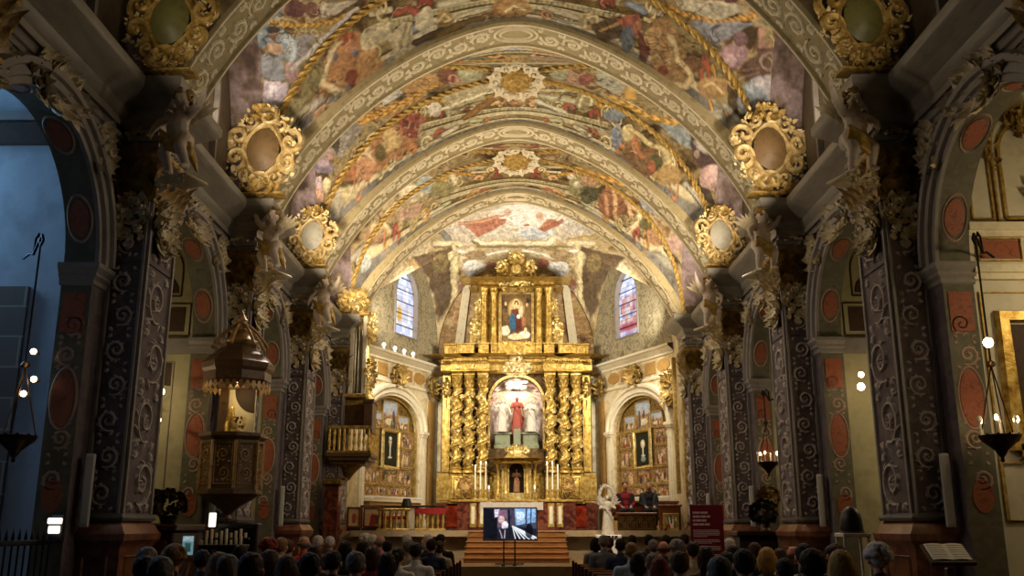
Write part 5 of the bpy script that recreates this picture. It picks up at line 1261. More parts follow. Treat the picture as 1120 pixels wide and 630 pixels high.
MADONNA = [('poly', '#b8a06c', ellp(0, .35, .62, .5), .3), ('poly', '#d8c48c', ellp(0, .55, .3, .28), .2), ('poly', '#e0d2b8', ellp(-.75, -.55, .35, .22), .1), ('poly', '#e6dac4', ellp(.55, -.72, .4, .18), .1), ('poly', '#d0b890', ellp(0, -.8, .6, .15), .1),
  ('poly', '#5a2a22', [(-.35, .35), (.1, .42), (.3, .1), (.42, -.5), (.1, -.62), (-.35, -.55)], .05), ('poly', '#2c5a78', [(-.38, .2), (-.12, .15), (-.02, -.3), (-.05, -.58), (-.42, -.5), (-.5, -.1)], .05), ('poly', '#a06848', [(.35, .1), (.62, .0), (.62, -.35), (.4, -.4)], .05),
  ('poly', '#e4c49c', ellp(.0, .58, .10, .11), .02), ('line', '#4a2c18', [(-.11, .6), (-.06, .7), (.06, .7), (.11, .58)], .07), ('poly', '#e8c8a4', ellp(.30, .22, .14, .20, .3), .03), ('poly', '#e8c8a4', ellp(.36, .42, .08, .08), .02), ('poly', '#d8dcd8', ellp(.15, .05, .14, .10), .04),
  ('poly', '#e2b890', ellp(-.62, -.45, .1, .14), .02), ('poly', '#e2b890', ellp(.62, -.55, .1, .14), .02), ('poly', '#d8a884', ellp(-.1, -.72, .12, .08), .02), ('poly', '#d8a884', ellp(-.72, .6, .09, .09), .02), ('poly', '#d8a884', ellp(.72, .55, .09, .09), .02)]
mb = MB(); canvas(mb, rmb, -.54, .54, 8.15, 9.90, .10, MADONNA, 5, ['#2c2216', '#5a452a', '#7a6038', '#4a3722'], 110); rb(mb, 'painting', M['canvas'], fr, 180)
mb = MB()
f_ = lambda n: (lambda u, v, h: rmb(u, v, np.asarray(h)+n))
for s in (-1, 1):
    for a, b, n in ((2.15, 2.6, .2), (1.5, 2.15, .34), (.98, 1.36, .40), (.66, .92, .34)):
        c_ = s*(a+b)/2; w_ = b-a; rinceau(mb, .34, w_*.86, f_(n), .03, int(a*10), .34, c_, 7.64, stem=.03)
        mb.band([(c_-w_*.46, 7.63), (c_+w_*.46, 7.63), (c_+w_*.46, 7.99), (c_-w_*.46, 7.99), (c_-w_*.46, 7.63)], [(-.012, 0), (0, .02), (.012, 0)], f_(n))
    for a in np.arange(.99, 2.66, .085): mb.cbox((s*a-.02, 33.55-.66 if a < 1.46 else 33.55-.56, 7.36), (s*a+.02, 33.55-.3, 7.42), .004)
rinceau(mb, .38, 1.2, f_(.42), .03, 4, .4, 0, 7.64, stem=.03)
for s in (-1, 1): rinceau(mb, 2.2, .22, f_(.06), .03, 6, .24, s*1.0, 8.1, stem=.025)
rb(mb, 'upper_relief', M['gold'], None, 60)
# crest: shell lunette with a sunburst of leaves
mb = MB(); A = arc(0, 10.45, .72, .85, 180, 0, 20); mb.prism(A.tolist(), -.2, .12, rmb)
mb.band(arc(0, 10.45, .70, .85, 180, 0, 26), [(-.05, .1), (-.03, .2), (.03, .2), (.06, .1)], rmb); mb.band(arc(0, 10.45, .46, .58, 180, 0, 22), [(-.03, .1), (0, .18), (.03, .1)], rmb)
rb(mb, 'crest', M['gold'], None, 40)
mb = MB(); foliage(mb, (0, 33.35, 11.25), (.6, .15, .5), 22, 5, (0, -1, 0)); foliage(mb, (-.52, 33.35, 10.9), (.4, .15, .6), 18, 6, (0, -1, 0)); foliage(mb, (.52, 33.35, 10.9), (.4, .15, .6), 18, 7, (0, -1, 0)); foliage(mb, (0, 33.3, 10.15), (1.3, .12, .4), 34, 9, (0, -1, 0)); foliage(mb, (0, 33.35, 10.6), (.5, .12, .25), 14, 3, (0, -1, 0))
for s in (-1, 1): foliage(mb, (s*1.02, 33.35, 10.48), (.5, .15, .28), 14, 13, (0, -1, 0))
rb(mb, 'crest_leaves', M['gold_hi'], None, 60)
mb = MB(); mb.ell((0, 33.36, 10.83), (.2, .1, .24), nu=14, nv=10); rb(mb, 'crest_boss', M['gold_hi'], None, 180)
# central niche: rosy hanging, gilded rays, cloud
mb = MB(); nb = frame((0, 33.55+.40, 0), (1, 0, 0), (0, 0, 1), (0, -1, 0))
canvas(mb, nb, -.95, .95, 4.3, 6.95, 0, [('poly', '#f0dcd4', ellp(-.5, -.1, .45, .7), .3), ('poly', '#f4e4e0', ellp(.5, -.1, .45, .7), .3), ('poly', '#c03a28', [(-.32, .35), (.32, .4), (.3, -.2), (.1, -.75), (-.2, -.75), (-.2, 0)], .06), ('poly', '#d86a50', ellp(0, .1, .14, .35), .1)], 3, ['#d89a8c', '#eec4b8', '#f4dcd2', '#e0aca0'], 60)
rb(mb, 'niche_hanging', M['canvas'], None, 180)
mb = MB()
for i in range(31):
    a = math.radians(-8-164*i/30); l = .62+.34*(i % 3)/2+(.25 if 8 < i < 22 else .15); c_, s_ = math.cos(a), math.sin(a)
    p0 = np.array([.16*c_, 6.55+.1*s_]); p1 = np.array([l*c_*.95, 6.55+l*s_*1.25]); p1[0] = np.clip(p1[0], -.9, .9); nn = np.array([-s_, c_])
    mb.prism([tuple(p0-nn*.012), tuple(p0+nn*.012), tuple(p1+nn*.026), tuple(p1-nn*.026)], -.34, -.31, rmb)
rb(mb, 'gilded_rays', M['cream'], None, 0)
mb = MB(); r_ = np.random.RandomState(3)
for i in range(26): mb.ell((r_.uniform(-.36, .36), 33.55+.18-r_.uniform(0, .12), 6.58+r_.uniform(-.14, .16)), (r_.uniform(.07, .15), .08, r_.uniform(.05, .10)), nu=8, nv=6)
rb(mb, 'cloud', M['statue'], None, 180)
mb = MB(); foliage(mb, (0, 33.18, 7.12), (1.1, .2, .5), 46, 5, (0, -1, 0)); foliage(mb, (0, 33.12, 7.42), (.4, .2, .5), 20, 6, (0, -1, 0)); rb(mb, 'niche_crown', M['gold_cream'] if 'gold_cream' in M else mat('pale gilded stucco', [(.25, '#a8884a'), (.5, '#e0c88c'), (.75, '#f6ecc8')], 10, .45, .3, .2), None, 60)
mb = MB(); mb.band(np.vstack([[(-.97, 4.3)], arc(0, 6.0, .97, .92, 180, 0, 28), [(.97, 4.3)]]), [(-.05, .1), (-.04, .17), (.04, .17), (.05, .1)], rmb); rb(mb, 'niche_arch', M['gold_hi'], None, 35)
# consoles under the statues
for s in (-1, 1):
    mb = MB(); a, b = sorted((s*.18, s*.80)); rbox(mb, a, b, 4.32, 4.46, -.3, .12); rbox(mb, a+.04, b-.04, 4.44, 4.84, -.3, .04); rbox(mb, a-.03, b+.03, 4.82, 4.90, -.32, .1); rb(mb, 'statue_console', M['marble_green'])
M_ = None
# ------------------------------------------------------------------ sculpture, furnishings, lamps
def side_word(s): return 'pulpit' if s < 0 else 'poster'
ORD = {1: 'out of view behind the camera', 2: 'nearest to the camera', 3: 'second from the camera', 4: 'third from the camera', 5: 'at the chancel arch'}
def fuse(mb, voxel=.012, it=6, keep=None):
    """melt overlapping shapes into one continuous surface"""
    o = mb.build('fuse', M['black'], None, 0); r = o.modifiers.new('r', 'REMESH'); r.mode = 'VOXEL'; r.voxel_size = voxel
    if it: s = o.modifiers.new('s', 'SMOOTH'); s.iterations = it; s.factor = .5
    if keep: d = o.modifiers.new('d', 'DECIMATE'); d.ratio = keep
    dg = bpy.context.evaluated_depsgraph_get(); ev = o.evaluated_get(dg); em = ev.to_mesh()
    V = np.array([v.co[:] for v in em.vertices]); F = [tuple(p.vertices) for p in em.polygons]; ev.to_mesh_clear()
    me = o.data; bpy.data.objects.remove(o); bpy.data.meshes.remove(me); return V, F
def solid(V, F, name, m, par=None):
    mb = MB(); mb.add(V, F); return mb.build(name, m, par, 180)
def head(mb, c, r=.1, yaw=0, fwd=(0, -1), pitch=0):
    """skull, jaw, nose, brow, lips and ears; fwd = the way the face looks in plan"""
    f = np.array([fwd[0], fwd[1], 0.]); s = np.array([-f[1], f[0], 0]); u = np.array([0, 0, 1.]); f = f*math.cos(pitch)+u*math.sin(pitch); u = np.cross(s, f)*-1 if np.dot(np.cross(s, f), u) < 0 else np.cross(s, f)
    B = np.array([s, f, u]); c = np.array(c, float)
    def e(p, rr): # ellipsoid in head axes
        th = MB(); th.ell((0, 0, 0), tuple(x*r for x in rr), nu=12, nv=9); V = th.v[0] @ B+c+np.array(p) @ B*r; mb.add(V, th.f)
    e((0, -.08, .18), (.76, .95, .86)); e((0, .22, -.35), (.60, .66, .62)); e((0, .40, -.72), (.30, .32, .26))
    e((0, .98, -.20), (.13, .20, .24)); e((0, .78, .14), (.55, .18, .12)); e((0, .82, -.55), (.24, .12, .07)); e((0, .82, -.66), (.20, .11, .06))
    for x in (-1, 1): e((x*.76, -.02, -.12), (.10, .20, .28)); e((x*.34, .66, -.28), (.26, .20, .2)); e((x*.28, .80, .02), (.11, .07, .06))
def limb(mb, pts, rad):
    P = np.array(pts, float); t = np.linspace(0, len(P)-1, (len(P)-1)*6+1); i = np.arange(len(P))
    mb.tube(np.stack([np.interp(t, i, P[:, k]) for k in range(3)], 1), np.interp(t, i, rad), 10)
    for p, r in zip(P, rad): mb.ell(p, r, nu=10, nv=8)
def hand(mb, w, d, up, s=1.0):
    """palm, four bent fingers and a thumb; w wrist, d pointing direction, up = back of the hand"""
    w, d, up = (np.array(a, float) for a in (w, d, up)); d /= np.linalg.norm(d); up = up-d*np.dot(up, d); up /= np.linalg.norm(up); x = np.cross(d, up)
    mb.ell(w+d*.045*s, (.02*s,)*3, nu=8, nv=6)
    for q in np.linspace(-.03, .03, 4): mb.tube([w+x*q*.7*s, w+d*.085*s+x*q*s], [.016*s, .014*s], 7); 
    for i, q in enumerate(np.linspace(-.033, .033, 4)):
        l = (.066, .078, .072, .055)[i]*s; b = w+d*.085*s+x*q*s
        mb.tube([b, b+d*l*.45, b+d*l*.8-up*l*.25, b+d*l*.95-up*l*.55], [.0095*s, .009*s, .0085*s, .007*s], 6)
    b = w+d*.03*s-x*.03*s; mb.tube([b, b+d*.03*s-x*.028*s-up*.008*s, b+d*.062*s-x*.034*s-up*.02*s], [.012*s, .0105*s, .009*s], 6)

# --- putti on the pier corners -------------------------------------------
def putto(variant=0):
    """a naked winged child, about 1.1 m, seen from the front; origin at its feet"""
    mb = MB(); k = 1
    limb(mb, [(-.10, 0, .50), (-.13, -.10, .30), (-.10, .02, .04)], [.115, .085, .05]); limb(mb, [(.10, 0, .50), (.16, -.14, .34), (.20, -.02, .10)], [.115, .085, .05])
    limb(mb, [(-.10, .02, .04), (-.11, -.09, .02)], [.045, .03]); limb(mb, [(.20, -.02, .10), (.21, -.13, .06)], [.045, .03])
    mb.ell((0, 0, .56), (.18, .14, .14)); mb.ell((0, -.03, .68), (.165, .14, .15)); mb.ell((0, 0, .80), (.17, .12, .13)); mb.ell((-.08, .1, .52), (.1, .09, .1)); mb.ell((.08, .1, .52), (.1, .09, .1))
    limb(mb, [(0, 0, .88), (.01, -.01, .98)], [.075, .06]); head(mb, (.02, -.02, 1.07), .125, fwd=(.35, -.94) if variant == 0 else (-.4, -.92))
    limb(mb, [(-.16, 0, .86), (-.30, -.06, .76), (-.33, -.14, .62)] if variant == 0 else [(-.16, 0, .86), (-.30, -.04, 1.0), (-.36, -.06, 1.17)], [.07, .055, .04])
    limb(mb, [(.16, 0, .86), (.31, -.02, .94), (.40, -.04, 1.10)] if variant == 0 else [(.16, 0, .86), (.28, -.1, .74), (.22, -.2, .62)], [.07, .055, .04])
    hand(mb, (-.33, -.14, .62) if variant == 0 else (-.36, -.06, 1.17), (0, -.3, -1) if variant == 0 else (-.2, 0, 1), (-1, 0, 0), .9); hand(mb, (.40, -.04, 1.10) if variant == 0 else (.22, -.2, .62), (.3, 0, 1) if variant == 0 else (-.4, -.2, -1), (1, 0, 0), .9)
    return fuse(mb, .014, 5)
PUT = [putto(0), putto(1)]
def wing(mb, s):
    for i in range(7):
        a = math.radians(20+i*17); l = .48-.03*i
        V, F = leaf(.11, l, .2, 1, 5); c_, s_ = math.cos(a), math.sin(a)
        mb.add(np.stack([s*(.08+V[:,0]*s_*1+V[:,2]*c_), .13+V[:,1]*.5+.01*i, .82+V[:,2]*s_-V[:,0]*c_], 1), F)
    mb.ell((s*.12, .13, .85), (.09, .04, .09), nu=8, nv=6)
PROT = {}
def make_putto(side, k):
    v = (k+(side > 0)) % 2
    lab = 'bare stucco cherub at the cornice of the pier %s, %s side' % (ORD[k], side_word(side))
    loc = (side*4.60, YC[k]-.80, 6.28); rz = side*.35
    if v in PROT: return dup(PROT[v], loc, rz, lab)
    t = thing('cherub_statue', lab, 'statue', loc, rz, 'cherubs on the pier corners'); b = solid(*PUT[v], 'body', M['putto'], t)
    mb = MB(); rs = np.random.RandomState(v); hx = .02
    for i in range(34):
        a = rs.uniform(0, 2*PI); e = rs.uniform(-.05, .13); mb.ell((hx+.105*math.cos(a)*math.cos(e*5), -.0+.115*math.sin(a)*math.cos(e*5)+.02, 1.12+e), .035, nu=6, nv=5)
    Vh, Fh = fuse(mb, .014, 2); solid(Vh, Fh, 'hair', M['gold_dark'], t)
    for s in (-1, 1): mb = MB(); wing(mb, s); mb.build('wing', M['relief_warm'], t, 60)
    mb = MB(); P = np.array([(-.2, -.12, .62), (-.05, -.17, .50), (.1, -.15, .44), (.22, -.02, .40), (.26, .1, .2)]); 
    for q in range(4): mb.tube(P+np.array([.0, .012*q, -.05*q]), [.03, .045, .05, .045, .02], 7)
    Vd, Fd = fuse(mb, .014, 2); solid(Vd, Fd, 'drapery', M['gold_stucco'], t)
    mb = MB(); mb.cbox((-.22, -.05, -.05), (.24, .42, 0), .02); foliage(mb, (0, -.04, -.14), (.5, .16, .24), 12, 3, (0, -1, 0)); mb.build('bracket', M['relief_warm'], t, 60)
    PROT[v] = t; return t
for k in (2, 3, 4):
    for s in (-1, 1): make_putto(s, k)

# --- cartouches standing on the pier cornices ----------------------------
def cartouche_thing(name, label, loc, rz, sc, centre, group, seed=0):
    k_ = seed; t = thing(name, label, 'cartouche', loc, rz, group, sc=sc)
    mp = frame((0, 0, 0), (1, 0, 0), (0, 0, 1), (0, -1, 0))
    mb = MB(); n = 24; R = np.linspace(0, 1, 8); mb.grid(np.array([[(.27*r*math.cos(a), -.14-.07*(1-r*r), .78+.36*r*math.sin(a)) for r in R] for a in np.arange(n)*2*PI/n]), closeu=True); mb.build('shield', centre, t, 180)
    mb = MB(); a = np.linspace(0, 2*PI, 65)[:-1]; rr = 1+.07*np.cos(4*a+.5)
    C = np.stack([.33*rr*np.cos(a), .78+.43*rr*np.sin(a)], 1); mb.band(C, [(-.08, 0), (-.06, .12), (-.01, .17), (.04, .12), (.06, .05), (.09, .10), (.10, 0)], mp, True)
    rs = np.random.RandomState(seed)
    for i in range(10):
        an = i*2*PI/10+.2; big = 1.45 if i in (0, 2, 4, 5, 7, 9) else .8; c = (.44*math.cos(an)*(1.05 if big > 1 else .95), .78+.55*math.sin(an)*1.02); sp = spiral(c[0], c[1], .14*big, an+PI/2, 1.25, 24, 1 if i % 2 else -1)
        mb.tube(np.column_stack([sp[:,0], -.08-np.linspace(0, .10, 24), sp[:,1]]), np.linspace(.055, .03, 24)*big**.5, 6)
    mb.build('scroll_frame', M['gold_stucco'] if k_ == 2 else M['cartouche_gold'], t, 60)
    mb = MB()
    for i in range(16):
        an = i*2*PI/16+rs.uniform(-.1, .1); foliage(mb, (.50*math.cos(an), -.10, .78+.62*math.sin(an)), (.26, .12, .28), 5, seed*20+i, (0, -1, 0), scroll=False)
    mb.build('leafwork', M['cartouche_leaf'], t, 60)
    mb = MB(); foliage(mb, (0, -.14, 1.40), (.5, .2, .3), 16, seed+4, (0, -1, 0)); foliage(mb, (0, -.14, .12), (.7, .2, .24), 18, seed+5, (0, -1, 0)); mb.cbox((-.38, -.2, 0), (.38, .1, .05), .015); mb.build('crest', M['gold_stucco'], t, 60)
    return t
M['cartouche_leaf'] = mat('cream and gold leafwork', [(.3, '#a8863c'), (.5, '#d8c48c'), (.7, '#e8dcb4')], 7, .5, .15, .2)
M['cartouche_gold'] = mat('pale gilt scrollwork', [(.25, '#7d6434'), (.5, '#bca26a'), (.75, '#ddcfa4')], 8, .5, .2, .3)
M['olive_shield'] = mat('olive green painted shield', ['#3f3f22', '#6a6838', '#55542c'], 5, .4, 0, .1)
M['brown_shield'] = mat('brown painted shield', ['#40301f', '#6d5636', '#56432a'], 5, .5, 0, .1)
M['grey_shield'] = mat('grey lettered shield', ['#6a665a', '#9a9686', '#827e70'], 5, .5, 0, .1)
for k, (mm, word) in {2: ('olive_shield', 'olive green'), 3: ('brown_shield', 'brown'), 4: ('grey_shield', 'grey')}.items():
    for s in (-1, 1):
        cartouche_thing('cartouche', 'scrolled gilt cartouche with %s shield on pier cornice %s, %s side' % (word, ORD[k], side_word(s)), (s*(4.95 if k == 4 else 4.84), YC[k]-.70, ZC1+.01), s*.10, {2: 1.05, 3: 1.2, 4: 1.0}[k], M[mm], 'cartouches on the pier cornices', k)
# keystones
def keystone(b, label, loc):
    t = thing('ceiling_boss', label, 'boss', loc, 0, 'cream and gold ceiling bosses', rot=(-.25 if b < 5 else 0, 0, 0))
    mp = lambda u, v, n: np.stack([np.asarray(u)+0., np.asarray(v)+0., -np.asarray(n)-0.], 1)
    mb = MB(); mb.lathe([(0, -.16), (.06, -.17), (.09, -.13), (.14, -.15), (.18, -.11), (.26, -.13), (.30, -.08), (.36, -.10), (.40, -.02), (.40, .15)], n=28); mb.build('medallion', M['gold_stucco'], t, 60)
    mb = MB()
    for i in range(12):
        an = i*2*PI/12; c = (.50*math.cos(an), .50*math.sin(an)); sp = spiral(c[0], c[1], .13, an+PI, 1.3, 20, 1 if i % 2 else -1); mb.tube(np.column_stack([sp, -.05-np.linspace(0, .05, 20)]), np.linspace(.05, .03, 20), 6)
        V, F = leaf(.2, .28, .3, 3, 6); c_, s_ = math.cos(an+.26), math.sin(an+.26); mb.add(np.stack([c_*(.46+V[:,2])-s_*V[:,0], s_*(.46+V[:,2])+c_*V[:,0], -.04-V[:,1]], 1), F)
    mb.build('scroll_border', M['cream'], t, 60)
for b, w_ in ((2, 'over the vault bay nearest the camera'), (3, 'in the crown of the middle vault bay'), (4, 'in the crown of the vault bay before the chancel')):
    keystone(b, 'round cream and gold scrolled boss '+w_, (0, (YC[b]+YC[b+1])/2, 11.84))

# --- speakers --------------------------------------------------------------
t = thing('column_speaker', '', 'speaker', (0, 0, 0), 0, 'white column loudspeakers on the piers')
mb = MB(); mb.cbox((-.055, -.05, 0), (.055, .05, .9), .012); mb.build('cabinet', M['white_plastic'], t, 30)
mb = MB(); mb.cbox((-.042, -.062, .03), (.042, -.048, .87), .006); 
mb.build('grille', mat('pale perforated grille', ['#a8a49c', '#c4c0b8'], 90, .5), t, 30)
mb = MB(); mb.box((-.02, .05, .4), (.02, .14, .46)); mb.build('bracket', M['grey_plastic'], t, 0)
SPK = t; first = True
for k in (2, 3, 4, 5):
    for s in (-1, 1):
        lab = 'slim white column loudspeaker beside the pier %s, %s side' % (ORD[k], side_word(s)); loc = (s*5.36, YC[k]-.70, 1.68)
        if first: t.location = loc; t.rotation_euler = (0, 0, s*-.3); t['label'] = lab; first = False
        else: dup(SPK, loc, s*.3*-1, lab)

# --- hanging sanctuary lamps ---------------------------------------------
def hang_lamp(label, x, y, s, lit, ztop=5.2, zbowl=2.58):
    t = thing('hanging_lamp', label, 'lamp', (x, y, zbowl), 0); H = ztop-zbowl
    mb = MB(); mb.tube([(0, 0, 1.0), (0, 0, H)], .014, 6); mb.build('chain', M['iron'], t, 40)
    mb = MB(); mb.tube([(s*.25, .25, H-.12), (s*.16, .16, H-.16), (s*.05, .05, H-.02), (-s*.02, -.02, H+.04), (-s*.06, -.06, H-.04), (-s*.01, -.01, H-.09), (s*.02, .02, H-.03)], .018, 6)
    mb.tube([(s*.16, .16, H-.15), (s*.14, .14, H+.05), (s*.08, .08, H+.09), (s*.06, .06, H+.03)], .014, 6); mb.tube([(s*.25, .25, H-.12), (s*.42, .42, H-.14)], .018, 6); mb.build('scroll_bracket', M['iron'], t, 60)
    for i in range(3):
        a = i*2*PI/3+.3; mb = MB(); mb.tube([(0, 0, 1.0), (.21*math.cos(a), .21*math.sin(a), .17)], .009, 5); mb.build('suspension_chain', M['bronze'], t, 40)
    mb = MB(); mb.lathe([(.03, .98), (.06, 1.0), (.05, 1.03), (.02, 1.06)], n=10); mb.build('crown', M['bronze'], t, 60)
    mb = MB(); mb.lathe([(0, -.16), (.025, -.14), (.02, -.10), (.05, -.06), (.07, -.02), (.16, .06), (.22, .12), (.24, .16), (.20, .17), (.14, .14), (.0, .10)], n=16)
    for i in range(12):
        a = i*2*PI/12; V, F = leaf(.08, .12, .6, 3, 5); c_, s_ = math.cos(a), math.sin(a); O = V[:,1]+.2; mb.add(np.stack([c_*O-s_*V[:,0], s_*O+c_*V[:,0], .08+V[:,2]], 1), F)
    mb.build('bowl', M['bronze'], t, 60)
    if lit:
        for i in range(6):
            a = i*2*PI/6; c_ = MB(); p = (.22*math.cos(a), .22*math.sin(a)); c_.lathe([(.014, 0), (.014, .16), (0, .165)], (*p, .16), 8); cn = c_.build('candle', M['wax'], t, 40)
            f = MB(); f.ell((*p, .35), (.022, .022, .04) if i % 3 else (.035, .035, .045), nu=8, nv=6); f.build('bulb', M['bulb'] if i % 2 == 0 else M['wax'], cn, 180)
    return t
hang_lamp('dark sanctuary lamp hanging on a long chain before the blue chapel', -5.97, 11.3, -1, False)
hang_lamp('lit candle lamp hanging on a long chain before the gilded chapel', 5.74, 11.3, 1, True)
hang_lamp('small gilt lamp hanging beside the third pier on the poster side', 5.55, 21.1, 1, True, 4.6, 2.9)

# --- spot bulbs in the chapels -------------------------------------------
def bulb(label, p, r=.045, grp='bare bulbs in the chapels'):
    t = thing('spot_lamp', label, 'lamp', p, 0, grp); mb = MB(); mb.ell((0, -.06, 0), (r, r*.8, r), nu=12, nv=9); mb.build('bulb', M['bulb'], t, 180)
    mb = MB(); mb.lathe([(.02, 0), (.03, .02), (.045, .10), (.03, .11)], n=10, M=T(0, .06, 0, PI/2)); mb.build('holder', M['grey_plastic'], t, 40)
for i, (p, r) in enumerate((((6.0, 16.35, 4.25), .05), ((5.98, 16.35, 4.04), .065))): bulb(('upper' if i == 0 else 'lower, larger')+' of two bright bulbs in the cream chapel on the poster side', p, r)
for w_, p, r in (('topmost', (-6.24, 16.35, 4.13), .045), ('middle, brightest', (-6.18, 16.35, 3.96), .065), ('lowest', (-6.18, 16.35, 3.47), .05)): bulb(w_+' of three bright bulbs in the chapel beyond the nearest pulpit-side pier', p, r)
bulb('round lit bulb on the lamp chain before the gilded chapel', (5.66, 11.2, 3.83), .06)
for w_, p in (('upper', (-5.86, 11.3, 3.75)), ('middle', (-5.84, 11.35, 3.42)), ('lower', (-5.97, 11.4, 3.25))): bulb(w_+' white lamp on the jamb beside the blue chapel', p, .035)
mb = MB()
# --- pulpit ---------------------------------------------------------------
P_ = thing('pulpit', 'dark carved octagonal pulpit under a crowned sounding board on the second pier', 'pulpit', (-4.91, 16.45, 0))
def octo(prof, n=8, ph=PI/8): m_ = MB(); m_.lathe(prof, n=n, ph=ph); return m_
octo([(.0, 1.72), (.05, 1.76), (.07, 1.82), (.05, 1.88), (.12, 1.95), (.20, 2.02), (.40, 2.14), (.47, 2.20), (.50, 2.22)]).build('corbel', M['pulpit'] if 'pulpit' in M else mat('dark carved walnut', [(.3, '#3a281a'), (.5, '#62482f'), (.7, '#4a3624')], 5, .4, .1, .15), P_, 20)
PW = bpy.data.materials['dark carved walnut']; PH = mat('worn gilt walnut carving', [(.3, '#6a5030'), (.5, '#b09060'), (.7, '#8a6c40')], 8, .45, .3, .2)
octo([(.50, 2.20), (.55, 2.22), (.55, 2.28), (.51, 2.30), (.50, 3.12), (.54, 3.14), (.58, 3.18), (.58, 3.24), (.50, 3.25), (.46, 3.2), (.46, 2.3)]).build('basin', PW, P_, 20)
for i in range(8):
    a = i*PI/4; r_ = .50*math.cos(PI/8); 
    if math.sin(a) > .75: continue
    mp = frame((r_*math.cos(a), r_*math.sin(a), 0), (-math.sin(a), math.cos(a), 0), (0, 0, 1), (math.cos(a), math.sin(a), 0)); mb = MB()
    mb.band([(-.15, 2.38), (.15, 2.38), (.15, 3.06), (-.15, 3.06), (-.15, 2.38)], [(-.02, 0), (0, .03), (.02, 0)], mp)
    rinceau(mb, .62, .27, mp, .04, i, .3, 0, 2.41, stem=.025)
    sgn = frame((.51*math.cos(a+PI/8), .51*math.sin(a+PI/8), 0), (-math.sin(a+PI/8), math.cos(a+PI/8), 0), (0, 0, 1), (math.cos(a+PI/8), math.sin(a+PI/8), 0)); mb.ridge([(0, 2.3), (0, 3.1)], .06, .035, sgn)
    mb.build('carved_panel', PH, P_, 60)
mb = MB(); mb.box((-.42, .40, 2.2), (-.26, .48, 4.2)); mb.build('back_post', PW, P_, 0)
mb = MB(); mb.box((-.26, .46, 3.0), (.22, .48, 4.1)); bp = mb.build('chapel_view_panel', M['cream'], P_, 0)  # pale panel put in for the lit chapel view behind the pulpit
mb = MB(); A = arc(.2, 4.08, .36, .42, 180, 270, 12); mb.prism([(.2, 4.08)]+A.tolist(), .0, .012, frame((0, .46, 0), (1, 0, 0), (0, 0, 1), (0, -1, 0))); mb.build('brown_quarter', mat('brown painted quarter', '#3a2a1c', 5, .7), bp, 0)
mb = MB(); mb.lathe([(.02, 3.26), (.11, 3.27), (.12, 3.4), (.09, 3.55), (.05, 3.62), (.055, 3.7), (.0, 3.76)], (-.12, .2, 0), 12); foliage(mb, (.0, .15, 3.42), (.28, .1, .34), 10, 3, (0, -1, 0)); mb.build('gilded_figure', M['gold'], P_, 60)
C_ = octo([(.0, 4.10), (.52, 4.08), (.58, 4.16), (.58, 4.30), (.62, 4.36), (.64, 4.46), (.58, 4.50), (.50, 4.60), (.40, 4.66), (.34, 4.74), (.36, 4.80), (.0, 4.82)]).build('sounding_board', PW, P_, 20)
mb = MB()
for i in range(32):
    a = i*2*PI/32; V, F = leaf(.10, .17, .2, 2, 5); c_, s_ = math.cos(a), math.sin(a); R_ = .57+V[:,1]*.3
    mb.add(np.stack([c_*R_-s_*V[:,0], s_*R_+c_*V[:,0], 4.12-V[:,2]], 1), F)
mb.build('fringe', PH, C_, 60)
mb = MB(); mb.lathe([(.30, 4.8), (.33, 4.86), (.22, 4.92), (.16, 5.0), (.20, 5.06), (.13, 5.12), (.08, 5.2), (.11, 5.26), (.06, 5.32), (.02, 5.42), (0, 5.44)], n=12)
for i in range(8):
    a = i*PI/4; q = np.linspace(0, 1, 10); R_ = .42*(1-q)**.7+.08; mb.tube(np.stack([R_*np.cos(a), R_*np.sin(a), 4.76+.42*q], 1), .028, 5)
mb.build('crown', PH, C_, 60)
# --- organ loft at the chancel arch ---------------------------------------
L_ = thing('organ_loft', 'small gilded and dark wood singing gallery high on the chancel wall', 'balcony', (-4.72, 27.35, 3.4))
mb = MB(); mb.cbox((-.66, -.5, .18), (.62, .85, .30), .02); mb.cbox((-.6, -.44, .08), (.56, .8, .19), .02); mb.cbox((-.5, -.34, -.02), (.45, .7, .09), .02); mb.build('floor_slab', PW, L_, 30)
mb = MB(); mb.lathe([(.0, -.45), (.06, -.42), (.1, -.35), (.22, -.2), (.4, -.04), (.44, 0)], n=12, c=(-.1, .1, 0)); mb.build('console', M['gold_dark'], L_, 40)
mb = MB(); mb.cbox((-.64, -.48, .98), (.60, -.40, 1.06), .01); mb.cbox((-.64, -.48, .30), (.60, -.40, .36), .01); mb.cbox((.52, -.48, .98), (.60, .85, 1.06), .01); mb.cbox((.52, -.48, .3), (.60, .85, .36), .01); mb.build('rail', M['gold'], L_, 30)
for i in range(9):
    mb = MB(); mb.lathe([(.03, .34), (.045, .38), (.025, .44), (.055, .60), (.03, .74), (.045, .8), (.03, .98)], (-.58+i*.14, -.44, 0), 8); mb.build('baluster', M['gold'], L_, 60)
for i in range(6):
    mb = MB(); mb.lathe([(.03, .34), (.045, .38), (.025, .44), (.055, .60), (.03, .74), (.045, .8), (.03, .98)], (.56, -.28+i*.2, 0), 8); mb.build('baluster', M['gold'], L_, 60)
mb = MB(); mb.cbox((-.66, -.05, 1.08), (.3, .8, 1.7), .02); mb.build('case_base', PW, L_, 30)
for i, x in enumerate((-.5, -.12, .26)):
    mb = MB(); mb.cbox((x-.06, -.1, 2.0), (x+.06, .1, 4.35), .01); mb.build('case_pilaster', M['cream'], L_, 30)
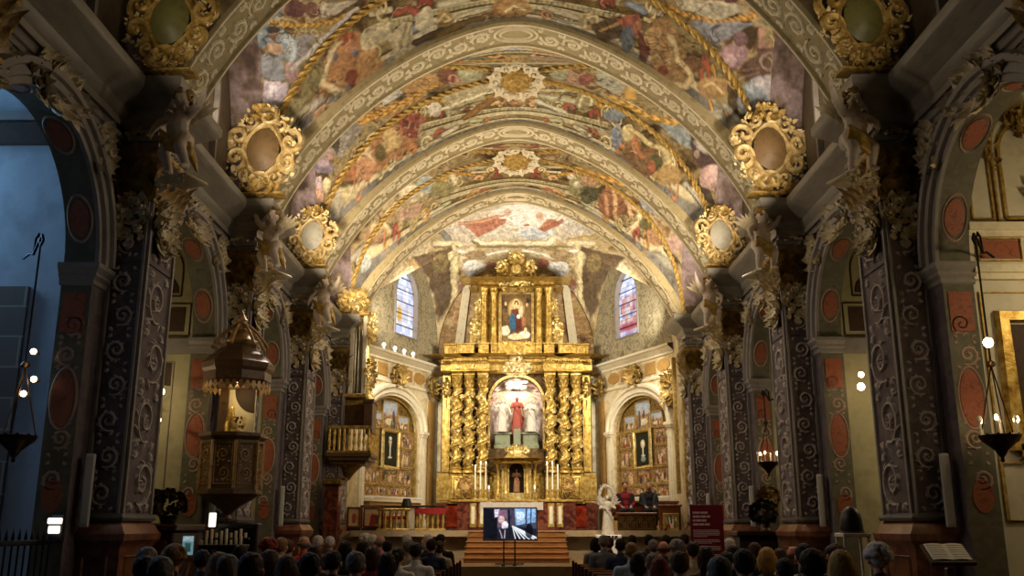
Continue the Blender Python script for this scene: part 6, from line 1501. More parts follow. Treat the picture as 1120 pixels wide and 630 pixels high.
for i, x in enumerate((-.31, .07)):
    for j in range(3):
        mb = MB(); mb.lathe([(.02, 2.0), (.045, 2.2), (.045, 3.9+.15*(j == 1)), (0, 3.9+.15*(j == 1))], (x+(j-1)*.1, -.02, 0), 10); mb.build('organ_pipe', mat('dull tin pipe', ['#8c8470', '#b8b098'], 5, .3, .8, 0) if 'dull tin pipe' not in bpy.data.materials else bpy.data.materials['dull tin pipe'], L_, 60)
mb = MB(); mb.cbox((-.62, -.16, 4.33), (.38, .3, 4.5), .03); mb.cbox((-.62, -.16, 1.9), (.38, .3, 2.02), .03); mb.cbox((-.6, .05, 1.7), (.36, .3, 4.4), .01); mb.build('case', M['gold_stucco'], L_, 30)
mb = MB(); foliage(mb, (-.1, -.15, 4.75), (.9, .3, .6), 40, 4, (0, -1, 0)); foliage(mb, (.45, -.05, 4.0), (.3, .2, 1.0), 26, 7, (.3, -1, 0)); foliage(mb, (.45, -.05, 2.6), (.3, .2, 1.0), 26, 8, (.3, -1, 0)); mb.build('carved_crest', M['gold_hi'], L_, 60)
mb = MB(); mb.cbox((.36, -.46, .85), (.62, .3, 1.75), .02); mb.cbox((.32, -.5, 1.7), (.66, .34, 1.82), .02); mb.build('side_cabinet', PW, L_, 30)
# marble shaft under the loft
t = thing('marble_shaft', 'red brown marble shaft standing under the singing gallery', 'column', (-5.08, 26.6, 0)); mb = MB(); mb.cbox((-.2, -.2, 0), (.2, .2, 2.78), .02); mb.build('shaft', M['marble_red'], t, 30); mb = MB(); mb.cbox((-.26, -.26, 2.78), (.26, .26, 2.95), .03); mb.build('cap', M['gold_dark'], t, 30); mb = MB(); mb.cbox((-.2, -.12, 2.93), (.35, .36, 3.0), .02); mb.build('bearer', PW, t, 30)
# gilded angels and pilaster strips on the poster side of the chancel arch
mb = MB(1)
for x in (4.98, 4.72): mb.box((x-.05, 27.9, 2.6), (x+.05, 28.1, 6.6))
tag(mb.build('trim_3', M['gold_stucco'], smooth=0), 'slim gilded pilaster strips on the chancel arch, poster side', 'trim', kind='structure')
def robed(h=1.3, seed=0, arms=0, voxel=.016):
    """standing robed figure facing -y, origin at the feet"""
    mb = MB(); k = h/1.7; n = 20; rs = np.random.RandomState(seed); rows = []
    for z, rx, ry, y in ((0, .26, .22, 0), (.3, .24, .20, 0), (.7, .21, .17, -.01), (.95, .19, .14, 0), (1.1, .165, .12, 0), (1.25, .20, .13, 0), (1.38, .20, .12, .01), (1.44, .1, .08, .01)):
        rows.append([(rx*math.cos(a)*(1+.09*math.cos(7*a+seed+z*2)*(1-z/1.5)), y+ry*math.sin(a)*(1+.09*math.cos(7*a+seed+z*2)*(1-z/1.5)), z) for a in np.arange(n)*2*PI/n])
    mb.grid(np.array(rows)*k, closev=True); b = mb.n; mb.f.append(tuple(range(n))[::-1]); mb.m.append(0); mb.f.append(tuple(range(b-n, b))); mb.m.append(0)
    limb(mb, np.array([(0, .01, 1.4), (0, 0, 1.52)])*k, [.06*k, .055*k]); head(mb, np.array((0, -.02, 1.60))*k, .115*k)
    ar = ([(-.2, 0, 1.36), (-.32, -.06, 1.14), (-.14, -.24, 1.16)], [(.2, 0, 1.36), (.32, -.06, 1.14), (.12, -.26, 1.2)]) if arms == 0 else ([(-.2, 0, 1.36), (-.40, -.08, 1.25), (-.52, -.16, 1.45)], [(.2, 0, 1.36), (.36, -.06, 1.16), (.40, -.2, .98)])
    for A_ in ar:
        limb(mb, np.array(A_)*k, [.075*k, .065*k, .04*k]); d = np.array(A_[2])-np.array(A_[1]); hand(mb, np.array(A_[2])*k, d, (0, 0, 1) if abs(d[2]) < .15 else (0, 1, .1), 1.0*k)
    limb(mb, np.array([(-.2, .05, 1.3), (.0, -.16, 1.0), (.2, -.12, .7), (.22, .06, .3)])*k, np.array([.05, .06, .07, .03])*k)
    return fuse(mb, voxel, 3)
for i, (x, w_) in enumerate(((-.50, 'with raised arm'), (.52, 'with joined hands'))):
    t = thing('saint_statue', 'white robed saint statue %s inside the rosy central niche of the altarpiece' % w_, 'statue', (x, 33.42, 4.90), .3*(-1 if i else 1), 'white saints in the altarpiece niche'); solid(*robed(1.16, i, 1-i), 'figure', M['statue'], t)
    mb = MB(); mb.band(arc(0, 1.13, .14, .14, 0, 360, 24), [(-.012, 0), (0, .01), (.012, 0)], frame((0, .1, 0), (1, 0, 0), (0, 0, 1), (0, -1, 0)), True); mb.build('halo', M['gold_hi'], t, 60)
t = thing('saint_statue', 'red robed figure statue between the two white saints in the altarpiece niche', 'statue', (.02, 33.50, 4.90), 0, None); mb = MB(); mb.cbox((-.13, -.15, -.48), (.13, .15, .12), .02); mb.build('plinth', M['marble_green'], t, 30); V, F = robed(1.12, 5, 0); V[:, 2] += .12; solid(V, F, 'figure', mat('scarlet robe', ['#7a2c20', '#a04a38', '#8a382a'], 8, .6), t)
# tabernacle
t = thing('tabernacle', 'gilded temple-shaped tabernacle with a dark arched niche at the foot of the altarpiece', 'tabernacle', (0, 32.68, 2.555))
mp = frame((0, -.28, 0), (1, 0, 0), (0, 0, 1), (0, -1, 0))
mb = MB(); A = np.vstack([[(-.25, .22)], arc(0, .95, .25, .28, 180, 0, 16), [(.25, .22)]]); strip_wall(mb, mp, -.5, .5, .0, 1.34, A, .22); mb.grid(np.stack([mp(*A.T, 0), mp(*A.T, -.3)], 1)); mb.box((-.5, -.27, 0), (-.46, .3, 1.34)); mb.box((.46, -.27, 0), (.5, .3, 1.34)); mb.build('body', M['gold_hi'], t, 30)
mb = MB(); rect(mb, mp, -.3, .3, .2, 1.3, -.28); mb.build('niche_back', M['wood'], t, 0)
for s in (-1, 1):
    for x in (.36, .62):
        mb = MB(); mb.cbox((s*x-.08, -.42 if x < .5 else -.3, 0), (s*x+.08, -.26 if x < .5 else -.14, .2), .01); mb.lathe([(.07, .2), (.05, .24), (.048, 1.02), (.075, 1.14), (.08, 1.18)], (s*x, -.34 if x < .5 else -.22, 0), 12); mb.build('colonnette', M['gold'], t, 40)
mb = MB(); mb.sweep([(.76, .3, 1.18), (.76, -.32, 1.18), (.5, -.32, 1.18), (.5, -.46, 1.18), (-.5, -.46, 1.18), (-.5, -.32, 1.18), (-.76, -.32, 1.18), (-.76, .3, 1.18)], [(-.2, 0), (0, 0), (.02, .06), (.06, .1), (.06, .16), (-.2, .18)]); mb.cbox((-.74, -.3, 1.2), (.74, .3, 1.36), .01); mb.build('cornice', M['gold'], t, 30)
mb = MB(); mb.lathe([(.46, 1.34), (.44, 1.4), (.34, 1.48), (.2, 1.56), (.1, 1.62), (.12, 1.68), (.06, 1.74), (0, 1.86)], n=16, sy=.6); foliage(mb, (0, -.3, 1.62), (.9, .15, .3), 22, 3, (0, -1, 0)); mb.build('dome', M['gold_hi'], t, 60)
t = thing('small_statue', 'small dark robed statuette standing inside the tabernacle niche', 'statue', (0, 32.56, 2.79)); solid(*robed(.78, 3, 0, .012), 'figure', mat('dark polychrome figure', ['#5a3a26', '#8a5f3c', '#6d4730'], 9, .5), t)
# gradine, altar and its candles
t = thing('altar_gradine', 'stepped gilded shelf behind the altar table carrying the tall candles', 'shelf', (0, 32.4, ZPRES)); mb = MB(); mb.cbox((-1.98, -.1, 0), (1.98, .58, .94), .02); mb.build('body', M['marble_red'], t, 30)
for s in (-1, 1):
    for x in (1.04, 1.34):
        mb = MB(); a, b = sorted((s*x, s*(x+.22))); mb.cbox((a, -.13, .1), (b, -.1, .88), .01); g_ = mb.build('gilded_panel', M['gold'], t, 30); mb = MB(); mb.cbox((a+.05, -.145, .2), (b-.05, -.125, .78), .006); mb.build('inlay', M['cream'], g_, 30)
mb = MB(); mb.cbox((-1.98, -.16, .92), (1.98, .58, 1.0), .02); mb.build('top', M['gold'], t, 30)
t = thing('altar_table', 'altar table with a white linen cloth in the middle of the presbytery', 'table', (-.15, 30.2, ZPRES)); mb = MB(); mb.cbox((-.86, -.35, 0), (.86, .35, .78), .02); mb.build('body', M['marble_brown'], t, 30)
mb = MB(); mb.cbox((-.95, -.42, .78), (.95, .42, .84), .02); mb.build('top_slab', M['wood_mid'], t, 30)
mb = MB(); n_ = 60; us = np.linspace(-.97, .97, n_); f_ = .012*np.sin(us*38); mb.grid(np.stack([np.column_stack([us, -.44+f_, np.full(n_, .62)]), np.column_stack([us, -.435+f_*.3, np.full(n_, .84)]), np.column_stack([us, np.full(n_, -.40), np.full(n_, .852)]), np.column_stack([us, np.full(n_, .42), np.full(n_, .852)])], 1)); mb.build('altar_cloth', M['white_cloth'], t, 60)
def candle(x, y, z, h, lab, grp):
    t = thing('altar_candle', lab, 'candle', (x, y, z), 0, grp); mb = MB(); mb.lathe([(.09, 0), (.09, .03), (.03, .06), (.045, .14), (.025, .22), (.04, .30), (.055, .34), (.03, .36)], n=12); mb.build('candlestick', M['gold_hi'], t, 60)
    mb = MB(); mb.lathe([(.028, .34), (.026, h), (0, h+.01)], n=10); mb.build('wax', M['wax'], t, 60)
    mb = MB(); mb.ell((0, 0, h+.05), (.016, .016, .045), nu=8, nv=6); mb.build('flame', M['flame'], t, 180)
for i, x in enumerate((-1.40, -1.22, -1.04, 1.04, 1.22, 1.40)): candle(x, 32.55, 2.55, 1.18-(.12 if i in (0, 5) else 0), 'tall ivory candle on the gilded shelf, %s from the tabernacle, %s side' % (('third', 'second', 'first', 'first', 'second', 'third')[i], side_word(x)), 'tall candles behind the altar')
for i, x in enumerate((-.72, .72)): candle(x-.15, 30.2, ZPRES+.853, .42, 'short candle at the %s end of the white altar table' % side_word(x), 'short candles on the altar table')
# bouquets on the gradine
for i, x in enumerate((-1.74, 1.74)):
    t = thing('flower_vase', 'dark gilt vase of flowers at the %s end of the gilded shelf' % side_word(x), 'vase', (x, 32.6, 2.555)); mb = MB(); mb.lathe([(.05, 0), (.06, .02), (.03, .06), (.1, .18), (.07, .28), (.09, .3)], n=12); mb.build('vase', M['gold_dark'], t, 60); mb = MB(); foliage(mb, (0, 0, .5), (.4, .3, .5), 34, i, (0, -1, 0)); mb.build('bouquet', mat('dry flower heads', ['#7a4a2a', '#c09a5a', '#98743c'], 8, .7) if i == 0 else bpy.data.materials['dry flower heads'], t, 60)
# --- wide screen before the steps ----------------------------------------
t = thing('screen_stand', 'wide flat television on a thin black stand in front of the altar steps', 'television', (-.15, 22.9, .80))
mb = MB(); mb.cbox((-.64, -.02, .56), (.64, .05, 1.32), .012); mb.build('bezel', M['black'], t, 30)
mb = MB(); us = 128; vs = 72; G = np.array([[(u, -.024, v) for v in np.linspace(.585, 1.295, vs)] for u in np.linspace(-.62, .62, us)]); F_ = G.reshape(-1, 3); mb.grid(G)
loc = np.stack([F_[:,0]/.62, (F_[:,2]-.94)/.355], 1)
SCR = [('poly', '#0b0c12', [(-1, -1), (-.46, -1), (-.5, 1), (-1, 1)], .02), ('poly', '#e9dff2', [(-.62, .95), (-.4, .95), (-.38, .5), (-.6, .4)], .08), ('poly', '#7a5a6a', [(-.45, .9), (-.1, .9), (-.1, -.2), (-.5, -.2)], .05), ('poly', '#d8b8b4', ellp(-.33, .28, .13, .26), .04), ('poly', '#e8e0ea', ellp(-.2, -.1, .14, .3), .05), ('line', '#15121a', [(-.06, .9), (-.02, -.9)], .07), ('line', '#4a3a4a', [(.1, .9), (.1, -.2)], .08), ('poly', '#8fb8e8', [(.16, 1), (.98, 1), (.98, .1), (.2, -.1)], .05), ('poly', '#d4ecff', [(.22, .8), (.55, .8), (.55, .2), (.25, .1)], .06), ('line', '#2c3a58', [(.62, 1), (.6, 0)], .06), ('line', '#2c3a58', [(.8, 1), (.78, 0)], .05), ('poly', '#1a1c26', [(-.5, -.35), (.2, -.15), (1, -.3), (1, -1), (-.5, -1)], .04)]
for i in range(6): SCR.append(('line', '#dfe6f0', [(.08+.02*i, -.12-.02*i), (.2+.17*i, -.95)], .035+.012*i))
SCR += [('poly', '#0e0f16', ellp(.72, -.45, .16, .5), .04), ('line', '#9a8a9a', [(-.4, -.4), (-.3, -.9)], .05), ('line', '#b0a0a8', [(-.2, -.4), (-.22, -.9)], .04)]
mb.c = fresco(np.column_stack([loc*1.1, loc[:,0]*0]), loc, SCR, 77, ['#2a2e40', '#4a4a5e', '#34364a'])
mb.build('display', glass_mat('bright screen picture', 1.1), t, 180)
for s in (-1, 1):
    mb = MB(); mb.tube([(s*.13-.02, .05, .95), (s*.13-.02, .05, .04)], .016, 8); mb.build('pole', M['black'], t, 60)
    mb = MB(); mb.cbox((s*.13-.05-.02, -.26, 0), (s*.13+.01, .36, .04), .01); mb.build('foot', M['black'], t, 30)
mb = MB(); mb.cbox((-.36, -.02, .02), (.32, .1, .045), .008); mb.build('cross_bar', M['black'], t, 30)
# --- painted polyptychs in the two apse recesses ---------------------------
POLY_C = ['#3a2a22', '#7a5a3e', '#b08c5c', '#56493a', '#94765a', '#c8ae80']
def polyptych(side):
    mp0 = APSE[side][1]; fr_ = (lambda u, v, n: mp0(np.asarray(u)+2.15, v, np.asarray(n)-.20))
    lab = 'arched altarpiece of small painted panels round a black picture %s, %s side' % ('of a white chalice' if side < 0 else 'of a pale monstrance', side_word(side))
    t = thing('painted_altarpiece', lab, 'altarpiece', tuple(mp0(2.15, 2.5, -.2)[0]*np.array([side, 1, 1])))
    off = np.array(t.location); sh = lambda mb: [mb.v.__setitem__(i, (mb.v[i]*np.array([side, 1, 1])-off)) for i in range(len(mb.v))]
    def fin(mb, name, m, par=None, sm=30):
        sh(mb); return mb.build(name, m, par or t, sm)
    k = 1 if side > 0 else -1
    A = np.vstack([[(-1.6, 2.5)], arc(0, 4.85, 1.6, 1.0, 180, 0, 24), [(1.6, 2.5)]])
    mb = MB(); mb.f.append(tuple(range(len(A)))); mb.m.append(0); mb.v.append(fr_(A[:,0], A[:,1], np.full(len(A), .04))); mb.n = len(A); fin(mb, 'back_board', M['gold_dark'], None, 0)
    rows = [(2.62, 2.98, 4), (3.02, 3.55, 3), (3.6, 4.2, 2), (4.25, 4.78, 2), (4.82, 5.7, 3)]
    for z0, z1, n in rows:
        xs = np.linspace(-1.5, 1.5, n+1)
        if n == 2: segs = [(-1.5, -.72), (.72, 1.5)]
        elif z0 > 4.8: segs = [(-1.18, -.5), (-.46, .46), (.5, 1.18)]
        else: segs = [(xs[i]+.03, xs[i+1]-.03) for i in range(n)]
        for i, (a, b) in enumerate(segs):
            zz = z1 if z0 < 4.8 else (5.3 if a != -.46 else 5.72); mb = MB(); rs = int(z0*100)+i*7+(side > 0)*50; r_ = np.random.RandomState(rs)
            sky = z0 > 4.8; prs = []
            if sky: prs.append(('poly', '#a8b8c8', [(-1, .0), (1, .0), (1, 1), (-1, 1)], .2)); prs.append(('poly', '#ddd0b0', ellp(0, -.5, .7, .3), .2))
            for q in range(7 if not sky else 3): prs.append(('poly', ['#8a3020', '#c8a878', '#2a3048', '#d8b890', '#5a2a1c', '#40502c', '#e0c8a0'][r_.randint(7)], ellp(r_.uniform(-.8, .8), r_.uniform(-.7, .2), r_.uniform(.1, .2), r_.uniform(.3, .5)), .05)); 
            for q in range(6): prs.append(('poly', '#e0b890', ellp(r_.uniform(-.8, .8), r_.uniform(-.1, .6), .08, .11), .02))
            canvas(mb, fr_, a, b, z0, zz, .06, prs, rs, POLY_C, 40); cv = fin(mb, 'painted_panel', M['canvas'], None, 180)
            mb = MB(); mb.band([(a, z0), (b, z0), (b, zz), (a, zz), (a, z0)], [(-.025, .04), (-.015, .09), (.015, .09), (.03, .06)], fr_); fin(mb, 'panel_frame', M['gold_stucco'], cv)
    mb = MB(); prs = ([('poly', '#cfc6b4', [(-.25, .5), (.25, .5), (.12, .15), (-.12, .15)], .05), ('poly', '#e8e4da', ellp(0, .62, .2, .12), .04), ('line', '#d8d0c0', [(0, .2), (0, -.4)], .16), ('poly', '#d8d0c0', ellp(0, -.45, .3, .06), .03)] if side < 0 else [('poly', '#d8c8a0', ellp(0, .3, .32, .26), .06), ('poly', '#f0ead8', ellp(0, .3, .18, .15), .04), ('line', '#d8d0b8', [(0, .1), (0, -.4)], .2), ('poly', '#8aa0a0', ellp(0, -.55, .34, .16), .06), ('poly', '#d8e0d8', ellp(0, -.35, .3, .05), .03)])
    canvas(mb, fr_, -.46, .46, 3.56, 4.72, .10, prs, 8+side, ['#06100c', '#12201a', '#0a1612'], 50); cv = fin(mb, 'central_picture', M['canvas'], None, 180)
    mb = MB(); mb.band([(-.5, 3.52), (.5, 3.52), (.5, 4.76), (-.5, 4.76), (-.5, 3.52)], [(-.12, .05), (-.10, .14), (-.02, .18), (.02, .12), (.05, .1)], fr_); fin(mb, 'central_frame', M['gold_hi'], cv)
    mb = MB(); mb.prism([(-1.65, 2.44), (1.65, 2.44), (1.65, 2.56), (-1.65, 2.56)], 0, .5, fr_); fin(mb, 'altar_shelf', M['cream'])
    mb = MB(); mb.prism([(-1.6, 1.56), (1.6, 1.56), (1.6, 2.44), (-1.6, 2.44)], 0, .4, fr_); fin(mb, 'altar_front', M['ochre_panel'])
    mb = MB(); mb.prism([(-1.5, 2.56), (1.5, 2.56), (1.5, 2.60), (-1.5, 2.60)], .08, .52, fr_); fin(mb, 'altar_cloth', M['white_cloth'])
for s in (-1, 1): polyptych(s)
# ------------------------------------------------------------------ presbytery and nave furnishings
def cab(mb, a, b, c=.01, M_=None): mb.cbox(a, b, c, M_); return mb
# pulpit side: framed icons, table, lamp, gilded balustrade
for i, (x, w_, pr) in enumerate(((-4.70, 'narrow', [('poly', '#b04a38', ellp(0, -.1, .4, .6), .1), ('poly', '#d8b48c', ellp(0, .5, .2, .2), .05)]), (-4.14, 'wide', [('poly', '#b8382c', [(-.5, -.9), (.3, -.9), (.5, .2), (-.2, .5)], .08), ('poly', '#e0c8a0', ellp(.1, .5, .25, .25), .05), ('poly', '#5a7080', ellp(.5, -.3, .25, .5), .06)]))):
    w = .18 if i == 0 else .27
    t = thing('framed_icon', '%s framed icon with red figures at the pulpit-side end of the presbytery' % w_, 'painting', (x, 28.0, ZPRES)); mp = frame((0, 0, 0), (1, 0, 0), (0, 0, 1), (0, -1, 0))
    mb = MB(); canvas(mb, mp, -w, w, .12, .66, .0, pr, 31+i, ['#b89868', '#d8c090', '#c8ac7c'], 40); mb.build('picture', M['canvas'], t, 180)
    mb = MB(); mb.band([(-w, .12), (w, .12), (w, .66), (-w, .66), (-w, .12)], [(-.03, -.03), (-.03, .04), (.02, .04), (.04, 0)], mp); mb.build('frame', M['wood_mid'], t, 30)
    mb = MB(); cab(mb, (-w-.03, -.1, 0), (w+.03, .15, .09)); cab(mb, (-w, .02, .05), (-w+.04, .06, .68)); cab(mb, (w-.04, .02, .05), (w, .06, .68)); mb.build('easel', M['wood'], t, 30)
t = thing('credence_table', 'long dark side table with a pale front behind the icons, pulpit side', 'table', (-3.40, 29.0, ZPRES)); mb = MB(); cab(mb, (-1.25, -.3, .68), (1.25, .3, .74), .015); mb.build('table_top', M['wood'], t, 30)
mb = MB(); cab(mb, (-.66, -.26, .02), (.4, -.2, .68)); mb.build('front_panel', M['cream'], t, 30)
for x in (-1.2, -.7, .42, 1.2):
    for y in (-.26, .26):
        mb = MB(); cab(mb, (x-.03, y-.03, 0), (x+.03, y+.03, .68)); mb.build('leg', M['wood'], t, 30)
for i, x in enumerate((-3.95, -3.45)):
    t = thing('chair', 'small gilded chair with red seat, %s' % ('nearer the framed icons' if i == 0 else 'nearer the black-shaded lamp'), 'chair', (x, 28.42, ZPRES), 0, 'red chairs'); 
    for sx in (-1, 1):
        for sy in (-1, 1): mb = MB(); mb.lathe([(.02, 0), (.015, .1), (.024, .2), (.02, .34)], (sx*.19, sy*.16, 0), 8); mb.build('leg', M['gold'], t, 40)
    mb = MB(); cab(mb, (-.23, -.2, .33), (.23, .2, .42), .02); mb.build('seat', M['red_cloth'], t, 30)
    mb = MB(); cab(mb, (-.22, .17, .42), (.22, .21, .46)); cab(mb, (-.22, .17, .40), (-.18, .21, .62)); cab(mb, (.18, .17, .40), (.22, .21, .62)); cab(mb, (-.22, .17, .58), (.22, .21, .64)); mb.build('back_frame', M['gold'], t, 30)
t = thing('table_lamp', 'lamp with a black shade on a pale turned stand before the pulpit-side recess', 'lamp', (-3.24, 28.9, ZPRES+0)); t.location = (-3.2, 28.12, ZPRES); mb = MB(); mb.lathe([(.13, 0), (.13, .03), (.05, .07), (.07, .18), (.035, .3), (.05, .5), (.03, .66), (.02, .72)], n=12); mb.build('stand', M['gold_dark'], t, 60); mb = MB(); mb.lathe([(.17, .70), (.10, .92), (.09, .92), (.16, .70)], n=16); mb.build('lamp_shade', M['black'], t, 60)
def balus(name, lab, x0, x1, y, cloth, m='gold'):
    t = thing(name, lab, 'balustrade', ((x0+x1)/2, y, ZPRES)); w = (x1-x0)/2
    mb = MB(); cab(mb, (-w, -.06, .56), (w, .06, .63), .015); mb.build('top_rail', M[m], t, 30); mb = MB(); cab(mb, (-w, -.06, 0), (w, .06, .07), .015); mb.build('plinth', M[m], t, 30)
    n = int((x1-x0)/.15)
    for i in range(n): mb = MB(); mb.lathe([(.03, .07), (.04, .10), (.022, .15), (.05, .27), (.026, .40), (.04, .48), (.03, .56)], (-w+(i+.5)*(x1-x0)/n, 0, 0), 8); mb.build('baluster', M[m], t, 60)
    if cloth:
        mb = MB(); us = np.linspace(-w, w, 30); f_ = .01*np.sin(us*40); mb.grid(np.stack([np.column_stack([us, -.075+f_, np.full(30, .48)]), np.column_stack([us, np.full(30, -.07), np.full(30, .64)]), np.column_stack([us, np.full(30, .07), np.full(30, .64)]), np.column_stack([us, .075+f_, np.full(30, .5)])], 1)); mb.build('drape', M['red_cloth'], t, 60)
balus('balustrade', 'gilded balustrade draped with red cloth beside the high altar, pulpit side', -2.95, -2.05, 28.0, True)
balus('balustrade', 'low gilded balustrade in front of the red chairs, pulpit side', -4.0, -3.05, 27.75, False)
# poster side: bench with two seated clerics, prie-dieu, icon, white angel
t = thing('presbytery_bench', 'long wooden bench with a high back behind two seated clerics, poster side', 'bench', (4.0, 28.95, ZPRES)); mb = MB(); cab(mb, (-1.25, -.25, .36), (.85, .2, .44), .015); mb.build('seat', M['wood_mid'], t, 30); mb = MB(); cab(mb, (-1.26, .18, .3), (.86, .26, .82), .015); cab(mb, (-1.3, .14, .80), (.9, .30, .88), .015); mb.build('backrest', M['wood_mid'], t, 30)
for x in (-1.22, .82): mb = MB(); cab(mb, (x-.03, -.25, 0), (x+.03, .26, .6), .01); mb.build('end_panel', M['wood_mid'], t, 30)
t = thing('altar_runner', 'folded cloth with orange and dark green halves lying on the poster-side recess shelf', 'cloth', (0, 0, 0)); mp0 = APSE[1][1]; f_ = lambda u, v, n: mp0(u, v, np.asarray(n))
mb = MB(); mb.prism([(.9, 2.605), (2.1, 2.605), (2.1, 2.66), (.9, 2.66)], .1, .32, f_); mb.build('green_half', mat('dark green cloth', ['#10241c', '#1c3a2c'], 9, .8), t, 30); mb = MB(); mb.prism([(2.1, 2.605), (3.6, 2.605), (3.6, 2.66), (2.1, 2.66)], .1, .32, f_); mb.build('orange_half', mat('orange cloth', ['#a8481c', '#c86428'], 9, .8), t, 30)
t = thing('kneeler_desk', 'carved wooden kneeling desk in front of the two clerics, poster side', 'desk', (3.45, 27.85, ZPRES))
mb = MB(); cab(mb, (-.58, -.12, .46), (.58, .16, .52), .012); mb.build('desk_top', M['wood_mid'], t, 30); mb = MB(); cab(mb, (-.56, -.06, .02), (.56, .0, .46)); mb.build('front_board', M['wood'], t, 30)
mp = frame((0, -.06, 0), (1, 0, 0), (0, 0, 1), (0, -1, 0))
for i in range(4): mb = MB(); rinceau(mb, .34, .2, mp, .02, i, .2, -.4+i*.267, .08, stem=.016); mb.band([(-.52+i*.267, .06), (-.28+i*.267, .06), (-.28+i*.267, .43), (-.52+i*.267, .43), (-.52+i*.267, .06)], [(-.01, 0), (0, .015), (.01, 0)], mp); mb.build('carved_panel', M['gold_dark'], t, 60)
t = thing('framed_icon', 'framed white icon with red and dark figures on a wooden stand, poster side', 'painting', (4.40, 27.65, ZPRES-0)); mp = frame((0, 0, 0), (1, 0, 0), (0, 0, 1), (0, -1, 0))
mb = MB(); canvas(mb, mp, -.21, .21, .02+.0, .48, 0, [('poly', '#b83028', [(-.8, -.9), (-.1, -.9), (-.1, -.3), (-.45, -.2), (-.8, -.4)], .03), ('line', '#3a2c20', [(-.5, .6), (-.3, -.2)], .16), ('line', '#3a2c20', [(.0, .7), (.05, -.1)], .2), ('line', '#4a3826', [(.5, .6), (.4, -.8)], .14), ('poly', '#8a6a3a', ellp(.55, -.3, .25, .5), .05), ('line', '#2c2018', [(-.1, .4), (.35, .5)], .1)], 41, ['#e8dcc0', '#f4ecd8', '#e0d0ac'], 60); mb.build('picture', M['canvas'], t, 180)
mb = MB(); mb.band([(-.21, .02), (.21, .02), (.21, .48), (-.21, .48), (-.21, .02)], [(-.07, -.03), (-.07, .05), (-.0, .05), (.03, 0)], mp); mb.build('frame', M['gold'], t, 30)
mb = MB(); cab(mb, (-.3, .04, 0), (.3, .3, .7), .015); cab(mb, (-.34, .0, .68), (.34, .34, .74), .012); mb.build('stand', M['wood_mid'], t, 30)
t = thing('angel_statue', 'white marble angel with flower ring on a lettered white pedestal beside the altar steps', 'statue', (2.5, 26.62, .0)); mb = MB(); cab(mb, (-.30, -.25, 0), (.30, .25, 1.38), .02); cab(mb, (-.34, -.29, 1.36), (.34, .29, 1.46), .02); mb.build('pedestal', mat('white marble block', ['#dcd8d0', '#f0ece4'], 4, .4), t, 30)
V, F = robed(1.05, 9, 0, .013); V[:, 2] += 1.46; solid(V, F, 'figure', M['statue'], t)
mb = MB(); mb.grid(np.array([[(-.02-.20*math.cos(a)*1.0+.05*math.cos(b)*-math.cos(a), -.02+.05*math.sin(b), 2.48+.28*math.sin(a)+.05*math.cos(b)*math.sin(a)) for b in np.arange(8)*PI/4] for a in np.linspace(0, 2*PI, 33)[:-1]]), closeu=True, closev=True)
for a in np.arange(14)*2*PI/14: foliage(mb, (-.02+.22*math.cos(a), -.05, 2.48+.30*math.sin(a)), (.13, .06, .13), 5, int(a*10), (0, -1, 0), scroll=False)
mb.build('flower_ring', M['statue'], t, 60)
for s in (-1, 1): mb = MB(); wing(mb, s); 
for s in (-1, 1):
    mb = MB(); wing(mb, s)
    for i in range(len(mb.v)): mb.v[i] = mb.v[i]*.8+np.array([0, .02, 1.46+.12])
    mb.build('wing', M['statue'], t, 60)
mb = MB(); mp = frame((0, -.291, 1.41), (1, 0, 0), (0, 0, 1), (0, -1, 0))
for i, (a, w) in enumerate(((-.22, .07), (-.13, .05), (-.06, .10), (.07, .06), (.15, .08))): mb.prism([(a, -.03), (a+w, -.03), (a+w, .03), (a, .03)], 0, .004, mp)
mb.build('lettering', M['black'], t, 0)
# crimson roll-up poster
t = thing('poster_banner', 'tall crimson information poster with lines of white text standing among the right-hand congregation'.replace('right-hand ', ''), 'poster', (3.25, 16.6, 0), -.05); mb = MB(); cab(mb, (-.28, -.012, .06), (.28, .012, 2.05), .004); mb.build('panel', mat('crimson poster', ['#741228', '#8c1a32'], 3, .5, 0, 0), t, 30)
mb = MB(); cab(mb, (-.30, -.1, 0), (.30, .1, .06), .015); mb.build('base', M['grey_plastic'], t, 30); mb = MB(); mp = frame((0, -.013, 0), (1, 0, 0), (0, 0, 1), (0, -1, 0)); rs = np.random.RandomState(8)
def words(z, h, x0, x1, gap=.35):
    x = x0
    while x < x1-.02:
        w = min(rs.uniform(1.5, 5)*h*.8, x1-x); mb.prism([(x, z), (x+w, z), (x+w, z+h), (x, z+h)], 0, .002, mp); x += w+h*gap
for z, x1 in ((1.90, .02), (1.835, .06), (1.77, .02), (1.705, .05)): words(z, .034, -.235, x1)
z = 1.62
for para in (5, 3, 4, 4, 6, 5, 4):
    for i in range(para): words(z, .013, -.235, .21 if i < para-1 else rs.uniform(-.1, .15)); z -= .026
    z -= .03
    if z < .3: break
mb.build('text', mat('white print', '#f0d8da', 5, .6, 0, 0), t, 0)
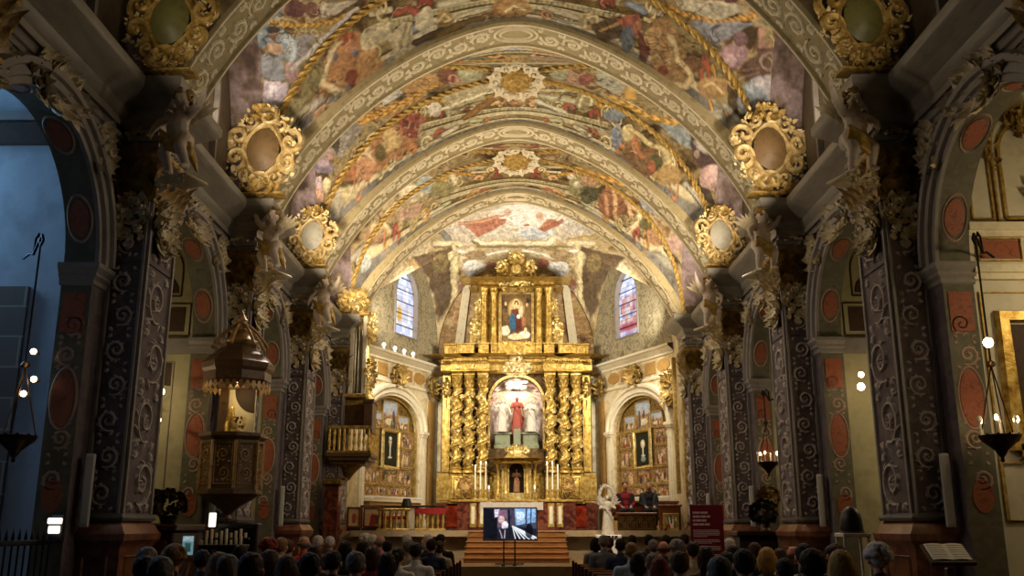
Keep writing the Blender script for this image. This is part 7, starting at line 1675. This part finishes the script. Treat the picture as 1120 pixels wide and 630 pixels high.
# black cabinet with flowers, candle stand, screens and stands along the walls
t = thing('black_cabinet', 'low black wooden cabinet between two piers on the poster side, below a gilded bouquet', 'cabinet', (4.75, 19.5, 0)); mb = MB(); cab(mb, (-.36, -.3, 0), (.40, .3, 1.50), .02); mb.build('body', M['black'], t, 30); mb = MB(); cab(mb, (-.42, -.36, 1.50), (.46, .34, 1.60), .02); mb.build('top', M['wood'], t, 30)
for x in (-.17, .19): mb = MB(); cab(mb, (x-.15, -.325, .12), (x+.15, -.30, 1.4), .01); mb.build('door', M['wood'], t, 30)
t = thing('flower_vase', 'gilt vase with a tall dry bouquet and dark leaves on the black cabinet', 'vase', (4.98, 19.4, 1.60)); mb = MB(); mb.lathe([(.08, 0), (.09, .02), (.05, .06), (.12, .22), (.08, .36), (.1, .38)], n=14); mb.build('vase', M['gold_dark'], t, 60)
mb = MB(); foliage(mb, (.06, 0, .62), (.42, .3, .42), 40, 3, (0, -1, 0)); mb.build('gilded_flowers', M['gold_stucco'], t, 60); mb = MB(); foliage(mb, (-.08, -.05, .36), (.5, .25, .42), 30, 4, (0, -1, 0)); mb.build('leaves', mat('dark green leaves', ['#16180e', '#2c3018'], 8, .6), t, 60)
t = thing('side_stand', 'tall narrow stand with pale legs holding a dark draped object, beside the pier nearest the poster side camera'.replace('the pier nearest the poster side camera', 'the nearest poster-side pier'), 'stand', (4.82, 14.0, 0)); mb = MB(); cab(mb, (-.2, -.2, 1.54), (.2, .2, 1.60), .01); mb.build('top', M['white_plastic'], t, 30)
for sx in (-1, 1):
    for sy in (-1, 1): mb = MB(); cab(mb, (sx*.17-.018, sy*.17-.018, 0), (sx*.17+.018, sy*.17+.018, 1.54), .004); mb.build('leg', M['white_plastic'], t, 30)
t = thing('covered_object', 'dark rounded hooded shape standing on the pale-legged stand', 'object', (4.82, 14.0, 1.60)); mb = MB(); mb.lathe([(.0, 0), (.16, 0), (.165, .02), (.15, .18), (.13, .27), (.08, .34), (.03, .37), (.0, .375)], n=18); mb.build('cover', M['black'], t, 60); mb = MB(); mb.lathe([(.175, 0), (.175, .02), (.165, .025)], n=18); mb.build('rim', M['wood'], t, 60)
t = thing('lectern', 'dark lectern holding an open white score in front of the nearest poster-side pier', 'lectern', (4.66, 10.6, 0)); mb = MB(); cab(mb, (-.16, -.12, 0), (.16, .12, .06), .01); cab(mb, (-.04, -.04, .05), (.04, .04, 1.26), .01); mb.build('post', M['wood'], t, 30); mb = MB(); mb.cbox((-.24, -.16, -.015), (.24, .16, .015), .008, T(0, 0, 1.40, .62)); mb.cbox((-.24, -.17, .0), (.24, -.14, .05), .006, T(0, 0, 1.38, .62)); mb.build('desk', M['wood'], t, 30)
t = thing('sheet_music', 'white page lying open on the dark lectern', 'paper', (4.66, 10.6, 1.40)); mb = MB()
for s in (-1, 1): mb.grid(np.array([[np.array(T(0, 0, 0, .62) @ Vector((s*u*.21, v, .022+.012*math.sin(u*PI)))) for v in (-.12, .15)] for u in np.linspace(0, 1, 8)]))
mb.build('page', M['white_cloth'], t, 60); mb = MB()
for i in range(6):
    for s in (-1, 1): mb.box((s*.11-.085, -.09+i*.04, .034), (s*.11+.085, -.084+i*.04, .036), T(0, 0, 0, .62))
mb.build('print', M['grey_plastic'], t, 0)
# votive stand and black screens on the pulpit side
t = thing('votive_stand', 'black iron votive candle stand with small pale candles, near the pulpit', 'candle stand', (-4.55, 14.9, 0)); mb = MB(); cab(mb, (-.30, -.2, 1.36), (.42, .2, 1.42), .01); cab(mb, (-.3, .1, 1.48), (.42, .2, 1.52), .01); mb.build('tray', M['iron'], t, 30)
for x in (-.26, .38):
    for y in (-.15, .15): mb = MB(); cab(mb, (x-.02, y-.02, 0), (x+.02, y+.02, 1.38), .004); mb.build('leg', M['iron'], t, 30)
for i in range(9):
    for j in range(2): mb = MB(); mb.lathe([(.022, 0), (.022, .07+.03*((i*7+j) % 3)), (0, .075+.03*((i*7+j) % 3))], (-.24+i*.075, -.1+.24*j, 1.42+.1*j), 8); mb.build('candle', M['wax'], t, 60)
t = thing('lit_panel', 'small glowing white panel on the stand under the pulpit', 'lamp', (-4.82, 15.35, 1.66)); mb = MB(); cab(mb, (-.055, -.02, .02), (.055, .02, .24), .01); mb.build('panel', M['lamp_white'], t, 30); mb = MB(); cab(mb, (-.03, -.03, -1.66), (.03, .03, .02), .01); cab(mb, (-.1, -.1, -1.66), (.1, .1, -1.62), .01); mb.build('foot', M['black'], t, 30)
t = thing('black_screen', 'large black display box standing behind the votive candles, pulpit side', 'cabinet', (-4.46, 15.75, 0)); mb = MB(); cab(mb, (-.36, -.15, 0), (.3, .15, 1.74), .02); mb.build('body', M['black'], t, 30); mb = MB(); cab(mb, (-.31, -.17, 1.0), (.25, -.15, 1.68), .008); mb.build('panel', M['grey_plastic'] if 0 else M['iron'], t, 30); mb = MB(); cab(mb, (-.39, -.2, 0), (.33, .2, .08), .01); mb.build('base', M['black'], t, 30)
t = thing('confessional', 'dark wooden confessional box against the wall beyond the nearest pulpit-side pier', 'confessional', (-5.03, 13.95, 0)); mb = MB(); cab(mb, (-.38, -.55, 0), (.30, .55, 1.62), .02); mb.build('body', M['wood'], t, 30); mb = MB(); cab(mb, (-.44, -.62, 1.62), (.36, .62, 1.72), .02); mb.build('cornice', M['wood'], t, 30); mb = MB(); cab(mb, (-.3, -.57, .2), (.22, -.55, 1.5), .008); mb.build('door', M['wood_mid'], t, 30)
t = thing('flower_vase', 'dark planter with dry leaves on the confessional roof', 'vase', (-5.0, 13.9, 1.72)); mb = MB(); mb.lathe([(.1, 0), (.14, .12), (.12, .13)], n=12); mb.build('planter', M['bronze'], t, 60); mb = MB(); foliage(mb, (0, 0, .28), (.5, .3, .36), 40, 12, (0, -1, 0)); mb.build('leaves', mat('dry brown leaves', ['#2c2414', '#5a4a28', '#40341c'], 8, .7), t, 60)
# glowing wall lamp and iron grille in the near pulpit-side arch
t = thing('wall_lamp', 'glowing white box lamp on the jamb below the nearest pulpit-side column speaker', 'lamp', (-5.46, 11.45, 1.70)); mb = MB(); cab(mb, (-.07, -.05, .02), (.07, .05, .09), .01); mb.build('upper_pane', M['lamp_white'], t, 30); mb = MB(); cab(mb, (-.055, -.045, -.09), (.055, .045, .0), .01); mb.build('lower_pane', M['lamp_white'], t, 30); mb = MB(); cab(mb, (-.08, .05, -.2), (.08, .12, .12), .01); mb.build('back_plate', M['black'], t, 30)
t = thing('iron_grille', 'black iron railing with upright bars closing the nearest pulpit-side chapel', 'railing', (-5.62, 10.2, 0)); mb = MB(); cab(mb, (-.03, -1.55, 1.48), (.03, 1.55, 1.54), .01); mb.build('top_rail', M['iron'], t, 30); mb = MB(); cab(mb, (-.03, -1.55, .1), (.03, 1.55, .15), .01); mb.build('bottom_rail', M['iron'], t, 30)
for i in range(22): mb = MB(); y = -1.5+i*3.0/21; mb.lathe([(.012, .0), (.012, .8), (.022, .84), (.012, .88), (.012, 1.52), (.022, 1.56), (0, 1.68)], (0, y, 0), 6); mb.build('bar', M['iron'], t, 60)
# ------------------------------------------------------------------ pews and the seated congregation
ROWS = [round(7.75+.95*i, 2) for i in range(15)]
def pew(w):
    t = thing('pew', '', 'pew', (0, 0, 0), 0, 'wooden pews'); h = w/2
    mb = MB(); mb.cbox((-h, -.20, .40), (h, .22, .44), .01); mb.build('seat', M['wood'], t, 30)
    mb = MB(); mb.cbox((-h, -.25, .52), (h, -.22, .86), .008); mb.build('backrest', M['wood_mid'], t, 30)
    mb = MB(); mb.cbox((-h, -.28, .86), (h, -.18, .91), .012); mb.build('top_rail', M['wood_mid'], t, 30)
    for s in (-1, 1):
        mb = MB(); x = s*h; mp = frame((x, 0, 0), (0, 1, 0), (0, 0, 1), (1, 0, 0))
        mb.prism([(-.30, 0), (.26, 0), (.26, .50), (.20, .62), (-.12, .66), (-.20, .96), (-.30, .98)], -.025, .025, mp); mb.build('end_panel', M['wood'], t, 30)
    for i in range(9):
        mb = MB(); x = -h+(i+.5)*w/9; mb.cbox((x-.02, -.262, .45), (x+.02, -.248, .86), .004); mb.build('back_slat', M['wood'], t, 30)
    return t
PEW = None; NTH = ['first', 'second', 'third', 'fourth', 'fifth', 'sixth', 'seventh', 'eighth', 'ninth', 'tenth', 'eleventh', 'twelfth', 'thirteenth', 'fourteenth', 'fifteenth', 'sixteenth']
for s in (-1, 1):
    for i, y in enumerate(ROWS):
        lab = 'dark slatted wooden pew on the %s side, %s row from the altar dais' % (side_word(s), NTH[len(ROWS)-1-i])
        if PEW is None: PEW = pew(2.9); PEW['label'] = lab; PEW.location = (s*2.65, y, 0)
        else: dup(PEW, (s*2.65, y, 0), None, lab)

def body(kind):
    k = 1 if kind != 'woman' else .92; mb = MB(); ws = .195*k; zs = .47
    mb.ell((0, .02, .56), (.175, .15, .13)); mb.ell((0, 0, .74), (.15*k, .115, .16)); mb.ell((0, -.01, .92), (.165*k, .12, .16)); mb.ell((0, -.015, 1.02), (ws, .09, .07))
    limb(mb, [(0, -.02, 1.04), (0, .0, 1.16)], [.075*k, .058*k]); head(mb, (0, .015, 1.265), .118, fwd=(0, 1))
    for s in (-1, 1):
        if kind == 'raised' and s < 0: limb(mb, [(-ws, -.01, 1.0), (-.29, .15, .98), (-.23, .19, 1.22)], [.062, .052, .034]); hand(mb, (-.23, .19, 1.22), (0, -.06, 1), (0, 1, 0), 1.0)
        else: limb(mb, [(s*ws, -.01, 1.0), (s*(ws+.05), .02, .76), (s*.13, .25, .66)], [.062*k, .052*k, .034*k]); hand(mb, (s*.13, .25, .66), (-s*.15, 1, -.12), (0, 0, 1), 1.0)
        limb(mb, [(s*.10, .04, .55), (s*.13, .44, .54), (s*.13, .42, .12)], [.10*k, .072*k, .05*k]); limb(mb, [(s*.13, .40, .09), (s*.14, .58, .05)], [.045, .04])
    return fuse(mb, .0105, 4)
def shirt(kind):
    k = 1 if kind != 'woman' else .92; mb = MB(); ws = .195*k
    mb.ell((0, .02, .60), (.19, .165, .11)); mb.ell((0, 0, .74), (.168*k, .132, .17)); mb.ell((0, -.01, .92), (.182*k, .137, .16)); mb.ell((0, -.015, 1.025), (ws+.012, .105, .075)); limb(mb, [(0, -.025, 1.03), (0, -.015, 1.105)], [.095*k, .072*k])
    for s in (-1, 1):
        P = [(s*ws, -.01, 1.0), (s*(ws+.05), .02, .76), (s*.16, .20, .68)] if kind != 'raised' or s > 0 else [(-ws, -.01, 1.0), (-.28, .13, .98)]
        limb(mb, P if kind == 'man' else P[:2], [.078*k, .066*k, .05*k] if kind == 'man' else [.076*k, .064*k])
    return fuse(mb, .014, 3)
def trousers():
    mb = MB(); mb.ell((0, .02, .555), (.187, .162, .12))
    for s in (-1, 1): limb(mb, [(s*.10, .04, .55), (s*.13, .44, .545), (s*.13, .42, .14)], [.112, .084, .066])
    return fuse(mb, .016, 3)
HEADC = np.array((0, .015, 1.265))
def hair(style):
    mb = MB(); r = np.random.RandomState(len(style)); c = HEADC
    def e(p, rr): mb.ell(c+np.array(p), rr, nu=14, nv=10)
    if style == 'bald':
        for i in range(15):
            a = math.radians(-5-170*i/14); e((.094*math.cos(a), -.012+.11*math.sin(a), -.005), (.022, .022, .035))
        return fuse(mb, .01, 3)
    e((0, -.022, .042), (.0955, .108, .092)); e((0, -.05, .01), (.088, .086, .082))
    if style == 'short': e((0, -.058, -.02), (.074, .058, .052))
    if style == 'curly':
        for i in range(90):
            a, b = r.uniform(0, 2*PI), r.uniform(-.35, 1.4); p = np.array((.105*math.cos(a)*math.cos(b), -.025+.115*math.sin(a)*math.cos(b), .03+.10*math.sin(b)))
            if p[1] > .055 and p[2] < .07: continue
            e(p, (.028, .028, .028))
    if style in ('bob', 'long'):
        low = -.12 if style == 'bob' else -.26
        for s in (-1, 1): e((s*.085, -.03, -.05), (.034, .062, .10))
        e((0, -.078, -.06), (.098, .05, .12))
        if style == 'long': e((0, -.10, -.16), (.105, .045, .17)); e((.05, -.105, -.24), (.05, .035, .10)); e((-.05, -.105, -.24), (.05, .035, .10))
    if style == 'bun': e((0, -.065, -.05), (.075, .06, .06)); e((0, -.15, .045), (.048, .045, .045))
    if style == 'pony': e((0, -.14, .02), (.035, .045, .04)); e((0, -.165, -.08), (.035, .03, .11))
    V, F = fuse(mb, .0095, 2); n = fbm(V*np.array([55, 55, 16]), 3, 4)-.5; d = V-HEADC; d /= np.linalg.norm(d, axis=1)[:, None]+1e-9; return V+d*(n*.020)[:, None], F
def cap_mesh():
    mb = MB(); c = HEADC; mb.ell(c+np.array((0, -.01, .055)), (.112, .125, .07)); mb.ell(c+np.array((0, .10, .045)), (.075, .07, .014)); return fuse(mb, .011, 2)
def me_of(VF, name, m):
    me = bpy.data.meshes.new(name); me.from_pydata(VF[0].tolist(), [], VF[1]); me.materials.append(m); me.polygons.foreach_set('use_smooth', np.ones(len(VF[1]), bool)); return me
SKIN = {n: mat('%s skin' % n, [a, b], 12, .55, 0, .05) for n, a, b in (('fair', '#a8745a', '#c08c70'), ('ruddy', '#9c5a44', '#b4705a'), ('tanned', '#7d543e', '#976a50'))}
BODY = {k: me_of(body(k), 'body', SKIN['fair']) for k in ('man', 'woman', 'raised')}
SHIRT = {k: me_of(shirt(k), 'shirt', M['black']) for k in ('man', 'woman', 'raised')}; TROUS = me_of(trousers(), 'trousers', M['black'])
HAIR = {s: me_of(hair(s), 'hair', M['black']) for s in ('short', 'bald', 'curly', 'bob', 'long', 'bun', 'pony')}; CAPM = me_of(cap_mesh(), 'cap', M['black'])
HC = {'black': ('#0a0808', '#1a1512'), 'dark': ('#1a110c', '#2e2016'), 'brown': ('#3a2517', '#5a3d28'), 'light': ('#6a4a2c', '#927048'), 'blond': ('#a07838', '#c8a258'), 'red': ('#5c1f14', '#84341f'), 'grey': ('#5e5852', '#86807a'), 'white': ('#a8a29a', '#d0cac2')}
HM = {k: mat('%s hair' % k, list(v), 30, .6, 0, .5, stretch=(3, 3, .6), spec=.15) for k, v in HC.items()}
CC = {'black': ('#0c0c0e', '#16161a'), 'charcoal': ('#202024', '#2e2e34'), 'navy': ('#121c34', '#1c2a4a'), 'white': ('#b8b4ac', '#d8d4cc'), 'cream': ('#b09c7c', '#cfbd9e'), 'grey': ('#55555a', '#707076'), 'orange': ('#c43a12', '#e8541c'), 'pink': ('#a06068', '#bc8088'), 'red': ('#741820', '#982430'), 'brown': ('#3c2a1e', '#564030'), 'pale blue': ('#7088a8', '#98acc6'), 'teal': ('#166a5a', '#2a8a76'), 'olive': ('#3e3a20', '#565230'), 'dark green': ('#14261c', '#203a2a'), 'beige': ('#8c7a62', '#a8947a'), 'plum': ('#3a1c2c', '#542a40')}
CMAT = {k: mat('%s clothing' % k, list(v), 9, .8, 0, .15) for k, v in CC.items()}
def set_mat(o, m): o.material_slots[0].link = 'OBJECT'; o.material_slots[0].material = m
def part(name, me, par, m):
    o = bpy.data.objects.new(name, me); COL.objects.link(o); o.parent = par; set_mat(o, m); return o
# photo column, head height row, build, hair, hair colour, shirt, skin, extra
CROWD = [
 (958,609,'woman','curly','white','black','fair',''), (333,592,'man','bald','grey','orange','fair',''),
 (162,613,'man','short','grey','brown','fair',''), (160,626,'man','short','dark','olive','tanned',''), (178,628,'man','short','grey','charcoal','fair',''), (192,611,'woman','curly','light','black','fair',''), (201,623,'man','bald','grey','charcoal','ruddy',''),
 (230,614,'woman','bob','blond','brown','fair',''), (241,620,'woman','long','light','black','fair',''), (251,624,'man','short','grey','white','fair',''), (264,607,'woman','bob','dark','black','tanned',''), (276,623,'man','short','brown','charcoal','tanned',''),
 (296,616,'woman','bob','brown','olive','fair',''), (294,599,'woman','curly','red','plum','fair',''), (308,597,'woman','short','light','white','fair',''), (316,600,'man','short','brown','black','fair',''),
 (348,590,'man','short','white','charcoal','fair',''), (361,594,'man','short','white','brown','fair',''), (345,608,'man','short','brown','brown','tanned',''), (378,601,'woman','bob','black','black','fair',''), (390,619,'man','short','grey','black','fair',''),
 (400,590,'woman','curly','white','grey','fair',''), (408,589,'man','short','white','white','fair',''), (416,591,'man','bald','grey','pink','fair',''), (397,600,'woman','bob','dark','red','fair',''), (424,600,'man','short','black','black','tanned',''),
 (424,619,'woman','long','dark','black','fair',''), (445,589,'man','short','white','charcoal','fair',''), (447,599,'woman','short','grey','beige','fair',''), (455,604,'man','short','dark','white','tanned',''), (468,590,'woman','bob','white','navy','fair',''),
 (472,598,'man','short','dark','navy','fair',''), (482,589,'man','short','dark','black','fair',''), (481,600,'woman','bun','brown','cream','fair',''), (493,590,'man','short','white','pink','fair',''), (490,600,'woman','pony','brown','pink','fair',''), (502,594,'man','short','grey','pale blue','ruddy',''),
 (408,610,'woman','bob','brown','red','fair',''), (365,617,'man','short','dark','black','fair',''), (340,622,'man','short','black','black','fair',''), (315,624,'woman','long','brown','black','fair',''), (375,592,'man','short','dark','charcoal','fair',''), (436,611,'woman','pony','dark','white','fair',''), (220,604,'man','short','black','black','tanned',''),
 (621,587,'man','short','dark','white','fair',''), (632,586,'woman','bob','brown','black','fair',''), (651,595,'woman','bob','black','grey','fair',''), (666,595,'man','short','brown','brown','fair',''), (678,598,'man','short','black','navy','tanned',''), (691,592,'man','short','dark','pale blue','fair',''),
 (642,604,'man','short','dark','black','fair',''), (664,612,'woman','bob','brown','plum','ruddy',''), (690,604,'man','short','light','pale blue','fair',''), (709,589,'man','short','black','black','tanned',''), (714,599,'man','short','grey','charcoal','fair',''), (725,601,'man','bald','brown','black','ruddy',''), (713,620,'man','short','grey','pale blue','fair',''), (697,622,'woman','bob','dark','navy','fair',''),
 (740,601,'woman','curly','grey','brown','fair',''), (742,619,'man','short','brown','charcoal','fair',''), (757,603,'man','short','dark','cream','fair',''), (748,589,'man','short','dark','black','fair',''), (771,610,'woman','long','dark','olive','fair',''), (793,619,'woman','bob','black','black','fair',''), (797,597,'man','short','white','white','fair',''), (801,608,'woman','bob','dark','black','fair',''),
 (812,617,'man','short','dark','white','fair',''), (837,612,'woman','bob','blond','brown','fair',''), (851,613,'man','short','brown','white','fair',''), (866,609,'man','bald','brown','charcoal','ruddy',''), (878,608,'man','short','black','dark green','fair',''), (886,618,'man','short','dark','teal','fair',''),
 (912,607,'man','cap','brown','black','fair','cap'), (917,618,'woman','bob','blond','black','fair',''), (906,624,'woman','bob','brown','plum','fair',''), (932,622,'woman','bob','light','brown','fair',''), (824,604,'man','short','brown','black','tanned',''), (770,592,'man','short','grey','charcoal','fair',''), (728,590,'woman','bun','dark','beige','fair',''), (676,618,'man','bald','grey','brown','ruddy',''), (660,588,'man','short','grey','grey','fair',''), (785,628,'man','short','grey','grey','fair',''), (856,628,'man','short','black','white','tanned',''), (720,630,'woman','long','red','black','fair','')]
occ = {4: [-3.72]}; seats = []
t = thing('person', 'person with short dark hair raising a phone with a glowing screen near the pulpit', 'person', (-3.72, ROWS[4]+.02, .03), 0, None); part('body', BODY['raised'], t, SKIN['tanned']); part('shirt', SHIRT['raised'], t, CMAT['charcoal']); part('trousers', TROUS, t, CMAT['black']); part('hair', HAIR['short'], t, HM['dark'])
for p in CROWD:
    px, py = p[0], p[1]; dy = max(13, py-575); D = min(ROWS[-1], .40*1063/dy)
    i0 = int(np.argmin([abs(D-r) for r in ROWS])); best = None
    for di in (0, 1, -1, 2, -2, 3, -3, 4, -4):
        i = i0+di
        if not 0 <= i < len(ROWS): continue
        x = (px-565)/1063*ROWS[i]
        if abs(x) < 1.48 or abs(x) > 3.82: continue
        if all(abs(x-q) > .655 for q in occ.get(i, [])): best = (i, x); break
    if best is None: continue
    i, x = best; occ.setdefault(i, []).append(x); seats.append((i, x, dy, p))
SW = {'short': 'short %s hair', 'bald': 'balding %s hair', 'curly': 'curly %s hair', 'bob': 'chin-length %s hair', 'long': 'long %s hair', 'bun': 'bunned %s hair', 'pony': 'ponytailed %s hair', 'cap': 'dark flat cap'}
byrow = {}
for s_ in seats: byrow.setdefault((s_[0], s_[1] > 0), []).append(s_)
for (i, right), lst in byrow.items():
    lst.sort(key=lambda s_: abs(s_[1]))
    for n, (i_, x, dy, p) in enumerate(lst):
        _, _, kind, st, hc, sh, sk, ex = p; y = ROWS[i]; zc = EYE-dy*y/1063*1.0; sc = min(1.10, max(.95, zc/1.262))
        h = SW[st] % hc if '%s' in SW[st] else SW[st]
        lab = '%s, %s top, %s from aisle, %s row from altar, %s side' % (h, sh, NTH[n], NTH[len(ROWS)-1-i].replace('teenth', 'teenth'), side_word(1 if right else -1))
        lab = 'person, '+lab
        rs = np.random.RandomState(int(abs(x)*1000)+i)
        t = thing('person', lab, 'person', (x, y+.02, -(sc-1)*.40+.03), rs.uniform(-.10, .10)+(-.06 if x > 0 else .06)*-1*.5, 'seated congregation', sc=sc)
        part('body', BODY[kind], t, SKIN[sk]); part('shirt', SHIRT[kind], t, CMAT[sh]); part('trousers', TROUS, t, CMAT[('charcoal', 'navy', 'black', 'brown')[rs.randint(4)]])
        if st == 'cap': part('hair', HAIR['short'], t, HM[hc]); part('cap', CAPM, t, CMAT['charcoal'])
        else: part('hair', HAIR[st], t, HM[hc])
# two clerics on the presbytery bench
for x, sh, h, lab in ((3.25, 'red', 'dark', 'person in red with dark vestment seated on the presbytery bench, nearer the white angel'), (3.95, 'black', 'grey', 'person in black cassock seated on the presbytery bench, nearer the white icon')):
    t = thing('person', lab, 'person', (x, 28.86, ZPRES+.035), PI, None, sc=1); part('body', BODY['man'], t, SKIN['fair']); part('shirt', SHIRT['man'], t, CMAT[sh]); part('trousers', TROUS, t, CMAT['black']); part('hair', HAIR['short'], t, HM[h])
    mb = MB(); limb(mb, [(-.2, -.02, .98), (0, -.1, .9), (.2, -.02, .98)], [.07, .07, .07]); 
    for s in (-1, 1): limb(mb, [(s*.19, .02, .98), (s*.13, .13, .7), (s*.12, .16, .5)], [.075, .06, .07])
    solid(*fuse(mb, .014, 3), 'stole', CMAT['black' if sh == 'red' else 'charcoal'], t)
# a phone held up above the heads
t = thing('held_phone', 'phone with a glowing pale teal screen held up above the congregation near the pulpit', 'phone', (-3.95, ROWS[4]+.165, 1.47), 0); mb = MB(); mb.cbox((-.075, -.006, -.12), (.075, .006, .12), .008); mb.build('case', M['white_plastic'], t, 30)
mb = MB(); us, vs = 16, 26; G = np.array([[(u, -.0075, v) for v in np.linspace(-.11, .11, vs)] for u in np.linspace(-.066, .066, us)]); F_ = G.reshape(-1, 3); mb.grid(G); loc = np.stack([F_[:,0]/.066, F_[:,2]/.11], 1)
mb.c = fresco(np.column_stack([loc, loc[:,0]*0]), loc, [('poly', '#24504e', [(-.6, -.7), (.6, -.7), (.6, .3), (-.6, .3)], .1), ('poly', '#b8d4dc', [(-1, .4), (1, .4), (1, 1), (-1, 1)], .2)], 5, ['#6a9aa0', '#8ab8c0']); mb.build('screen', glass_mat('phone screen light', .55), t, 180)

# ------------------------------------------------------------------ camera and light
cam = bpy.data.cameras.new('camera'); cam.lens = 36*1030/1120; cam.sensor_width = 36; cam.clip_end = 200
co = bpy.data.objects.new('camera', cam); COL.objects.link(co); co.location = (0, 0, EYE)
TILT = math.atan(260/1030); YAW = math.atan2(5, 1030/math.cos(TILT))
co.rotation_euler = (PI/2+TILT, 0, YAW); SC.camera = co
w = bpy.data.worlds.new('world'); SC.world = w; w.use_nodes = True
w.node_tree.nodes['Background'].inputs[0].default_value = (*lin('#8a7a68'), 1); w.node_tree.nodes['Background'].inputs[1].default_value = .02
def lamp(name, kind, loc, energy, color, size=.3, target=None, spot=60, blend=.5, sy=None):
    l = bpy.data.lights.new(name, kind); l.energy = energy; l.color = lin(color)
    if kind == 'AREA':
        l.size = size
        if sy: l.shape = 'RECTANGLE'; l.size_y = sy
    elif kind == 'SPOT': l.spot_size = math.radians(spot); l.spot_blend = blend; l.shadow_soft_size = size
    elif kind == 'POINT': l.shadow_soft_size = size
    o = bpy.data.objects.new(name, l); COL.objects.link(o); o.location = loc
    if target is not None:
        d = Vector(target)-Vector(loc); o.rotation_euler = d.to_track_quat('-Z', 'Y').to_euler()
    return o
WARM, WHITE = '#ffe9cc', '#fff4e2'
# uplights standing on the cornice
for b, e in ((1, 30), (2, 150), (3, 210), (4, 290)):
    for s in (-1, 1):
        y = (YC[b]+YC[b+1])/2
        lamp('cornice_uplight', 'AREA', (s*4.9, y+.2, 8.0), e, WARM, .25, (s*.6, y+1.3, 12), sy=3.2)
# chancel floodlights behind the chancel arch, on the cornice
for s in (-1, 1):
    lamp('chancel_flood', 'SPOT', (s*4.3, 28.6, 7.0), 1150, WHITE, .15, (-s*.6, 33.5, 5.0), 75, .7)
    lamp('chancel_flood', 'SPOT', (s*4.3, 28.9, 7.9), 480, WHITE, .15, (s*2.2, 33, 9.8), 110, .8)
    lamp('chancel_flood', 'SPOT', (s*3.9, 28.4, 7.4), 420, WHITE, .15, (s*3.9, 32, 4.0), 90, .8)
    lamp('altar_flood', 'SPOT', (s*4.2, 22.0, 8.1), 1000, WHITE, .2, (s*.5, 32, 4.6), 42, .6)
    lamp('step_flood', 'SPOT', (s*4.4, 22.6, 6.9), 1500, WARM, .2, (s*.4, 26.5, 1.2), 50, .8)
# dim lamps of the nave, on the cornices, crossing to the opposite piers
    for k, e in ((2, 105), (3, 190), (4, 260)):
        lamp('nave_spot', 'SPOT', (s*4.3, YC[k]-2.5, 8.0), e, '#fff0e4', .3, (-s*5.2, YC[k]+.3, 3.6), 85, 1.0)
    lamp('crowd_fill', 'SPOT', (s*4.2, 19.0, 7.2), 430, '#ffeedd', .3, (s*1.5, 12.5, 1.2), 80, 1.0)  # fill light added to brighten the congregation
# daylight falling into the nearest chapel on the pulpit side
lamp('chapel_daylight', 'AREA', (-9.6, 12.1, 6.4), 150, '#8fc4f6', .5, (-6.4, 12.5, 5.6), sy=2.5)
lamp('pulpit_fill', 'POINT', (-4.95, 16.55, 3.98), 5, '#ffdc9a', .04)  # added light for the pale panel behind the pulpit
# lamps inside the other chapels
for (sx, b), (e, z) in {(-1, 2): (38, 3.9), (1, 2): (45, 3.6), (-1, 3): (40, 4.2), (1, 1): (55, 4.6), (1, 3): (30, 4.0), (-1, 4): (20, 4), (1, 4): (20, 4)}.items():
    lamp('chapel_lamp', 'POINT', (sx*7.2, (YC[b]+YC[b+1])/2+.1, z), e, '#ffe6b8', .12)
for s in (-1, 1): lamp('presbytery_spot', 'SPOT', (s*4.3, 27.3, 6.9), 420, WHITE, .15, (s*3.2, 29.2, 1.8), 70, .9)
for s in (-1, 1): lamp('loft_fill', 'SPOT', (-s*4.3, 24.8, 7.9), 330, WHITE, .2, (s*4.8, 27.2, 5.6), 40, .9)  # fill added to brighten the organ case, mirrored on the other side
lamp('niche_fill', 'POINT', (0, 33.22, 6.6), 45, WHITE, .08)  # unseen light added to lift the dark niche hanging
lamp('tabernacle_fill', 'SPOT', (0, 27.6, 9.6), 900, WHITE, .2, (0, 32.4, 3.2), 26, .8)  # extra fill, added because the tabernacle sat in shade
# floods hidden behind the chancel rib, washing the apse vault and the frescoes over the altarpiece
for s in (-1, 1): lamp('apse_vault_wash', 'SPOT', (s*4.2, 28.7, 8.2), 900, WHITE, .2, (-s*.6, 32.6, 11.4), 95, 1.0)
SC.view_settings.view_transform = 'Standard'; SC.view_settings.look = 'None'; SC.view_settings.gamma = 1; SC.view_settings.exposure = 0
SC.view_settings.use_curve_mapping = False
SC.cycles.use_denoising = True; SC.cycles.max_bounces = 6; SC.cycles.diffuse_bounces = 4; SC.cycles.caustics_reflective = False; SC.cycles.caustics_refractive = False
